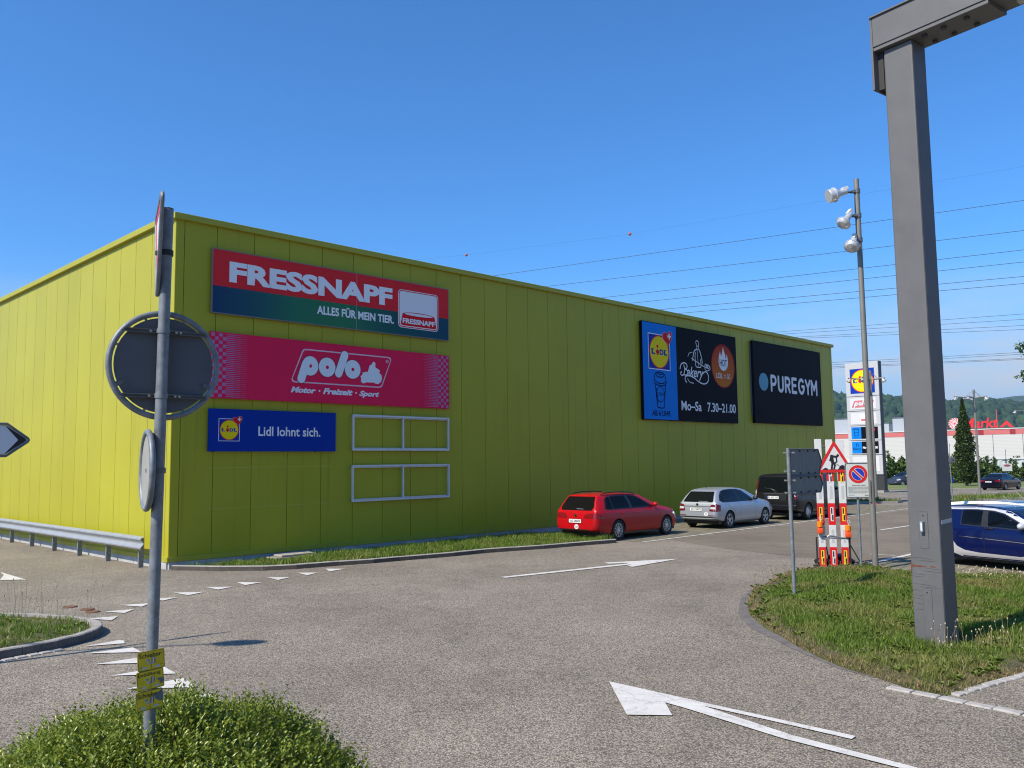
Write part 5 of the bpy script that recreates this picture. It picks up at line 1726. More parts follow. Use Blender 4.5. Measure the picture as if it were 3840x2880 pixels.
def round_poly(poly, r, n=4):
    out = []
    k = len(poly)
    for i in range(k):
        p0, p1, p2 = [Vector(poly[j % k]) for j in (i - 1, i, i + 1)]
        a, b = (p0 - p1), (p2 - p1)
        d = min(r, a.length * 0.45, b.length * 0.45)
        q0, q2 = p1 + a.normalized() * d, p1 + b.normalized() * d
        for j in range(n + 1):
            t = j / n
            out.append(tuple(q0 * (1 - t) ** 2 + p1 * 2 * t * (1 - t) + q2 * t * t))
    return out

class Car:
    def __init__(s, L, W_, top, belt, roofw, bottom, plan=None, tumble=0.93):
        s.L, s.W = L, W_ / 2
        s.top, s.belt, s.roofw, s.bottom, s.tumble = top, belt, roofw, bottom, tumble
        s.plan = plan or [(0, .80), (.03, .87), (.08, .925), (.18, .965), (.4, .99), (.8, 1.0), (L - 1.0, 1.0), (L - .5, .97), (L - .22, .90), (L - .08, .80), (L, .66)]
        xs = [0, .012, .03, .055, .085, .12, .16, .2, .25, .3, .35, .4, .46, .52, .6]
        x = .68
        while x < L - .6:
            xs.append(x)
            x += .075
        xs += [L - .55, L - .48, L - .41, L - .34, L - .27, L - .2, L - .14, L - .09, L - .05, L - .02, L]
        s.xs = xs
        rings = [s.section(x) for x in xs]
        K = len(rings[0])
        v = [p for r_ in rings for p in r_]
        f = [(i * K + j, i * K + (j + 1) % K, (i + 1) * K + (j + 1) % K, (i + 1) * K + j) for i in range(len(xs) - 1) for j in range(K)]
        f += [tuple(range(K - 1, -1, -1)), tuple((len(xs) - 1) * K + j for j in range(K))]
        bm = bmesh.new()
        bv = [bm.verts.new(p) for p in v]
        for q in f:
            bm.faces.new([bv[i] for i in q])
        bmesh.ops.recalc_face_normals(bm, faces=bm.faces[:])
        me = bpy.data.meshes.new('body')
        bm.to_mesh(me)
        s.bvh = BVHTree.FromBMesh(bm)
        bm.free()
        s.me = me
        s.cut = MB()
    def section(s, x):
        w = s.W * interp(x, s.plan)
        t = interp(x, s.top)
        b = interp(x, s.bottom)
        z = min(interp(x, s.belt), t - 0.015)
        tw = min(interp(x, s.roofw), w * 0.96)
        k = max(0.0, min(1.0, (t - z) / 0.35))
        g = s.tumble * w
        tw = tw * k + (w * 0.86) * (1 - k)
        h = z - b
        pts = [(0, b), (.5 * w, b), (.82 * w, b + .005), (.93 * w, b + .03), (.972 * w, b + .10), (.992 * w, b + .28 * h), (1.0 * w, b + .5 * h), (.997 * w, b + .66 * h), (.985 * w, b + .82 * h), (.965 * w, b + .94 * h), (g + .004, z)]
        for f in (.2, .4, .6, .8):
            pts.append((g + (tw - g) * f + .022 * k * math.sin(math.pi * f), z + (t - z) * f * .92))
        pts += [(tw + .004 * k, z + (t - z) * .92), (tw * .955, z + (t - z) * .965), (tw * .86, z + (t - z) * .985), (tw * .6, t - .004), (tw * .3, t - .001)]
        half = [(x, -a, c) for a, c in pts]
        return half + [(x, 0, t)] + [(x, a, c) for a, c in reversed(pts[1:])]
    # -- projecting outlines on the body
    def hit(s, mode, a, b):
        if mode == 'right':
            o, d = Vector((a, -3, b)), Vector((0, 1, 0))
        elif mode == 'left':
            o, d = Vector((a, 3, b)), Vector((0, -1, 0))
        elif mode == 'rear':
            o, d = Vector((-3, a, b)), Vector((1, 0, 0))
        elif mode == 'front':
            o, d = Vector((s.L + 3, a, b)), Vector((-1, 0, 0))
        else:
            o, d = Vector((a, b, 4)), Vector((0, 0, -1))
        p, n, i, _ = s.bvh.ray_cast(o, d)
        return p, n, d
    def decal(s, poly, mode, off=0.004, grid=0.07, mb=None):
        mb = mb or MB()
        bm = bmesh.new()
        vs = [bm.verts.new((p[0], p[1], 0)) for p in poly]
        bm.faces.new(vs)
        x0, x1 = min(p[0] for p in poly), max(p[0] for p in poly)
        y0, y1 = min(p[1] for p in poly), max(p[1] for p in poly)
        for ax, lo, hi in ((0, x0, x1), (1, y0, y1)):
            g = lo + grid
            while g < hi - 1e-4:
                n = (1, 0, 0) if ax == 0 else (0, 1, 0)
                bmesh.ops.bisect_plane(bm, geom=bm.verts[:] + bm.edges[:] + bm.faces[:], plane_co=(g, g, 0), plane_no=n)
                g += grid
        bmesh.ops.triangulate(bm, faces=bm.faces[:])
        bm.verts.index_update()
        out = []
        for v in bm.verts:
            p, n, d = s.hit(mode, v.co.x, v.co.y)
            out.append(None if p is None else p - d * off + n * off * 0.3 * (1 if n.dot(d) < 0 else -1))
        good = [i for i, p in enumerate(out) if p is not None]
        idx = {i: k for k, i in enumerate(good)}
        fs = []
        for f in bm.faces:
            ids = [v.index for v in f.verts]
            if all(i in idx for i in ids):
                q = [out[i] for i in ids]
                nn = (q[1] - q[0]).cross(q[2] - q[0])
                d = s.hit(mode, 0, 0)[2]
                fs.append([idx[i] for i in (ids if nn.dot(d) < 0 else ids[::-1])])
        mb.add([out[i] for i in good], fs)
        bm.free()
        return mb
    def lines(s, paths, mode, w, off=0.003):
        mb = MB()
        for pts in paths:
            dense = []
            for a, b in zip(pts[:-1], pts[1:]):
                n = max(1, int(math.hypot(b[0] - a[0], b[1] - a[1]) / 0.05))
                dense += [(a[0] + (b[0] - a[0]) * i / n, a[1] + (b[1] - a[1]) * i / n) for i in range(n)]
            dense.append(pts[-1])
            L, Rr = stroke(dense, w)
            P = []
            for q in L + Rr:
                p, n, d = s.hit(mode, *q)
                if p is None:
                    P = None
                    break
                P.append(p - d * off)
            if P:
                k = len(dense)
                mb.add(P, [(k + i, k + i + 1, i + 1, i) for i in range(k - 1)])
        return mb
    def arch(s, x, r, z):
        for e in (-1, 1):
            s.cut.tube([(x, e * (s.W - .26), z), (x, e * (s.W + .3), z)], r, 40)
    def tunnel(s, poly):
        n = len(poly)
        P = [(a, -s.W - .4, b) for a, b in poly] + [(a, s.W + .4, b) for a, b in poly]
        s.cut.add(P, [tuple(range(n - 1, -1, -1)), tuple(range(n, 2 * n))] + [(i, (i + 1) % n, (i + 1) % n + n, i + n) for i in range(n)])
    def finish(s, root, paint):
        body = bpy.data.objects.new('body', s.me)
        col.objects.link(body)
        cm = s.cut.mesh('cutter', [])
        bmx = bmesh.new()
        bmx.from_mesh(cm)
        bmesh.ops.recalc_face_normals(bmx, faces=bmx.faces[:])
        bmx.to_mesh(cm)
        bmx.free()
        co = bpy.data.objects.new('cutter', cm)
        col.objects.link(co)
        md = body.modifiers.new('cut', 'BOOLEAN')
        md.operation = 'DIFFERENCE'
        md.object = co
        md.solver = 'EXACT'
        dg = bpy.context.evaluated_depsgraph_get()
        me = bpy.data.meshes.new_from_object(body.evaluated_get(dg), depsgraph=dg)
        bpy.data.objects.remove(co)
        body.modifiers.clear()
        body.data = me
        me.materials.clear()
        me.materials.append(paint)
        me.materials.append(M_CABIN)
        mi = []
        for p in me.polygons:
            q, n, i, d = s.bvh.find_nearest(p.center)
            mi.append(1 if d is not None and d > 0.010 else 0)
        me.polygons.foreach_set('material_index', mi)
        me.polygons.foreach_set('use_smooth', [True] * len(me.polygons))
        me.set_sharp_from_angle(angle=R(32))
        body.parent = root
        return body

def wheel(root, x, y, r, rr, spokes=10, side=-1, kind='alloy', wt=0.2):
    """A wheel thing-part: tyre and rim as its own pieces."""
    c = Vector((x, y, r))
    a = Vector((0, side, 0))
    wo = bpy.data.objects.new('wheel', None)
    col.objects.link(wo)
    wo.parent = root
    wo.location = c
    h = wt / 2
    MB().lathe([(-h, rr * .9), (-h, r - .03), (-h + .02, r - .006), (-h + .05, r), (h - .05, r), (h - .02, r - .006), (h - .002, r - .03), (h - .004, rr + .02), (h - .022, rr), (h - .05, rr - .012)], (0, 0, 0), a, 36).build('tyre', M_TYRE, wo, 40)
    mb = MB()
    mb.lathe([(h - .055, rr - .008), (h - .018, rr - .002), (h - .016, rr - .014), (h - .035, rr - .022), (h - .07, rr - .026)], (0, 0, 0), a, 36)
    u = Vector((1, 0, 0))
    v = Vector((0, 0, 1))
    fr = (Vector((0, 0, 0)), u, v, a)
    if kind == 'steel':
        mb.lathe([(h - .06, rr - .03), (h - .05, rr * .72), (h - .03, rr * .62), (h - .025, rr * .35), (h - .01, rr * .30), (h - .008, 0.0)], (0, 0, 0), a, 36)
        for k in range(14):
            t = 2 * math.pi * k / 14
            q = Vector((math.cos(t) * rr * .8, 0, math.sin(t) * rr * .8)) + a * (h - .05)
    else:
        mb.lathe([(h - .045, rr * .26), (h - .022, rr * .24), (h - .018, rr * .17), (h - .020, 0.0)], (0, 0, 0), a, 24)
        for k in range(spokes):
            t = 2 * math.pi * k / spokes + math.pi / 2
            w0, w1 = (rr * .13, rr * .115) if spokes >= 9 else (rr * .17, rr * .22)
            er, et = Vector((math.cos(t), 0, math.sin(t))), Vector((-math.sin(t), 0, math.cos(t)))
            P = [er * rr * .2 + et * w0 / 2 + a * (h - .024), er * rr * .2 - et * w0 / 2 + a * (h - .024), er * rr * .95 - et * w1 / 2 + a * (h - .030), er * rr * .95 + et * w1 / 2 + a * (h - .030)]
            Q = [p - a * .03 for p in P]
            mb.add(P + Q, [(0, 1, 2, 3), (1, 0, 4, 5), (2, 1, 5, 6), (3, 2, 6, 7), (0, 3, 7, 4)])
    mb.build('rim', M_RIM, wo, 30)
    db = MB().lathe([(h - .085, rr - .02), (h - .09, 0.0)], (0, 0, 0), a, 24)
    if kind == 'steel':
        for k in range(14):
            t = 2 * math.pi * k / 14
            q = Vector((math.cos(t) * rr * .79, 0, math.sin(t) * rr * .79)) + a * (h - .045)
            db.ball(q, (rr * .07, .012, rr * .07), sub=1)
    db.build('brake_disc', M_BLKP, wo)
    return wo
def plate(c, root, y, z, w, h, text, m=None, x=None, tilt=0.0, strip=False, smooth=0.0):
    p, n, d = c.hit('rear', y, z)
    x = (p.x if p is not None else 0) - 0.016 if x is None else x
    f = (Vector((x, y, z)), Vector((0, -1, 0)), UP, Vector((-1, 0, 0)))
    o = MB().prism(rrect(-w / 2, -h / 2, w / 2, h / 2, 0.008), f, -0.012, 0.0).build('number_plate', m or M_PLATE, root)
    MB().ring(rrect(-w / 2 - .006, -h / 2 - .006, w / 2 + .006, h / 2 + .006, 0.01), rrect(-w / 2, -h / 2, w / 2, h / 2, 0.008), f, -0.013, 0.003).build('plate_frame', M_BLKP, o)
    MB().text(text, f, (-w * .40, -h * .30, w * .42, h * .30), bold=0.02, t=0.002).build('lettering', M_INK, o)
    if strip:
        MB().prism([(-w / 2, -h / 2), (-w / 2 + .04, -h / 2), (-w / 2 + .04, h / 2), (-w / 2, h / 2)], f, 0.0005, 0.0015).build('blue_strip', M_SBLUE, o)
    return o
def seats(root, xs, y, z0, z1):
    for x in xs:
        for e in (-1, 1):
            mb = MB().bbox((x, e * y, (z0 + z1) / 2), (.14, .46, z1 - z0), .05)
            mb.bbox((x - .02, e * y, z1 + .12), (.10, .26, .17), .04)
            mb.tube([(x, e * y - .06, z1 - .02), (x, e * y - .06, z1 + .08)], .008, 6).tube([(x, e * y + .06, z1 - .02), (x, e * y + .06, z1 + .08)], .008, 6)
            mb.build('seat', M_SEAT, root, 40)
def mirror(root, c, x, z, m):
    for e, mode in ((-1, 'right'), (1, 'left')):
        p, n, d = c.hit(mode, x, z)
        q = p + Vector((0, e * .10, .05))
        o = MB().ball(q, (.075, .11, .075), sub=2).build('mirror', m, root, 180)
        MB().tube([p + Vector((0, -e * .02, .0)), q], .025, 8).build('mirror_arm', M_BLKP, o)
def handles(root, c, xs, z, m, side=('right', 'left')):
    for mode in side:
        e = -1 if mode == 'right' else 1
        for x in xs:
            p, n, d = c.hit(mode, x, z)
            mb = MB().bbox(p + Vector((0, e * .018, 0)), (.19, .022, .03), .008)
            mb.box(p + Vector((-.08, e * .006, 0)), (.03, .03, .025)).box(p + Vector((.08, e * .006, 0)), (.03, .03, .025))
            mb.build('door_handle', m, root, 40)
def car_parts(c, root, spec, paint):
    """Panes, lamps, seams and trim common to all the cars."""
    G = spec.get('glass', M_GLASS)
    for mode in ('right', 'left'):
        for q in spec['panes']:
            c.decal(round_poly(q, .035), mode, 0.002).build('side_window', G, root, 40)
        tr = MB()
        for q in spec.get('pillars', []):
            c.decal(q, mode, 0.004, mb=tr)
        for q in [spec['dlo']] if 'dlo' in spec else []:
            cx = sum(p[0] for p in q) / len(q)
            L = c.lines([list(q) + [q[0]]], mode, .022, 0.0045)
            tr.add(L.v, L.f)
        if tr.v:
            tr.build('window_trim', M_BLKP, root)
        if spec.get('seams'):
            c.lines(spec['seams'], mode, .008, 0.0012).build('door_gap', M_BLKP, root)
        if spec.get('sill'):
            c.decal(spec['sill'], mode, 0.004).build('sill', M_BLKP, root)
    for nm, q, mode, m in spec.get('decals', []):
        c.decal(round_poly(q, .03), mode, spec.get('off', {}).get(nm, 0.004), 0.06).build(nm, m, root, 40)
    x0, x1 = .25, c.L - .3
    MB().span((x0, -c.W + .12, .17), (x1, c.W - .12, .30)).build('underbody', M_BLKP, root)
def place(root_name, label, cat, s, n, ax, group=None):
    """Car root so that its rear axle (local x = ax) stands at wall coordinates (s, n), nose along the wall."""
    p = W(s - ax, n, 0.008)
    return thing(root_name, label, cat, p, W_ROT, group)
def mirror_y(q):
    return [(-a, b) for a, b in q][::-1]

# ---- red estate
PR = paint_mat('red_car_paint', (0.42, 0.003, 0.007))
c = Car(4.56, 1.80,
        top=[(0, .62), (.02, .80), (.06, .95), (.16, 1.10), (.26, 1.26), (.36, 1.385), (.40, 1.415), (.55, 1.435), (1.0, 1.452), (1.7, 1.455), (2.2, 1.43), (2.5, 1.385), (2.8, 1.27), (3.1, 1.12), (3.3, 1.015), (3.45, .985), (4.0, .90), (4.3, .82), (4.45, .73), (4.52, .62), (4.56, .50)],
        belt=[(0, .95), (.4, .965), (2.0, .955), (3.2, .925), (3.5, .90), (4.2, .80), (4.56, .5)],
        roofw=[(0, .66), (.4, .60), (1.0, .61), (2.2, .60), (2.9, .66), (3.3, .74), (4.5, .7)],
        bottom=[(0, .34), (.3, .27), (.7, .21), (3.4, .20), (4.2, .22), (4.56, .28)])
r = place('parked_car', 'bright red estate car with roof rails parked against the green wall', 'car', 12.62, 3.10, 1.067, 'cars parked along the wall')
c.arch(1.067, .365, .315)
c.arch(3.70, .365, .315)
dlo = [(.47, 1.00), (.60, 1.27), (.72, 1.355), (1.2, 1.385), (1.9, 1.385), (2.28, 1.335), (2.92, 1.03), (2.98, .975), (1.8, .968), (.62, .968)]
c.tunnel([(.56, 1.0), (.66, 1.27), (.76, 1.335), (1.2, 1.36), (1.9, 1.36), (2.25, 1.31), (2.84, 1.03), (2.86, .995), (1.8, .99), (.66, .99)])
c.finish(r, PR)
car_parts(c, r, dict(
    panes=[[(.48, 1.0), (.61, 1.27), (.72, 1.352), (.84, 1.36), (.86, .968), (.62, .968)], [(.90, .968), (.88, 1.362), (1.66, 1.385), (1.74, .968)], [(1.88, .968), (1.80, 1.385), (1.9, 1.383), (2.28, 1.333), (2.92, 1.03), (2.97, .978)]],
    pillars=[[(.86, .965), (.90, .965), (.88, 1.362), (.84, 1.36)], [(1.74, .965), (1.88, .965), (1.80, 1.385), (1.66, 1.385)]], dlo=dlo,
    seams=[[(.90, .96), (1.02, .80), (1.38, .62), (1.46, .30)], [(1.80, .96), (1.82, .25)], [(2.98, .95), (3.06, .70), (3.0, .25)], [(1.46, .30), (1.82, .245), (3.0, .25)]],
    decals=[('rear_window', [(-.61, .955), (.61, .955), (.66, 1.06), (.54, 1.375), (-.54, 1.375), (-.66, 1.06)], 'rear', M_GLASSD),
            ('tail_light', [(-.86, .84), (-.78, .71), (-.36, .71), (-.34, .76), (-.42, .86), (-.82, .885)], 'rear', M_TAIL), ('tail_light', [(.42, .86), (.34, .76), (.36, .71), (.78, .71), (.86, .84), (.82, .885)], 'rear', M_TAIL),
            ('tail_light', [(.02, .72), (.38, .71), (.34, .78), (.02, .88)], 'right', M_TAIL),
            ('bumper_trim', [(-.70, .345), (.70, .345), (.72, .38), (-.72, .38)], 'rear', M_BLKP),
            ('windscreen', [(-.58, 1.03), (.58, 1.03), (.50, 1.37), (-.50, 1.37)], 'front', M_GLASSD),
            ('headlight', [(-.80, .64), (-.42, .60), (-.40, .72), (-.80, .80)], 'front', M_LENS), ('headlight', [(.42, .60), (.80, .64), (.80, .80), (.40, .72)], 'front', M_LENS),
            ('headlight', [(4.02, .70), (4.42, .60), (4.44, .70), (4.15, .82)], 'right', M_LENS)]), PR)
for e in (-1, 1):
    wheel(r, 1.067, e * .80, .316, .215, 10, e)
    wheel(r, 3.70, e * .80, .316, .215, 10, e)
    pts = [(.55, e * .585, 1.425), (.70, e * .595, 1.47), (1.0, e * .60, 1.490), (1.6, e * .60, 1.492), (2.0, e * .60, 1.472), (2.25, e * .60, 1.415)]
    MB().tube(pts, [.012, .018, .018, .018, .018, .012], 8).build('roof_rail', PR if False else M_BLKP, r, 60)
seats(r, (1.35, 2.1), .36, .55, 1.05)
mirror(r, c, 3.0, 1.0, PR)
handles(r, c, (1.28, 2.12), .83, PR)
plate(c, r, 0.0, .63, .50, .115, 'AG 540674')
MB().prism(circle(0, 0, .05, None, 20), (Vector((c.hit('rear', 0, .80)[0].x - .012, 0, .80)), Vector((0, -1, 0)), UP, Vector((-1, 0, 0))), 0, .01).build('emblem', M_CHROME, r)
st = MB().prism(circle(0, 0, .085, .075, 24), (Vector((c.hit('rear', -.05, .45)[0].x - .006, -.05, .45)), Vector((0, -1, 0)), UP, Vector((-1, 0, 0))), 0, .003).build('country_sticker', M_PLATE, r)
MB().text('CH', (Vector((c.hit('rear', -.05, .45)[0].x - .006, -.05, .45)), Vector((0, -1, 0)), UP, Vector((-1, 0, 0))), (-.05, -.03, .05, .03), bold=.02, t=.005).build('lettering', M_INK, st)
MB().tube([(.09, .0, 1.0), (.10, -.35, .99)], .012, 6).build('wiper', M_GALV, r)

# ---- silver hatchback
PS = paint_mat('silver_car_paint', (0.42, 0.46, 0.51), 0.5, 0.32)
c = Car(4.30, 1.72,
        top=[(0, .60), (.02, .80), (.06, .93), (.18, 1.08), (.30, 1.22), (.42, 1.335), (.50, 1.375), (.7, 1.41), (1.2, 1.445), (1.7, 1.45), (2.1, 1.42), (2.4, 1.355), (2.8, 1.17), (3.1, 1.03), (3.25, .985), (3.8, .90), (4.05, .82), (4.2, .72), (4.27, .60), (4.30, .48)],
        belt=[(0, .92), (.5, .95), (2.0, .935), (3.0, .905), (3.4, .88), (4.0, .78), (4.3, .45)],
        roofw=[(0, .62), (.45, .56), (1.0, .575), (2.1, .57), (2.8, .64), (3.2, .72), (4.3, .66)],
        bottom=[(0, .36), (.3, .28), (.7, .21), (3.2, .20), (4.0, .22), (4.3, .28)])
r = place('parked_car', 'silver hatchback parked between the red estate and the black van', 'car', 18.78, 3.45, .85, 'cars parked along the wall')
c.arch(.85, .355, .31)
c.arch(3.45, .355, .31)
dlo = [(.32, 1.02), (.44, 1.18), (.62, 1.32), (.85, 1.375), (1.3, 1.39), (1.75, 1.375), (2.05, 1.32), (2.56, 1.03), (2.60, .955), (1.6, .948), (.45, .955)]
c.tunnel([(.42, 1.03), (.52, 1.18), (.68, 1.29), (.88, 1.345), (1.3, 1.36), (1.75, 1.345), (2.02, 1.29), (2.46, 1.03), (2.48, .985), (1.6, .975), (.5, .98)])
c.finish(r, PS)
car_parts(c, r, dict(glass=M_GLASSD,
    panes=[[(.33, 1.02), (.45, 1.18), (.60, 1.30), (.66, .952), (.45, .955)], [(.71, .95), (.66, 1.32), (.85, 1.372), (1.3, 1.388), (1.44, 1.386), (1.58, .95)], [(1.68, .95), (1.54, 1.384), (1.75, 1.373), (2.05, 1.318), (2.55, 1.03), (2.59, .958)]],
    pillars=[[(.66, .95), (.71, .95), (.66, 1.32), (.60, 1.30)], [(1.58, .948), (1.68, .948), (1.54, 1.386), (1.44, 1.388)]], dlo=dlo,
    seams=[[(.70, .95), (.86, .80), (1.22, .62), (1.28, .28)], [(1.62, .94), (1.62, .25)], [(2.62, .94), (2.72, .7), (2.70, .25)], [(1.28, .28), (1.62, .245), (2.7, .25)]],
    decals=[('rear_window', [(-.60, .955), (.60, .955), (.62, 1.0), (.50, 1.325), (-.50, 1.325), (-.62, 1.0)], 'rear', M_GLASSD),
            ('tail_light', [(-.84, .88), (-.80, .62), (-.50, .64), (-.56, .86), (-.74, .90)], 'rear', M_TAILD), ('tail_light', [(.56, .86), (.50, .64), (.80, .62), (.84, .88), (.74, .90)], 'rear', M_TAILD),
            ('tail_light', [(.02, .63), (.24, .64), (.28, .86), (.04, .89)], 'right', M_TAILD),
            ('tail_light_lens', [(-.76, .71), (-.54, .715), (-.56, .79), (-.75, .79)], 'rear', M_LENS), ('tail_light_lens', [(.54, .715), (.76, .71), (.75, .79), (.56, .79)], 'rear', M_LENS),
            ('tailgate_trim', [(-.54, .79), (.54, .79), (.54, .82), (-.54, .82)], 'rear', M_GALVD),
            ('rear_bumper', [(-.74, .355), (.74, .355), (.74, .42), (.66, .45), (-.66, .45), (-.74, .42)], 'rear', M_BLKP),
            ('reflector', [(-.72, .47), (-.46, .47), (-.46, .495), (-.72, .495)], 'rear', M_TAILD), ('reflector', [(.46, .47), (.72, .47), (.72, .495), (.46, .495)], 'rear', M_TAILD),
            ('windscreen', [(-.56, 1.03), (.56, 1.03), (.46, 1.35), (-.46, 1.35)], 'front', M_GLASSD),
            ('headlight', [(3.82, .68), (4.18, .58), (4.20, .66), (3.95, .79)], 'right', M_LENS)], off={'tail_light_lens': .008}), PS)
for e in (-1, 1):
    wheel(r, .85, e * .76, .31, .215, 5, e)
    wheel(r, 3.45, e * .76, .31, .215, 5, e)
seats(r, (1.2, 1.95), .34, .55, 1.02)
mirror(r, c, 2.66, .98, M_BLKP)
handles(r, c, (1.12, 1.95), .80, PS)
plate(c, r, 0.05, .70, .50, .115, 'SO 150870')
MB().prism(circle(0, 0, .045, None, 20), (Vector((c.hit('rear', 0, .87)[0].x - .012, 0, .87)), Vector((0, -1, 0)), UP, Vector((-1, 0, 0))), 0, .01).build('emblem', M_BLKP, r)
ff = (Vector((c.hit('rear', -.38, .535)[0].x - .008, -.38, .535)), Vector((0, -1, 0)), UP, Vector((-1, 0, 0)))
st = MB().prism(circle(0, 0, .09, .065, 24), ff, 0, .003).build('country_sticker', M_PLATE, r)
MB().text('CH', ff, (-.045, -.03, .05, .03), bold=.02, t=.005).build('lettering', M_INK, st)
MB().tube([(.06, -.05, .985), (.075, -.42, .975)], .012, 6).build('wiper', M_GALV, r)
MB().tube([(.72, 0, 1.41), (.60, 0, 1.56)], .006, 6).build('antenna', M_BLKP, r)

# ---- black van
PK = paint_mat('black_car_paint', (0.010, 0.009, 0.010), 0.0, 0.25)
c = Car(4.99, 1.92,
        top=[(0, .60), (.02, .95), (.05, 1.15), (.10, 1.45), (.18, 1.76), (.24, 1.82), (.4, 1.86), (1.2, 1.895), (2.6, 1.895), (3.2, 1.86), (3.5, 1.79), (3.9, 1.48), (4.2, 1.23), (4.35, 1.16), (4.7, 1.03), (4.87, .90), (4.95, .70), (4.99, .52)],
        belt=[(0, 1.05), (3.5, 1.08), (4.2, 1.05), (4.99, .6)],
        roofw=[(0, .86), (.2, .80), (1.0, .77), (3.2, .76), (4.2, .8), (4.99, .75)],
        bottom=[(0, .42), (.3, .34), (.8, .26), (4.2, .25), (4.99, .32)], tumble=.965,
        plan=[(0, .90), (.03, .94), (.08, .97), (.2, .99), (.5, 1.0), (4.0, 1.0), (4.5, .96), (4.8, .86), (4.99, .68)])
r = place('parked_van', 'black passenger van with tall tail lights parked ahead of the silver hatchback', 'van', 24.45, 3.62, 1.0, 'cars parked along the wall')
c.arch(1.0, .39, .335)
c.arch(4.15, .39, .335)
c.finish(r, PK)
car_parts(c, r, dict(glass=M_GLASSD,
    panes=[[(.30, 1.12), (.36, 1.66), (1.35, 1.70), (1.38, 1.12)], [(1.50, 1.12), (1.48, 1.70), (2.6, 1.70), (2.64, 1.12)], [(2.78, 1.12), (2.74, 1.69), (3.3, 1.66), (3.85, 1.22), (3.88, 1.12)]],
    seams=[[(1.44, 1.74), (1.46, .30)], [(2.70, 1.74), (2.72, .30)], [(3.92, 1.10), (3.92, .5)]],
    decals=[('rear_window', [(-.78, 1.14), (.78, 1.14), (.70, 1.74), (-.70, 1.74)], 'rear', M_GLASSD),
            ('tail_light', [(-.93, .86), (-.84, .86), (-.80, 1.30), (-.76, 1.72), (-.84, 1.72), (-.92, 1.2)], 'rear', M_TAIL), ('tail_light', [(.84, .86), (.93, .86), (.92, 1.2), (.84, 1.72), (.76, 1.72), (.80, 1.30)], 'rear', M_TAIL),
            ('tail_light', [(.02, .87), (.13, .87), (.16, 1.3), (.22, 1.70), (.14, 1.66), (.05, 1.2)], 'right', M_TAIL),
            ('tail_light_lens', [(.845, .96), (.92, .96), (.915, 1.22), (.83, 1.22)], 'rear', M_LENS), ('tail_light_lens', [(-.92, .96), (-.845, .96), (-.83, 1.22), (-.915, 1.22)], 'rear', M_LENS),
            ('tail_light_lens', [(.03, 1.10), (.12, 1.10), (.13, 1.2), (.05, 1.2)], 'right', M_LENS),
            ('plate_recess', [(-.46, .80), (.46, .80), (.52, 1.06), (-.52, 1.06)], 'rear', M_BLKP),
            ('bumper_trim', [(-.90, .60), (.90, .60), (.90, .625), (-.90, .625)], 'rear', M_CHROME),
            ('windscreen', [(-.70, 1.22), (.70, 1.22), (.62, 1.75), (-.62, 1.75)], 'front', M_GLASSD)], off={'tail_light_lens': .008}), PK)
for e in (-1, 1):
    wheel(r, 1.0, e * .84, .335, .21, 10, e, 'steel', .21)
    wheel(r, 4.15, e * .84, .335, .21, 10, e, 'steel', .21)
mirror(r, c, 3.95, 1.18, M_BLKP)
handles(r, c, (1.7, 2.95), 1.0, M_BLKP)
plate(c, r, .10, .92, .52, .11, 'PL KG 333', strip=True)
x_ = c.hit('rear', 0, 1.06)[0].x
MB().tube([(x_ - .02, .50, 1.07), (x_ - .02, -.50, 1.07)], .014, 6).build('chrome_strip', M_CHROME, r)
ff = (Vector((c.hit('rear', 0, 1.16)[0].x - .012, 0, 1.16)), Vector((0, -1, 0)), UP, Vector((-1, 0, 0)))
MB().ring(circle(0, 0, .06, None, 20), circle(0, 0, .048, None, 20), ff, 0, .01).prism([(-.008, -.05), (.008, -.05), (0, .05)], ff, 0, .008).build('emblem', M_CHROME, r)
MB().tube([(.03, 0.02, 1.20), (.04, .16, 1.26), (.07, .5, 1.30)], .012, 6).build('wiper', M_BLKP, r)
MB().tube([(-.02, .1, .46), (-.10, .1, .44), (-.12, .1, .50)], .025, 8).ball((-.12, .1, .53), .03).build('tow_hook', M_GALVD, r)

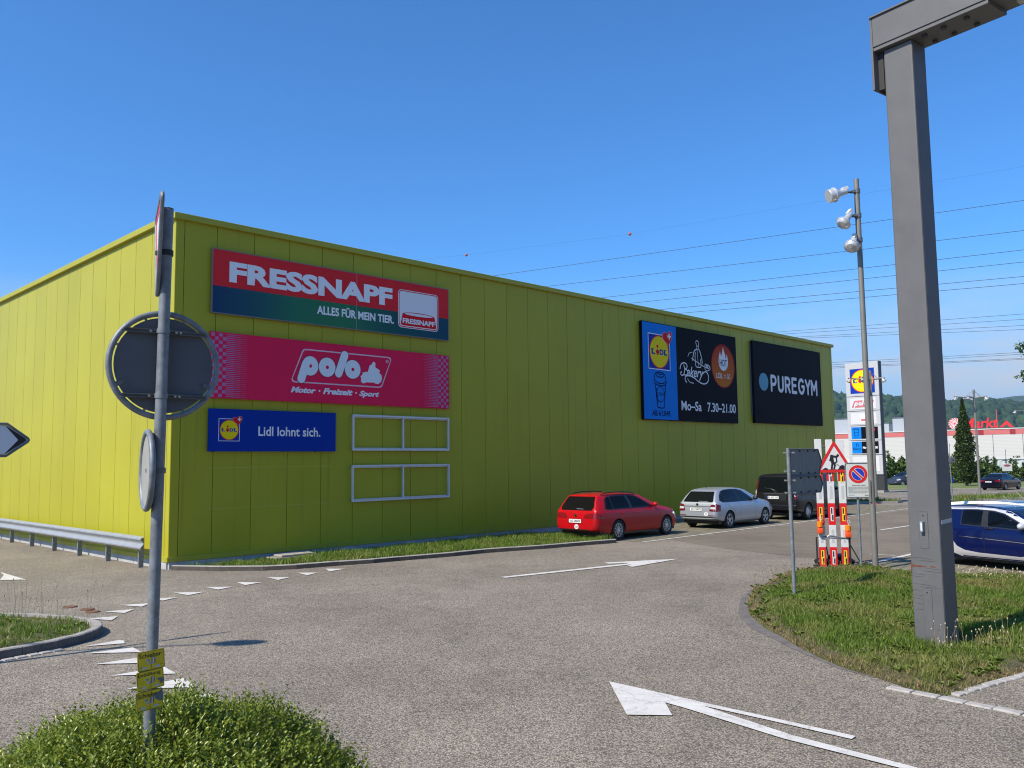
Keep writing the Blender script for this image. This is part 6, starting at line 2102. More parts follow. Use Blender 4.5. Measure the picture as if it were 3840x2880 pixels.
# ---- blue and silver small car on the right, nose towards us
PB_ = paint_mat('blue_car_paint', (0.002, 0.007, 0.060), 0.1, 0.2)
PW_ = paint_mat('bright_silver_paint', (0.66, 0.66, 0.68), 0.45, 0.3)
PG = paint_mat('dark_blue_roof', (0.02, 0.025, 0.075), 0.0, 0.12)
AZB = 150.0
dirb = Vector((math.sin(R(AZB)), math.cos(R(AZB)), 0))
lftb = Vector((-dirb.y, dirb.x, 0))
def small_car(lab, rear_right, paint, panel, roof, group):
    p = Vector((*rear_right, 0.008)) + lftb * .84
    r = thing('parked_car', lab, 'car', p, math.atan2(dirb.y, dirb.x), group)
    c = Car(3.95, 1.68,
        top=[(0, .60), (.02, .80), (.06, .98), (.14, 1.16), (.22, 1.27), (.32, 1.315), (.8, 1.36), (1.5, 1.375), (1.9, 1.355), (2.2, 1.305), (2.6, 1.13), (2.9, .98), (3.02, .93), (3.5, .84), (3.8, .74), (3.9, .60), (3.95, .45)],
        belt=[(0, .93), (1.5, .925), (2.6, .88), (3.0, .84), (3.7, .72), (3.95, .4)],
        roofw=[(0, .62), (.3, .57), (1.0, .58), (1.9, .57), (2.6, .65), (3.0, .72), (3.95, .66)],
        bottom=[(0, .32), (.5, .20), (3.4, .20), (3.95, .28)])
    c.arch(.55, .34, .295)
    c.arch(3.27, .34, .295)
    c.tunnel([(1.25, .97), (1.22, 1.245), (1.5, 1.25), (1.85, 1.235), (2.12, 1.18), (2.56, .97), (2.57, .95), (1.7, .955)])
    c.finish(r, paint)
    ds = [('windscreen', [(-.60, .99), (.60, .99), (.50, 1.27), (-.50, 1.27)], 'front', M_GLASSD),
          ('rear_window', [(-.58, .98), (.58, .98), (.50, 1.24), (-.50, 1.24)], 'rear', M_GLASSD),
          ('headlight', [(3.45, .62), (3.78, .54), (3.8, .64), (3.55, .74)], 'right', M_LENS),
          ('roof_panel', [(.40, -.46), (2.0, -.46), (2.08, 0), (2.0, .46), (.40, .46)], 'top', roof)]
    if panel:
        for md in ('right', 'left'):
            ds.append(('silver_frame', [(.45, 1.24), (.9, 1.275), (1.5, 1.287), (1.87, 1.27), (2.15, 1.212), (2.66, .962), (2.73, .875), (2.86, .86), (2.84, .955), (2.62, 1.09), (2.24, 1.275), (1.9, 1.325), (1.5, 1.345), (.9, 1.335), (.45, 1.295)], md, panel))
            ds.append(('silver_sill', [(1.00, .60), (1.10, .46), (1.28, .38), (1.6, .345), (2.55, .325), (2.70, .37), (2.79, .50), (2.88, .50), (2.86, .30), (2.72, .225), (1.2, .225), (.95, .32)], md, panel))
    car_parts(c, r, dict(
        panes=[[(1.20, .955), (1.18, 1.262), (1.5, 1.27), (1.66, 1.265), (1.66, .945)], [(1.82, .94), (1.76, 1.262), (1.87, 1.252), (2.14, 1.195), (2.62, .965), (2.64, .905)]],
        pillars=[[(1.66, .93), (1.82, .93), (1.76, 1.275), (1.64, 1.275)]],
        dlo=[(1.18, .95), (1.16, 1.275), (1.5, 1.285), (1.87, 1.268), (2.15, 1.21), (2.66, .96), (2.67, .89), (1.75, .925)],
        seams=[[(1.745, .92), (1.745, .34)], [(1.17, .66), (2.72, .62)]] if not panel else [[(1.745, .92), (1.745, .34)]],
        decals=ds, off={'silver_sill': .006, 'silver_frame': .003, 'roof_panel': .006}), paint)
    if panel:
        for md in ('right', 'left'):
            c.lines([[(1.17, .685), (1.72, .665)], [(1.77, .663), (2.72, .62)]], md, .012, .012).build('trim_strip', M_CHROME, r)
    for e in (-1, 1):
        wheel(r, .55, e * .745, .295, .20, 6, e, wt=.18)
        wheel(r, 3.27, e * .745, .295, .20, 6, e, wt=.18)
    seats(r, (1.15, 1.95), .33, .5, .98)
    mirror(r, c, 2.60, .93, M_LENS)
    handles(r, c, (1.86,), .885, M_BLKP)
    MB().tube([(2.02, 0, 1.34), (1.75, 0, 1.58)], .005, 6).build('antenna', M_BLKP, r)
    return r
small_car('dark blue small car with silver trim, right of the grey pillar', (9.60, 20.74), PB_, PW_, PG, 'cars parked on the right')
small_car('white car with a dark roof, mostly hidden behind the blue small car', (11.0, 22.6), paint_mat('white_car_paint', (0.78, 0.78, 0.77)), None, PG, 'cars parked on the right')

# ---- far cars
PD_ = paint_mat('dark_blue_car_paint', (0.006, 0.006, 0.012), 0.1, 0.2)
c = Car(4.90, 1.86,
        top=[(0, .60), (.02, .85), (.06, .99), (.14, 1.04), (.65, 1.09), (1.0, 1.27), (1.35, 1.40), (1.8, 1.455), (2.3, 1.455), (2.7, 1.41), (3.1, 1.24), (3.5, 1.04), (3.65, 1.0), (4.3, .90), (4.7, .76), (4.84, .62), (4.90, .48)],
        belt=[(0, .98), (1.0, .97), (3.0, .93), (3.6, .90), (4.4, .8), (4.9, .45)],
        roofw=[(0, .80), (.65, .72), (1.3, .56), (2.6, .57), (3.5, .72), (4.9, .7)],
        bottom=[(0, .33), (.4, .22), (4.3, .21), (4.9, .28)])
r = thing('parked_car', 'dark blue saloon seen from behind on the far road', 'car', (41.1, 74.0, gz(75)), math.pi / 2 - R(50), 'cars on the far road')
c.arch(1.0, .37, .33)
c.arch(3.95, .37, .33)
c.finish(r, PD_)
car_parts(c, r, dict(glass=M_GLASSD, panes=[[(.95, 1.0), (1.35, 1.33), (1.9, 1.38), (1.95, .98)], [(2.05, .98), (2.02, 1.38), (2.5, 1.36), (3.25, 1.0)]],
    decals=[('rear_window', [(-.68, 1.10), (.68, 1.10), (.52, 1.38), (-.52, 1.38)], 'rear', M_GLASSD), ('tail_light', [(-.88, .74), (-.42, .76), (-.40, .84), (-.86, .90)], 'rear', M_TAIL), ('tail_light', [(.42, .76), (.88, .74), (.86, .90), (.40, .84)], 'rear', M_TAIL)]), PD_)
for e in (-1, 1):
    wheel(r, 1.0, e * .82, .33, .22, 5, e)
    wheel(r, 3.95, e * .82, .33, .22, 5, e)
plate(c, r, 0.1, .74, .50, .115, 'AG 81')
MB().prism(circle(0, 0, .05, None, 14), (Vector((-.03, 0, .95)), Vector((0, -1, 0)), UP, Vector((-1, 0, 0))), 0, .02).build('emblem', M_CHROME, r)
mirror(r, c, 3.2, 1.02, PD_)
PV = paint_mat('slate_blue_car_paint', (0.055, 0.065, 0.085), 0.4, 0.25)
c = Car(4.40, 1.80,
        top=[(0, .62), (.02, .95), (.08, 1.3), (.2, 1.52), (.35, 1.58), (1.0, 1.63), (2.0, 1.62), (2.5, 1.55), (3.0, 1.27), (3.4, 1.05), (3.55, 1.0), (4.0, .88), (4.25, .74), (4.36, .6), (4.40, .45)],
        belt=[(0, 1.0), (2.6, .98), (3.4, .92), (4.4, .45)], roofw=[(0, .7), (.3, .64), (2.2, .62), (3.4, .74), (4.4, .68)], bottom=[(0, .3), (.5, .21), (3.8, .21), (4.4, .28)])
r = thing('parked_car', 'slate blue minivan on the far road, half hidden by the grey pillar', 'car', (47.0, 98.6, gz(98)), math.pi / 2 - R(252), 'cars on the far road')
c.arch(.85, .35, .31)
c.arch(3.55, .35, .31)
c.finish(r, PV)
car_parts(c, r, dict(glass=M_GLASSD, panes=[[(.35, 1.04), (.4, 1.46), (1.2, 1.52), (1.25, 1.02)], [(1.35, 1.02), (1.32, 1.52), (2.0, 1.52), (2.05, 1.01)], [(2.15, 1.01), (2.12, 1.52), (2.45, 1.46), (3.15, 1.05), (3.2, 1.0)]],
    decals=[('windscreen', [(-.66, 1.07), (.66, 1.07), (.54, 1.54), (-.54, 1.54)], 'front', M_GLASSD), ('headlight', [(3.7, .72), (4.2, .62), (4.22, .74), (3.9, .86)], 'left', M_LENS)]), PV)
for e in (-1, 1):
    wheel(r, .85, e * .80, .31, .21, 8, e)
    wheel(r, 3.55, e * .80, .31, .21, 8, e)
mirror(r, c, 3.0, 1.08, M_LENS)
# ================================================================== planting near the camera
def leaf_sprigs(name, pts, dirs, lens, n_pairs, ll, lw, m, parent=None, spread=0.85):
    """Upright shoots of paired leaves; each leaf a folded kite of two faces."""
    n = len(pts)
    V, F = [], []
    o = 0
    allV = []
    for k in range(n_pairs):
        t = (k + 1.0) / n_pairs
        c = pts + dirs * (lens * t)[:, None]
        for e in (0, 1):
            az = rng.uniform(0, 2 * np.pi, n) + e * np.pi
            a = np.stack([np.cos(az), np.sin(az), np.zeros(n)], 1)
            d = dirs * rng.uniform(0.5, 1.3, n)[:, None] + a * spread
            d /= np.linalg.norm(d, axis=1)[:, None]
            s_ = np.cross(d, dirs)
            s_ /= np.linalg.norm(s_, axis=1)[:, None] + 1e-9
            L = rng.uniform(ll[0], ll[1], n)[:, None] * (1.0 - 0.35 * (k == n_pairs - 1))
            w = rng.uniform(lw[0], lw[1], n)[:, None] * 0.5
            nr = np.cross(s_, d)
            q = np.stack([c, c + d * L * .45 + s_ * w + nr * L * .10, c + d * L, c + d * L * .45 - s_ * w + nr * L * .10], 1)
            allV.append(q)
    V = np.concatenate(allV, 0)
    base = np.arange(len(V))[:, None] * 4
    F = np.concatenate([base + np.array([[0, 1, 2]]), base + np.array([[0, 2, 3]])], 0)
    ob = np_mesh(name, V.reshape(-1, 3), F, m)
    ob.parent = parent
    return ob
bush = thing('bush', 'leafy green bush around the foot of the leaning sign post', 'bush', (-1.98, 4.86, 0))
NB = 9500
th = rng.uniform(0, 2 * np.pi, NB)
rr_ = np.sqrt(rng.uniform(0, 1, NB))
AX, AY = 1.30, 1.08
x = rr_ * np.cos(th) * AX
y = rr_ * np.sin(th) * AY
lump = 0.05 * np.sin(x * 5.3 + 1.0) * np.cos(y * 6.1) + 0.04 * np.sin(x * 9.7 + y * 7.3)
top = 1.00 * (1 - rr_ ** 2.6) ** 0.5 + lump * (1 - rr_) + 0.05 * np.cos((x - 0.1) * 2.0)
zz = np.maximum(top - rng.uniform(0.02, 0.12, NB), 0.04)
nx = x / AX ** 2
ny = y / AY ** 2
nz = 0.9 + 0 * x
D = np.stack([nx * 0.8 + rng.normal(0, .28, NB), ny * 0.8 + rng.normal(0, .28, NB), nz + rng.normal(0, .1, NB)], 1)
D /= np.linalg.norm(D, axis=1)[:, None]
ln = rng.uniform(0.10, 0.22, NB)
ln[rng.uniform(0, 1, NB) < 0.03] *= 1.5
M_BUSH = leaf_mat('bush_leaves', (0.090, 0.150, 0.012), (0.32, 0.38, 0.050), 0.4, 0.30)
leaf_sprigs('leaves', np.stack([x, y, zz], 1), D, ln, 7, (0.022, 0.036), (0.009, 0.015), M_BUSH, bush)
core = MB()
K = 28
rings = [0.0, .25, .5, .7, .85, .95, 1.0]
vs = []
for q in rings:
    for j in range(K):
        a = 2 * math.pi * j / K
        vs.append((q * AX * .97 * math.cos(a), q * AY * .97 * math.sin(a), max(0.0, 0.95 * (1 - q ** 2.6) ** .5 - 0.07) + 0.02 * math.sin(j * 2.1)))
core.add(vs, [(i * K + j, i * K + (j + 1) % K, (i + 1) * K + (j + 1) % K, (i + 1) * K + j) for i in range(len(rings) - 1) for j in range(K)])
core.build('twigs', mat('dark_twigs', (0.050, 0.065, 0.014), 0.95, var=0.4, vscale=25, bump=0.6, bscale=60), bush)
st = MB()
for i in range(0, NB, 3):
    p = Vector((x[i], y[i], zz[i] - 0.03))
    q = p + Vector(D[i]) * (ln[i] + .03)
    u_ = Vector((0.0015, 0, 0))
    w_ = Vector((0, 0.0015, 0))
    st.add([p - u_, p + u_, p + w_, q], [(0, 1, 3), (1, 2, 3), (2, 0, 3)])
st.build('stems', mat('stem_brown', (0.12, 0.09, 0.04), 0.8), bush)

def stalks(name, pts, h, head, m, hm, label=None):
    """Dry grass stalks with small seed heads."""
    mb = MB()
    hb = []
    for (x_, y_, z_) in pts:
        hh = random.uniform(*h)
        lx, ly = random.uniform(-.25, .25) * hh, random.uniform(-.25, .25) * hh
        a, b = Vector((x_, y_, z_)), Vector((x_ + lx, y_ + ly, z_ + hh))
        m_ = (a + b) / 2 + Vector((lx * -.15, ly * -.15, hh * .08))
        mb.tube([a, m_, b], [.0022, .0018, .0012], 4, cap=False)
        r_ = random.uniform(*head)
        mb.ball(b, (r_ * .8, r_ * .8, r_ * random.uniform(.9, 2.2)), sub=1, mi=1)
    o_ = mb.build(name, [m, hm])
    return tag(o_, label, 'grass' if label else None, None, 'stuff')
M_STALK = mat('stalk_straw', (0.30, 0.24, 0.12), 0.9)
M_HEAD = mat('seed_head', (0.48, 0.42, 0.28), 0.9)
pts = []
for i in range(34):
    a, b = random.gauss(0, .35), random.gauss(0, .16)
    pts.append((5.75 + a * .9 + .25, 11.12 + b + a * .45, 0.03))
for i in range(16):
    pts.append((5.25 + random.uniform(0, .45), 11.10 + random.uniform(-.1, .1), 0.03))
stalks('weeds', pts, (.10, .38), (.006, .012), M_STALK, M_HEAD, 'straw-coloured seed stalks round the foot of the grey gantry pillar')
pts = []
for i in range(260):
    t = random.random()
    pts.append((8.6 + 5.0 * t + random.gauss(0, .22), 18.45 - 3.0 * t + random.gauss(0, .18) - .15, 0.0))
stalks('weeds', pts, (.08, .24), (.008, .018), M_STALK, M_HEAD, 'pale seed heads standing along the island edge below the blue car')
pts = [(4.5 + 3.4 * t + random.gauss(0, .1), 16.3 + 2.9 * t ** .7 + random.gauss(0, .1), 0.02) for t in [random.random() for _ in range(70)]]
stalks('weeds', pts, (.15, .36), (.008, .014), mat('stalk_reddish', (0.20, 0.12, 0.07), 0.9), mat('seed_head_reddish', (0.24, 0.14, 0.09), 0.9), 'reddish dock stalks along the far rim of the right-hand island')
pts = [W(random.uniform(3.5, 12.3), random.uniform(.15, .5), 0.02) for _ in range(110)]
stalks('weeds', [tuple(p) for p in pts], (.15, .45), (.006, .012), M_STALK, mat('seed_head_green', (0.25, 0.28, 0.10), 0.9), 'tall thin weeds at the foot of the long green wall')
pts = [(-7.9 + random.gauss(0, .5), 14.15 + random.gauss(0, .06), 0.08) for _ in range(36)]
stalks('weeds', pts, (.15, .62), (.006, .012), mat('stalk_green', (0.14, 0.17, 0.05), 0.9), mat('seed_head_green', (0.25, 0.28, 0.10), 0.9), 'thin weeds rising behind the left traffic island')
# coarse rosettes and broad weed leaves among the grass
def rosettes(name, pts, m, label):
    V = []
    for (x_, y_, z_) in pts:
        k = random.randint(6, 11)
        for j in range(k):
            a = 2 * math.pi * j / k + random.uniform(-.3, .3)
            L = random.uniform(.05, .13)
            w_ = L * random.uniform(.10, .16)
            e = Vector((math.cos(a), math.sin(a), 0))
            s_ = Vector((-math.sin(a), math.cos(a), 0))
            up = random.uniform(.5, 1.1)
            c0 = Vector((x_, y_, z_))
            c1 = c0 + e * L * .5 + UP * L * up * .55
            c2 = c0 + e * L + UP * L * up * .45
            V += [c0, c1 + s_ * w_, c2, c1 - s_ * w_]
    V = np.array([tuple(v) for v in V])
    b = np.arange(len(V) // 4)[:, None] * 4
    o_ = np_mesh(name, V, np.concatenate([b + np.array([[0, 1, 2]]), b + np.array([[0, 2, 3]])], 0), m)
    return tag(o_, label, 'weeds', None, 'stuff')
M_ROS = leaf_mat('weed_leaves', (0.075, 0.13, 0.012), (0.25, 0.31, 0.06), 0.35, 0.4)
def strew(poly, n):
    out = []
    xs = [p[0] for p in poly]
    ys = [p[1] for p in poly]
    while len(out) < n:
        x_, y_ = random.uniform(min(xs), max(xs)), random.uniform(min(ys), max(ys))
        if inside(np.array([x_]), np.array([y_]), poly)[0]:
            out.append((x_, y_, 0.045))
    return out
rosettes('weeds', strew(GR, 700), M_ROS, 'broad bright weed leaves among the grass of the right-hand island')
rosettes('weeds', [(x_, y_, 0.07) for x_, y_, z_ in strew(STRIP[:-1], 160)], M_ROS, 'broad weed leaves in the grass strip under the green wall')
rosettes('weeds', [(x_, y_, 0.10) for x_, y_, z_ in strew(ISG, 120)], M_ROS, 'broad weed leaves on the left traffic island')

# ================================================================== beyond the car park
M_VERGE = mat('verge_grass', (0.11, 0.14, 0.03), 0.95, var=0.35, vscale=1.2)
def verge(poly, name='soil', lift=0.06, m=M_VERGE):
    mb = MB()
    k = len(poly)
    mb.add([(a, b, gz(b) + lift) for a, b in poly] + [(a, b, gz(b) - .05) for a, b in poly], [tuple(range(k))] + [(i, i + k, (i + 1) % k + k, (i + 1) % k) for i in range(k)])
    return tag(mb.build(name, m), kind='structure')
ISA = [(14.5, 48.0), (18.6, 48.3), (21.7, 48.75), (22.2, 49.2), (21.6, 50.2), (18.0, 50.0), (14.5, 49.6)]
ISB = [(25.6, 50.5), (30.9, 52.0), (46.0, 56.4), (60.0, 60.4), (60.0, 66), (43.0, 61.0), (29.0, 56.6), (25.8, 53.0)]
ISC = [(22.6, 46.4), (27.6, 45.2), (28.0, 45.6), (26.5, 46.8), (24.6, 47.6)]
ISD = [(24.5, 66.0), (31.5, 66.8), (33.0, 68.2), (32.0, 70.5), (24.0, 69.0)]
ISE = [(20.0, 84.0), (45.0, 80.5), (70.0, 86.0), (110, 96), (110, 125), (15, 135)]
for p_ in (ISA, ISB, ISC, ISD):
    verge(p_)
verge(ISE, lift=0.03, m=mat('field_grass', (0.13, 0.16, 0.035), 0.95, var=0.3, vscale=0.5))
def far_kerb(pts):
    mb = MB()
    for (a, b), (c_, d_) in zip(pts[:-1], pts[1:]):
        p, q = Vector((a, b, gz(b))), Vector((c_, d_, gz(d_)))
        t = (q - p).normalized()
        n_ = Vector((-t.y, t.x, 0))
        mb.add([p - UP * .05, q - UP * .05, q + UP * .12, p + UP * .12, q + UP * .12 + n_ * .15, p + UP * .12 + n_ * .15], [(0, 1, 2, 3), (3, 2, 4, 5)])
    return tag(mb.build('kerb', M_KERB), kind='structure')
far_kerb([(14.5, 47.9), (18.6, 48.2), (21.75, 48.65), (22.3, 49.2)])
far_kerb([(25.4, 50.4), (30.9, 51.9), (46.0, 56.3), (60.0, 60.3)])
far_kerb([(22.4, 46.4), (27.6, 45.1), (28.1, 45.6)])
far_kerb([(24.4, 65.9), (31.5, 66.7), (33.1, 68.2)])
mk = MB()
for a, b, w_ in (((30.5, 62.5), (37.5, 66.5), .14), ((27.0, 60.5), (29.0, 61.6), .14), ((19, 57.5), (25, 60.0), .14)):
    d_ = Vector((b[0] - a[0], b[1] - a[1], 0)).normalized()
    n_ = Vector((-d_.y, d_.x, 0)) * w_ / 2 * 1.6
    A_, B_ = Vector((*a, gz(a[1]) + .012)), Vector((*b, gz(b[1]) + .012))
    mk.add([A_ - n_, B_ - n_, B_ + n_, A_ + n_], [(0, 1, 2, 3)])
tag(mk.build('road_markings', M_WHITE), kind='structure')
# pale strip along the far road's edge
mb = MB()
mb.add([(a, b, gz(b) + .035) for a, b in ((20, 82.4), (45, 79.0), (72, 85.2), (72, 86.2), (45, 80.2), (20, 83.8))], [(0, 1, 4, 5), (1, 2, 3, 4)])
tag(mb.build('path', mat('pale_gravel', (0.42, 0.38, 0.30), 0.95, var=0.2, vscale=2)), kind='structure')
zv = lambda x, y: -0.0135 * np.maximum(0, y - 42) + 0.05
for p_, n_, lab in ((ISB, 9000, 'rough grass of the planted strip before the far road'), (ISA, 2500, 'rough grass of the small kerbed island beside the traffic cone'), (ISC, 1500, 'dry grass tuft on the small kerbed tip right of the pillar')):
    tag(blades('grass', p_, n_, (.10, .32), .03, zv, M_GR1), lab, 'grass')

# ---- price pylon
tp = thing('sign_pylon', 'tall white pylon sign with stacked lit panels and a round yellow emblem on top', 'sign', (28.62, 69.3, gz(69)), R(-48))
# local x along the front (left to right), -y outward
PW2, PD2, PH2 = 2.75, 0.55, 10.65
M_PYL = mat('pylon_grey', (0.47, 0.48, 0.485), 0.4)
M_PYD = mat('pylon_dark', (0.035, 0.038, 0.042), 0.5)
M_PYW = mat('pylon_panel_white', (0.62, 0.62, 0.63), 0.35)
MB().span((-PW2 / 2 + .15, .02, 0.1), (PW2 / 2, PD2 - .05, PH2)).build('body', M_PYD, tp)
MB().span((-PW2 / 2 + .1, -.02, 0.25), (PW2 / 2 + .02, PD2 - .02, 1.45)).build('base', M_PYD, tp)
MB().box((PW2 / 2 - .25, .2, 0.1), (.6, .9, .3)).build('footing', M_KERB, tp)
TF = (Vector((-PW2 / 2, 0, 0)), Vector((1, 0, 0)), UP, Vector((0, -1, 0)))
zs_ = [1.5, 3.1, 4.25, 5.45, 6.65, 7.85, PH2]
pan = []
for a, b in zip(zs_[:-1], zs_[1:]):
    pan.append(MB().bbox((0, -.04, (a + b) / 2), (PW2, .12, b - a - .04), .02).build('panel', M_PYL, tp))
T5 = .105
LF_keep = LF
LF = TF
emblem(pan[5], .38, 8.1, 2.42, 10.12, T5, heart=False, square=False)
MB().prism([(.3, 6.8), (2.45, 6.8), (2.45, 7.7), (.3, 7.7)], TF, T5, T5 + .01).build('inset', M_PYW, pan[4])
pl_ = [(.42, 6.95), (2.05, 6.95), (2.33, 7.52), (.66, 7.52)]
ins = MB().prism(round_poly(pl_, .1), TF, T5 + .011, T5 + .02).build('emblem', mat('faded_red', (0.55, 0.16, 0.17), 0.4), pan[4])
mb = MB()
for cx in (.83, 1.15, 1.62):
    mb.ring(circle(cx, 7.24, .14, .15, 20), circle(cx, 7.24, .04, .04, 20), TF, T5 + .02, T5 + .03)
mb.prism(capsule((.66, 6.98), (.74, 7.25), .06), TF, T5 + .021, T5 + .031)
mb.prism(capsule((1.32, 7.15), (1.44, 7.5), .06), TF, T5 + .021, T5 + .031)
mb.prism(circle(1.95, 7.2, .16, .11, 16), TF, T5 + .02, T5 + .03)
mb.build('emblem_lettering', M_PYW, ins)
MB().prism([(.3, 5.58), (2.45, 5.58), (2.45, 6.5), (.3, 6.5)], TF, T5, T5 + .01).build('inset', M_PYW, pan[3])
i3 = MB().prism(rrect(1.1, 5.75, 1.75, 6.35, .06), TF, T5 + .011, T5 + .015).build('emblem', M_SIGNW, pan[3])
MB().prism([(1.15, 5.82), (1.70, 5.82), (1.66, 6.02), (1.19, 6.02)], TF, T5 + .016, T5 + .02).build('emblem_bowl', mat('faded_red', (0.55, 0.16, 0.17), 0.4), i3)
for pz, pi in ((4.4, 2), (3.22, 1)):
    bl = MB().prism([(.3, pz), (1.12, pz), (1.12, pz + .95), (.3, pz + .95)], TF, T5, T5 + .012).build('blue_field', M_SKYB, pan[pi])
    bk = MB().prism([(1.12, pz), (2.5, pz), (2.5, pz + .95), (1.12, pz + .95)], TF, T5, T5 + .012).build('black_field', M_SBLACK, pan[pi])
    mb = MB()
    if pi == 2:
        for q in ([(.52, pz + .75), (.58, pz + .12), (.84, pz + .12), (.9, pz + .75)], [(.48, pz + .75), (.94, pz + .75), (.88, pz + .88), (.54, pz + .88), (.48, pz + .75)], [(.56, pz + .5), (.86, pz + .5)], [(.57, pz + .3), (.85, pz + .3)]):
            add_stroke(mb, q, .035, TF, T5 + .016)
        mb.build('cup_drawing', M_NAVY, bl)
        hp = MB().prism(circle(2.15, pz + .72, .14, None, 16), TF, T5 + .013, T5 + .018).build('heart', M_ERED, bk)
        MB().prism([(1.55, pz + .15), (1.95, pz + .15), (1.95, pz + .6), (1.55, pz + .6)], TF, T5 + .013, T5 + .016).prism(circle(1.75, pz + .38, .19, None, 20), TF, T5 + .016, T5 + .019, mi=1).build('emblem', [M_DBLUE, M_SYEL], bk)
    else:
        mb.text('Bakery', TF, (.36, pz + .2, 1.05, pz + .48), shear=.3, t=T5 + .016)
        add_stroke(mb, [(.65, pz + .55), (.70, pz + .8), (.78, pz + .8), (.86, pz + .55)], .04, TF, T5 + .016)
        mb.build('baker_drawing', M_NAVY, bl)
        MB().text('Mo–Sa', TF, (1.2, pz + .36, 1.72, pz + .55), bold=.03, t=T5 + .016).text('21.00', TF, (1.95, pz + .36, 2.42, pz + .55), bold=.03, t=T5 + .016).build('lettering', M_SIGNW, bk)
MB().prism([(.3, 1.75), (2.5, 1.75), (2.5, 2.95), (.3, 2.95)], TF, T5, T5 + .01).build('inset', M_PYW, pan[0])
LF = LF_keep

# ---- car-park lamps with crossed arms
def park_lamp(x, y, h, lab):
    t = thing('car_park_lamp', lab, 'lamp post', (x, y, gz(y)), 0, 'car park lamps')
    MB().tube([(0, 0, -.2), (0, 0, h)], [.09, .075], 12).build('pole', M_MAST, t, 40)
    za = h - .62
    for k, (a, L) in enumerate(((178, 1.45), (215, .95), (8, 1.0), (335, .85))):
        e = Vector((math.cos(R(a)), math.sin(R(a)), 0))
        o_ = MB().tube([Vector((0, 0, za)), e * L + UP * (za + .12)], .04, 8).build('arm', M_MAST, t)
        MB().tube([Vector((0, 0, h - .05)), e * L * .5 + UP * (za + .08)], .012, 6).build('stay', M_MAST, o_)
        b = e * (L - .12) + UP * (za + .05)
        MB().lathe([(-.02, 0), (-.02, .07), (.08, .09), (.18, .155), (.20, .155), (.22, .11), (.22, 0)], b, b + Vector((e.x * .45, e.y * .45, -1)), 16).build('lamp_head', mat('park_lamp_grey', (0.40, 0.41, 0.41), 0.4, 0.2), o_, 40)
    return t
park_lamp(34.18, 62.9, 7.70, 'grey car-park lamp with crossed arms beside the conical conifer')
park_lamp(23.58, 55.8, 8.40, 'grey car-park lamp with crossed arms in front of the pylon sign')
park_lamp(43.6, 71.5, 7.2, 'grey car-park lamp at the right edge, only its left arm showing')

# ---- traffic cone
cn = thing('traffic_cone', 'small orange and white traffic cone by the far kerb', 'cone', (19.95, 47.6, gz(47.6)))
MB().bbox((0, 0, .02), (.34, .34, .04), .01).build('foot', mat('cone_orange', (0.75, 0.12, 0.015), 0.5), cn)
MB().lathe([(.04, .14), (.20, .105)], (0, 0, 0), UP, 20).build('cone', mat('cone_orange', (0.75, 0.12, 0.015), 0.5), cn, 40)
MB().lathe([(.20, .105), (.37, .065)], (0, 0, 0), UP, 20).build('white_band', M_PAINTW, cn, 40)
MB().lathe([(.37, .065), (.52, .03), (.52, 0)], (0, 0, 0), UP, 20).build('cone_tip', mat('cone_orange', (0.75, 0.12, 0.015), 0.5), cn, 40)

# ---- far sign post with boxes and a tapering lantern
bp_ = thing('signal_post', 'thin far post carrying a signal box, a small display and a tapering white lantern', 'post', (25.41, 49.7, gz(49.7)))
MB().tube([(0, 0, 0), (-.05, 0, 3.0)], .035, 10).build('post', M_GALV, bp_, 40)
MB().bbox((-.28, .05, 2.44), (.22, .2, .46), .02).build('signal_box', M_BACK, bp_)
di = MB().bbox((.07, -.06, 2.40), (.32, .14, .30), .02).build('display', M_GALVD, bp_)
MB().text('AA', (Vector((.07, -.14, 2.40)), Vector((1, 0, 0)), UP, Vector((0, -1, 0))), (-.08, -.06, .1, .06), t=.001).build('lettering', M_INK, di)
MB().bbox((-.22, .06, 1.85), (.22, .2, .34), .02).build('signal_box', M_RUB, bp_)
MB().lathe([(0, .03), (.55, .075), (.60, .08), (.62, 0)], (-.06, 0, 2.75), (-.06, 0, 4), 12).build('lantern', M_PAINTW, bp_, 40)
MB().bbox((.06, 0, 1.25), (.06, .05, .35), .01).build('small_plate', mat('sign_blue', (0, 0, 0)), bp_)

# ---- tarpaulin-covered container, notice board, arrow sign
tc_ = thing('covered_container', 'white tarpaulin-wrapped container standing by the far hedge', 'container', (64.9, 112.0, gz(112)), R(-30))
mb = MB()
nx_, nz_ = 26, 10
for i in range(nx_ + 1):
    for j in range(nz_ + 1):
        u_, v_ = i / nx_, j / nz_
        mb.v.append((u_ * 5.4 - 2.7, -1.2 + .10 * math.sin(u_ * 19 + v_ * 5) * (1 - v_) + .06 * math.sin(u_ * 41 - v_ * 9), v_ * 3.1 - .12 * u_ * v_))
for i in range(nx_):
    for j in range(nz_):
        a = i * (nz_ + 1) + j
        mb.f.append((a, a + nz_ + 1, a + nz_ + 2, a + 1))
        mb.m.append(0)
M_TARP = mat('white_tarpaulin', (0.50, 0.56, 0.56), 0.5, var=0.12, vscale=1.5)
mb.build('tarpaulin', M_TARP, tc_, 60)
MB().span((-2.7, -1.1, 0), (2.7, 1.3, 3.02)).build('box', M_TARP, tc_)
MB().span((-2.75, -1.32, 2.98), (2.75, 1.3, 3.14)).build('top_rail', M_PAINTW, tc_)
nb = thing('notice_board', 'small white notice on a thin pole in front of the wrapped container', 'sign', (53.0, 92.0, gz(92)))
MB().tube([(0, 0, 0), (0, 0, 3.9)], .03, 8).build('pole', M_GALV, nb)
pn = MB().bbox((.05, -.05, 1.95), (1.05, .05, .8), .01).build('panel', M_PAINTW, nb)
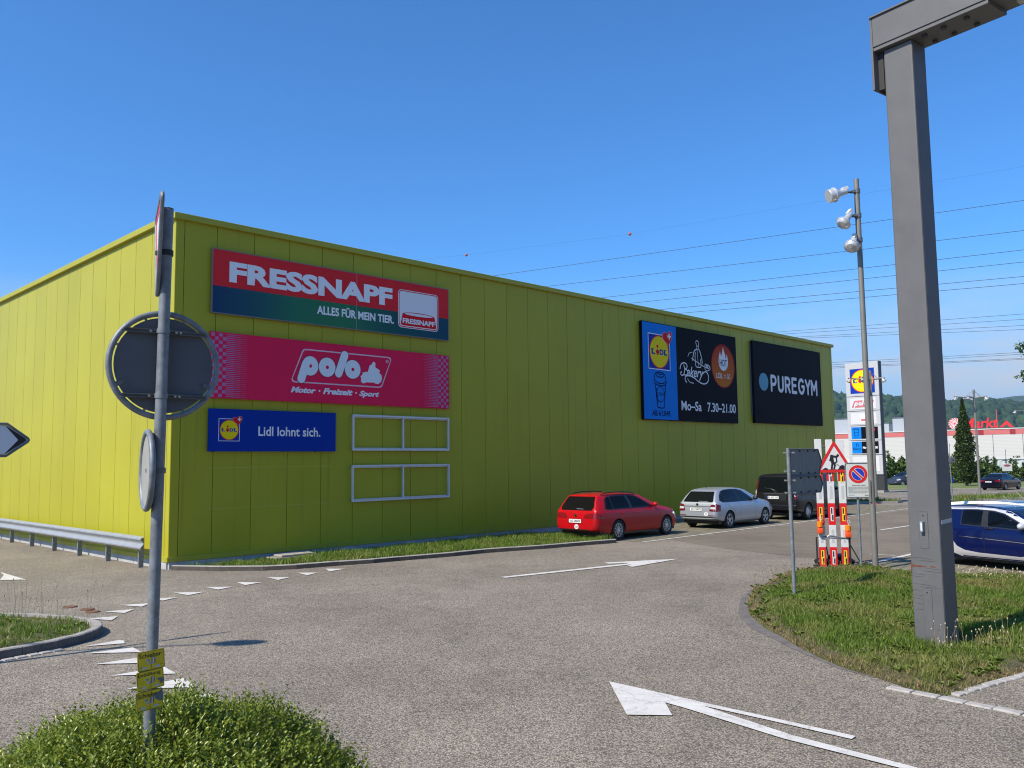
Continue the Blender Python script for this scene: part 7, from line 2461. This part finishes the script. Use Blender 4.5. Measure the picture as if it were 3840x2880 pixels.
MB().prism(circle(0.05, 2.15, .36, .12, 18), (Vector((0, -.076, 0)), Vector((1, 0, 0)), UP, Vector((0, -1, 0))), 0, .005).build('logo', mat('faded_dark_red', (0.30, 0.07, 0.08), 0.5), pn)
da = thing('direction_sign', 'white arrow-ended direction sign at the right edge above the container', 'sign', (51.5, 80.0, gz(80)))
MB().tube([(-.2, 0.1, 0), (-.2, .1, 3.5)], .05, 8).build('post', M_GALV, da)
fd_ = (Vector((0, 0, 3.27)), Vector((1, 0, 0)), UP, Vector((0, -1, 0)))
pn = MB().prism([(-2.45, 0), (5.6, -.28), (1.6, -.28), (1.6, .28), (5.6, .28)], fd_, -.03, 0).build('panel', M_INK, da)
MB().prism([(-2.15, 0), (-1.95, -.23), (1.55, -.23), (1.55, .23), (-1.95, .23)], fd_, 0.0, .012).build('white_field', M_PAINTW, pn)

# ---- the far electronics market
FA = Vector((60.0, 128.0, 0))
FD = Vector((.743, -.669, 0)).normalized()
mkt = thing('market_building', 'far white and pink market hall with red letters on its roof', 'building', FA + UP * -1.0, math.atan2(FD.y, FD.x))
def corr_mat(name, rgb, scale, amt, axis='Z'):
    m, t, b = _nodes(name)
    tc = t.nodes.new('ShaderNodeTexCoord')
    wv = t.nodes.new('ShaderNodeTexWave')
    wv.bands_direction = axis
    wv.inputs['Scale'].default_value = scale
    wv.inputs['Distortion'].default_value = 0.4
    t.links.new(tc.outputs['Object'], wv.inputs['Vector'])
    r_ = t.nodes.new('ShaderNodeMapRange')
    r_.inputs['To Min'].default_value = 1 - amt
    r_.inputs['To Max'].default_value = 1
    t.links.new(wv.outputs['Fac'], r_.inputs[0])
    x_ = t.nodes.new('ShaderNodeVectorMath')
    x_.operation = 'SCALE'
    x_.inputs[0].default_value = rgb
    t.links.new(r_.outputs[0], x_.inputs['Scale'])
    t.links.new(x_.outputs[0], b.inputs['Base Color'])
    b.inputs['Roughness'].default_value = 0.6
    return m
M_MW = corr_mat('market_white_sheet', (0.56, 0.55, 0.53), 1.6, .14)
M_MP = corr_mat('market_pink_band', (0.55, 0.14, 0.14), 1.6, .12)
M_MG = corr_mat('market_grey_sheet', (0.30, 0.33, 0.36), 2.2, .25, 'X')
X0, X1 = -60, 62
MB().span((X0, 0.05, -.5), (X1, 40, 2.75)).build('lower_wall', M_MG, mkt)
MB().span((X0, -.25, 2.75), (X1, 40, 3.0)).build('canopy', M_PAINTW, mkt)
MB().span((X0, -.1, 3.0), (X1, 40, 6.55)).build('wall', M_MW, mkt)
MB().span((X0, -.13, 6.55), (X1, 40, 7.28)).build('pink_band', M_MP, mkt)
MB().span((X0, -.2, 7.28), (X1, 40.2, 7.40)).build('roof_edge', M_PAINTW, mkt)
for x_ in (8.9, 12.9, -1.0):
    MB().span((x_, -.16, 6.55), (x_ + .7, -.12, 7.2)).build('vent', mat('deep_red', (0.28, 0.02, 0.03), 0.5), mkt)
for x_ in (-6, 0, 6, 10.7, 14.4):
    MB().span((x_, -.125, 3.0), (x_ + .06, -.09, 6.55)).build('joint', M_GALVD, mkt)
for a, b, c_, d_ in ((-13.5, 4, -9.8, 2.4), (-4.1, 4, -1.6, 2.2), (-8.0, 8, -6.0, 1.6)):
    u_ = MB().span((a, b, 7.4), (c_, b + 6, 7.4 + d_)).build('roof_unit', mat('roof_unit_grey', (0.36, 0.39, 0.42), 0.5, 0.2), mkt)
    MB().span((a - .1, b - .1, 7.4 + d_), (c_ + .1, b + 6.1, 7.5 + d_)).build('unit_lid', M_GALVD, u_)
M_LRED = mat('roof_letter_red', (0.62, 0.015, 0.025), 0.45)
RF = (Vector((0, 1.2, 7.45)), Vector((1, 0, 0)), UP, Vector((0, -1, 0)))
mb = MB()
for body, a, b, hgt in (('Media', .2, 4.55, 1.5), ('Markt', 6.75, 11.25, 1.55)):
    mb = MB()
    mb.text(body, RF, (a, .1, b, hgt), bold=.02, shear=.12, t=.10)
    mb.text(body, RF, (a, .1, b, hgt), bold=.02, shear=.12, t=0.0)
    mb.build('roof_lettering', M_LRED, mkt)
cv_ = MB()
cv_.prism([(11.4, .1), (11.85, .1), (12.3, .55), (12.75, .1), (13.2, .1), (12.35, 1.05)], RF, 0, .3)
cv_.build('roof_chevron', M_LRED, mkt)
sw = MB().prism(circle(5.6, .85, .84, None, 36), RF, 0, .2).build('roof_swirl', M_PAINTW, mkt)
mb = MB()
for k in range(14):
    a0 = 2 * math.pi * k / 14
    L_, R_ = [], []
    for i in range(9):
        r_ = .10 + .735 * i / 8
        a = a0 + .9 * i / 8
        w_ = .10 * (.3 + i / 8)
        L_.append((5.6 + r_ * math.cos(a + w_), 0.85 + r_ * math.sin(a + w_)))
        R_.append((5.6 + r_ * math.cos(a - w_), 0.85 + r_ * math.sin(a - w_)))
    o_, u_, v_, n_ = RF
    mb.add([o_ + u_ * p + v_ * q + n_ * .215 for p, q in L_ + R_], [(9 + i, 9 + i + 1, i + 1, i) for i in range(8)])
mb.prism(circle(5.6, .85, .13, None, 14), RF, .2, .218)
mb.build('swirl_arms', M_LRED, sw)
for x_ in (10.7, 14.4):
    MB().tube([(x_, 3, 7.4), (x_, 3, 10.2)], .06, 6).build('mast', mat('mast_red', (0.45, 0.10, 0.09), 0.6), mkt)

# ---- trees and shrubs
def foliage(name, C_, S_, m, parent, up=0.3):
    """Leaf cards: one bent two-face card per point, size per point."""
    n = len(C_)
    d = rng.normal(0, 1, (n, 3))
    d[:, 2] += up
    d /= np.linalg.norm(d, axis=1)[:, None]
    a = np.cross(d, rng.normal(0, 1, (n, 3)))
    a /= np.linalg.norm(a, axis=1)[:, None]
    b = np.cross(d, a)
    S_ = S_[:, None]
    V = np.stack([C_ - a * S_, C_ + b * S_ * .55 + d * S_ * .15, C_ + a * S_, C_ - b * S_ * .55 + d * S_ * .15], 1)
    k = np.arange(n)[:, None] * 4
    o_ = np_mesh(name, V.reshape(-1, 3), np.concatenate([k + np.array([[0, 1, 2]]), k + np.array([[0, 2, 3]])], 0), m)
    o_.parent = parent
    return o_
M_CON = leaf_mat('conifer_leaves', (0.022, 0.045, 0.008), (0.075, 0.115, 0.020), 0.15, 0.55)
M_SHR = leaf_mat('shrub_leaves', (0.030, 0.065, 0.010), (0.12, 0.18, 0.030), 0.25, 0.5)
M_TRUNK = mat('bark', (0.09, 0.065, 0.045), 0.95, var=0.3, vscale=8)
cy = thing('conifer', 'narrow dark conical conifer standing beside the car-park lamp', 'tree', (47.6, 90.0, gz(90)))
n_ = 15000
t_ = rng.uniform(0, 1, n_) ** .8
z_ = .35 + t_ * 8.85
wd_ = np.interp(t_, [0, .06, .18, .45, .65, .85, 1.0], [.35, .75, .93, .95, .62, .24, .03])
an = rng.uniform(0, 2 * np.pi, n_)
wd_ = wd_ * (1 + .16 * np.sin(an * 3 + z_ * 2.1) + .10 * np.sin(an * 7 - z_ * 4.7) + .08 * np.sin(z_ * 6.3))
r__ = wd_ * rng.uniform(.55, 1.04, n_)
foliage('crown', np.stack([r__ * np.cos(an), r__ * np.sin(an), z_], 1), rng.uniform(.06, .15, n_), M_CON, cy, 1.2)
MB().tube([(0, 0, -.2), (0, 0, 4), (0, 0, 8)], [.16, .10, .02], 8).build('trunk', M_TRUNK, cy)
def shrub_proto(seed, h, w):
    r2 = np.random.default_rng(seed)
    t = thing('hedge_shrub', None, None)
    cl = []
    for k in range(16):
        a = r2.uniform(0, 2 * np.pi)
        q = r2.uniform(0, .75) * w
        cz = r2.uniform(.25, .9) * h * (1 - .35 * q / w)
        cl.append((q * math.cos(a), q * math.sin(a), cz, r2.uniform(.28, .5) * w))
    P_ = []
    for c_ in cl:
        k = 130
        d = r2.normal(0, 1, (k, 3))
        d /= np.linalg.norm(d, axis=1)[:, None]
        P_.append(np.array(c_[:3]) + d * (c_[3] * r2.uniform(.6, 1.05, k))[:, None] * np.array([1, 1, 1.15]))
    for k in range(7):
        a, q = r2.uniform(0, 2 * np.pi), r2.uniform(0, .6) * w
        m_ = 26
        P_.append(np.stack([q * math.cos(a) + r2.normal(0, .07, m_), q * math.sin(a) + r2.normal(0, .07, m_), np.linspace(h * .8, h * r2.uniform(1.05, 1.3), m_)], 1))
    P_ = np.concatenate(P_, 0)
    P_[:, 2] = np.maximum(P_[:, 2], .05)
    foliage('crown', P_, r2.uniform(.10, .24, len(P_)), M_SHR, t, .5)
    MB().tube([(0, 0, -.2), (.05, 0, h * .5), (.0, .05, h * .85)], [.07, .05, .02], 6).build('stem', M_TRUNK, t)
    return t
protos = [shrub_proto(3, 2.9, 1.5), shrub_proto(5, 3.5, 1.4), shrub_proto(8, 2.4, 1.7)]
HX = [(1895, 102), (1914, 106), (1931, 103), (1948, 108), (1966, 104), (1985, 107), (2006, 103), (2026, 108), (2043, 104), (2060, 109), (2076, 106), (2108, 107), (2124, 111), (2141, 106), (2158, 113), (2176, 109), (2196, 112), (2216, 108), (2240, 110)]
HL = ['shrub partly hidden behind the pylon sign', 'shrub just right of the pylon sign above the minivan', 'shrub between the pylon sign and the grey pillar']
used = set()
for i, (px, Yd) in enumerate(HX):
    pr = protos[i % 3]
    o_ = pr if i < 3 else copy_tree(pr)
    o_.location = ((px - 1106) / 1840.0 * Yd, Yd, gz(Yd))
    s_ = [1.0, .92, 1.12, .85, 1.05][i % 5]
    if px > 2110:
        s_ *= .82
    o_.scale = (s_ * 1.15, s_ * 1.15, s_)
    o_.rotation_euler.z = i * 1.7
    tag(o_, 'green shrub of the far hedge before the market hall' , 'shrub', 'far hedge shrubs')
# pine outside the right edge whose limbs reach into the picture
pn_ = thing('pine_tree', 'pine at the right edge, only a few needle-tipped limbs showing', 'tree', (19.3, 26.5, 0.0))
MB().tube([(0, 0, -.2), (.05, 0, 4), (0, .05, 9)], [.20, .13, .03], 10).build('trunk', M_TRUNK, pn_)
limbs = [((-3.12, .3, 5.90), 4.9), ((-3.05, .35, 4.95), 4.1), ((-3.0, .2, 2.02), 2.5), ((-2.2, -.6, 6.9), 6.0), ((-2.5, 1.0, 3.4), 2.9)]
for k in range(26):
    zb = 2.6 + k * .24
    a = k * 2.4
    L_ = 2.6 * (1 - (zb - 2.6) / 7.5) + .4
    if math.cos(a) < -.2:
        continue
    limbs.append(((L_ * math.cos(a), L_ * math.sin(a), zb + .8), zb))
br, P_ = MB(), []
for (tx, ty, tz_), zb in limbs:
    a, b = Vector((0, 0, zb)), Vector((tx, ty, tz_))
    m_ = (a + b) / 2 - UP * .25
    br.tube([a, m_, b], [.05, .035, .012], 6)
    for i in range(12):
        t = .45 + .55 * i / 11
        p = a * (1 - t) ** 2 + m_ * 2 * t * (1 - t) + b * t * t
        k = 60
        P_.append(np.array(p) + rng.normal(0, .10, (k, 3)) * np.array([1, 1, .9]) + np.array([0, 0, .04]))
br.build('branch', M_TRUNK, pn_)
P_ = np.concatenate(P_, 0)
foliage('crown', P_, rng.uniform(.03, .09, len(P_)), leaf_mat('pine_needles', (0.035, 0.075, 0.015), (0.13, 0.20, 0.05), 0.2, 0.5), pn_, 1.0)

# ---- overhead power lines
M_WIRE = mat('power_line_dark', (0.03, 0.035, 0.045), 0.6)
WIRES = [((-3.9, 162.2, 38.3), (71.2, 115.2, 37.7)), ((6.9, 155.4, 34.8), (71.0, 115.4, 33.5)), ((16.9, 149.2, 31.4), (70.9, 115.5, 30.8)), ((21.7, 146.2, 29.8), (70.8, 115.5, 29.1)), ((26.5, 143.2, 28.1), (70.7, 115.6, 27.1)), ((28.9, 141.7, 27.1), (70.6, 115.6, 26.1)),
         ((85.4, 266.1, 42.4), (140.9, 231.5, 41.3)), ((88.4, 264.2, 41.5), (140.8, 231.5, 39.8)), ((91.4, 262.4, 40.2), (140.7, 231.5, 38.1)), ((93.1, 261.3, 39.6), (140.7, 231.6, 37.0)),
         ((171.2, 452.1, 53.3), (245.6, 405.6, 51.9)), ((171.1, 452.2, 52.1), (245.6, 405.6, 51.0)), ((171.1, 452.2, 51.0), (245.5, 405.7, 49.0)), ((171.1, 452.2, 50.3), (245.5, 405.7, 48.5))]
ORD = ['topmost', 'second', 'third', 'fourth', 'fifth', 'sixth']
for i, (a, b) in enumerate(WIRES):
    a, b = Vector(a), Vector(b)
    d_ = b - a
    k0, k1 = (1.2, 1.0) if i < 6 else (.8, .6)
    r_ = .035 if i < 6 else (.05 if i < 10 else .085)
    o_ = MB().tube([a - d_ * k0, a, (a + b) / 2, b, b + d_ * k1], r_, 5).build('power_line', M_WIRE)
    if i < 6:
        lab = f'{ORD[i]} dark overhead power line of the nearest set rising above the store roof'
    elif i < 10:
        lab = f'{ORD[i - 6]} line of the fainter middle set of power lines beyond the store'
    else:
        lab = f'{ORD[i - 10]} line of the lowest far set of power lines crossing the pylon sign'
    tag(o_, lab, 'power line', 'overhead power lines')
ew = thing('earth_wire', 'hair-thin overhead wire carrying two red warning balls above the roof', 'power line', (21.0, 146.6, 0), 0, 'overhead power lines')
a, b, c_ = Vector((-8.7, 165.2, 43.3)), Vector((21.0, 146.6, 42.1)), Vector((71.4, 115.1, 42.5))
o0 = Vector((21.0, 146.6, 0))
MB().tube([a - o0 - (b - a) * 1.5 + UP * 1.5, a - o0, b - o0, c_ - o0, c_ - o0 + (c_ - b)], .008, 4).build('wire', M_WIRE, ew)
for p in (a, b):
    MB().ball(p - o0, .30, sub=2).build('marker_ball', mat('marker_ball_red', (0.42, 0.10, 0.06), 0.5), ew, 180)

# ---- wooded hills
RID = [(-1500, 60), (-600, 85), (-100, 95), (250, 95), (430, 89), (475, 85), (524, 82), (545, 80), (606, 82), (625, 83), (660, 77), (700, 70), (800, 56), (1000, 45), (1600, 40)]
def hill_z(x, t):
    k = t * t * (3 - 2 * t)
    return -1.5 + (interp(x, RID) - 4) * k + 3.0 * math.sin(x * .021 + t * 5) * k + 2.0 * math.sin(x * .053 - t * 9) * k
mb = MB()
xs_ = list(range(-1500, 1601, 40))
ts = [i / 14 for i in range(15)]
mb.v = [(x, 760 + 440 * t + 0.0 * x, hill_z(x, t)) for x in xs_ for t in ts] + [(x, 1500, -1.0) for x in xs_]
q = len(ts)
mb.f = [(i * q + j, (i + 1) * q + j, (i + 1) * q + j + 1, i * q + j + 1) for i in range(len(xs_) - 1) for j in range(q - 1)]
m0 = len(xs_) * q
mb.f += [(i * q + q - 1, (i + 1) * q + q - 1, m0 + i + 1, m0 + i) for i in range(len(xs_) - 1)]
mb.m = [0] * len(mb.f)
M_HILL = mat('hill_wood_floor', (0.016, 0.034, 0.016), 0.95, var=0.35, vscale=.05)
tag(mb.build('hills', M_HILL, None, 60), kind='structure')
mb = MB()
R2 = [(900, 90), (1150, 138), (1240, 150), (1275, 157), (1325, 160), (1500, 165), (2200, 120)]
xs_ = list(range(900, 2201, 50))
mb.v = [(x, 1700 + 500 * t, -2 + interp(x, R2) * t) for x in xs_ for t in (0, .5, 1.0)]
mb.f = [(i * 3 + j, (i + 1) * 3 + j, (i + 1) * 3 + j + 1, i * 3 + j + 1) for i in range(len(xs_) - 1) for j in range(2)]
mb.m = [0] * len(mb.f)
tag(mb.build('hills', mat('far_hill', (0.045, 0.075, 0.05), 0.95, var=0.2, vscale=.03), None, 60), kind='structure')
# the wood itself: lumpy crowns over the slope, thousands, one mass
bm = bmesh.new()
bmesh.ops.create_icosphere(bm, subdivisions=2, radius=1.0)
bm.verts.ensure_lookup_table()
BV = np.array([tuple(v.co) for v in bm.verts])
BF = np.array([[v.index for v in f.verts] for f in bm.faces])
bm.free()
Vs, Fs, o_ = [], [], 0
N_ = 3600
for k in range(N_):
    x_ = rng.uniform(330, 900)
    t_ = rng.uniform(.10, 1.0) ** .8
    y_ = 760 + 440 * t_
    r_ = rng.uniform(3.6, 6.8) * (.85 if k % 3 else 1.15)
    ph = rng.uniform(0, 6.28, 3)
    nb = 1 + .20 * np.sin(BV[:, 0] * 5 + ph[0]) * np.sin(BV[:, 1] * 5 + ph[1]) + .16 * np.sin(BV[:, 2] * 7 + ph[2] + BV[:, 0] * 4)
    v_ = BV * nb[:, None] * np.array([r_, r_, r_ * rng.uniform(.9, 1.4)]) + np.array([x_, y_, hill_z(x_, t_) + r_ * .35])
    Vs.append(v_)
    Fs.append(BF + o_)
    o_ += len(BV)
M_WOOD = leaf_mat('wood_crowns', (0.013, 0.034, 0.016), (0.036, 0.072, 0.028), 0.0, 0.9)
tag(np_mesh('woodland', np.concatenate(Vs), np.concatenate(Fs), M_WOOD), 'dense dark green wood covering the hill behind the market hall', 'wood', None, 'stuff')

# ---- unseen trees added behind the viewer to darken the cladding's mirrored view and sky light
M_RTR = leaf_mat('added_tree_leaves', (0.025, 0.05, 0.010), (0.075, 0.12, 0.022), 0.2, 0.5)
def added_tree(x, y, h, w, lab):
    t = thing('added_shade_tree', lab, 'tree', (x, y, 0), random.uniform(0, 6), 'added trees behind the viewer')
    P_ = []
    for k in range(22):
        a, q = random.uniform(0, 6.283), math.sqrt(random.random()) * w * .75
        cz = h * random.uniform(.28, .92)
        k_ = 110
        d = rng.normal(0, 1, (k_, 3))
        d /= np.linalg.norm(d, axis=1)[:, None]
        P_.append(np.array([q * math.cos(a), q * math.sin(a), cz]) + d * (w * .45 * rng.uniform(.5, 1.05, k_))[:, None])
    P_ = np.concatenate(P_, 0)
    P_[:, 2] = np.maximum(P_[:, 2], .4)
    foliage('crown', P_, rng.uniform(.22, .5, len(P_)), M_RTR, t, .4)
    MB().tube([(0, 0, -.2), (.1, 0, h * .4), (0, .1, h * .85)], [.28, .2, .05], 8).build('trunk', M_TRUNK, t)
for k, (x, y, h, w) in enumerate(((9, -24, 13, 4.6), (16, -19, 15, 4.8), (23, -14, 14, 4.6), (30, -8, 16, 5.0), (37, -2, 14, 4.8), (43, 4, 15, 4.8), (50, 11, 13, 4.6), (57, 18, 15, 5.0), (2, -29, 14, 4.6))):
    added_tree(x, y, h, w, 'unseen leafy tree added behind the viewer to darken the green wall')

# ================================================================== summer haze
mb = MB()
mb.span((-2600, -400, -3.5), (2600, 3100, 172))
hz = mb.build('haze', [], None)
tag(hz, kind='stuff')
hm = bpy.data.materials.new('summer_haze')
hm.use_nodes = True
ht = hm.node_tree
ht.nodes.clear()
ho = ht.nodes.new('ShaderNodeOutputMaterial')
hv = ht.nodes.new('ShaderNodeVolumePrincipled')
hv.inputs['Color'].default_value = (0.45, 0.72, 1.0, 1)
hv.inputs['Density'].default_value = 0.00013
hv.inputs['Anisotropy'].default_value = 0.3
ht.links.new(hv.outputs[0], ho.inputs['Volume'])
hz.data.materials.append(hm)
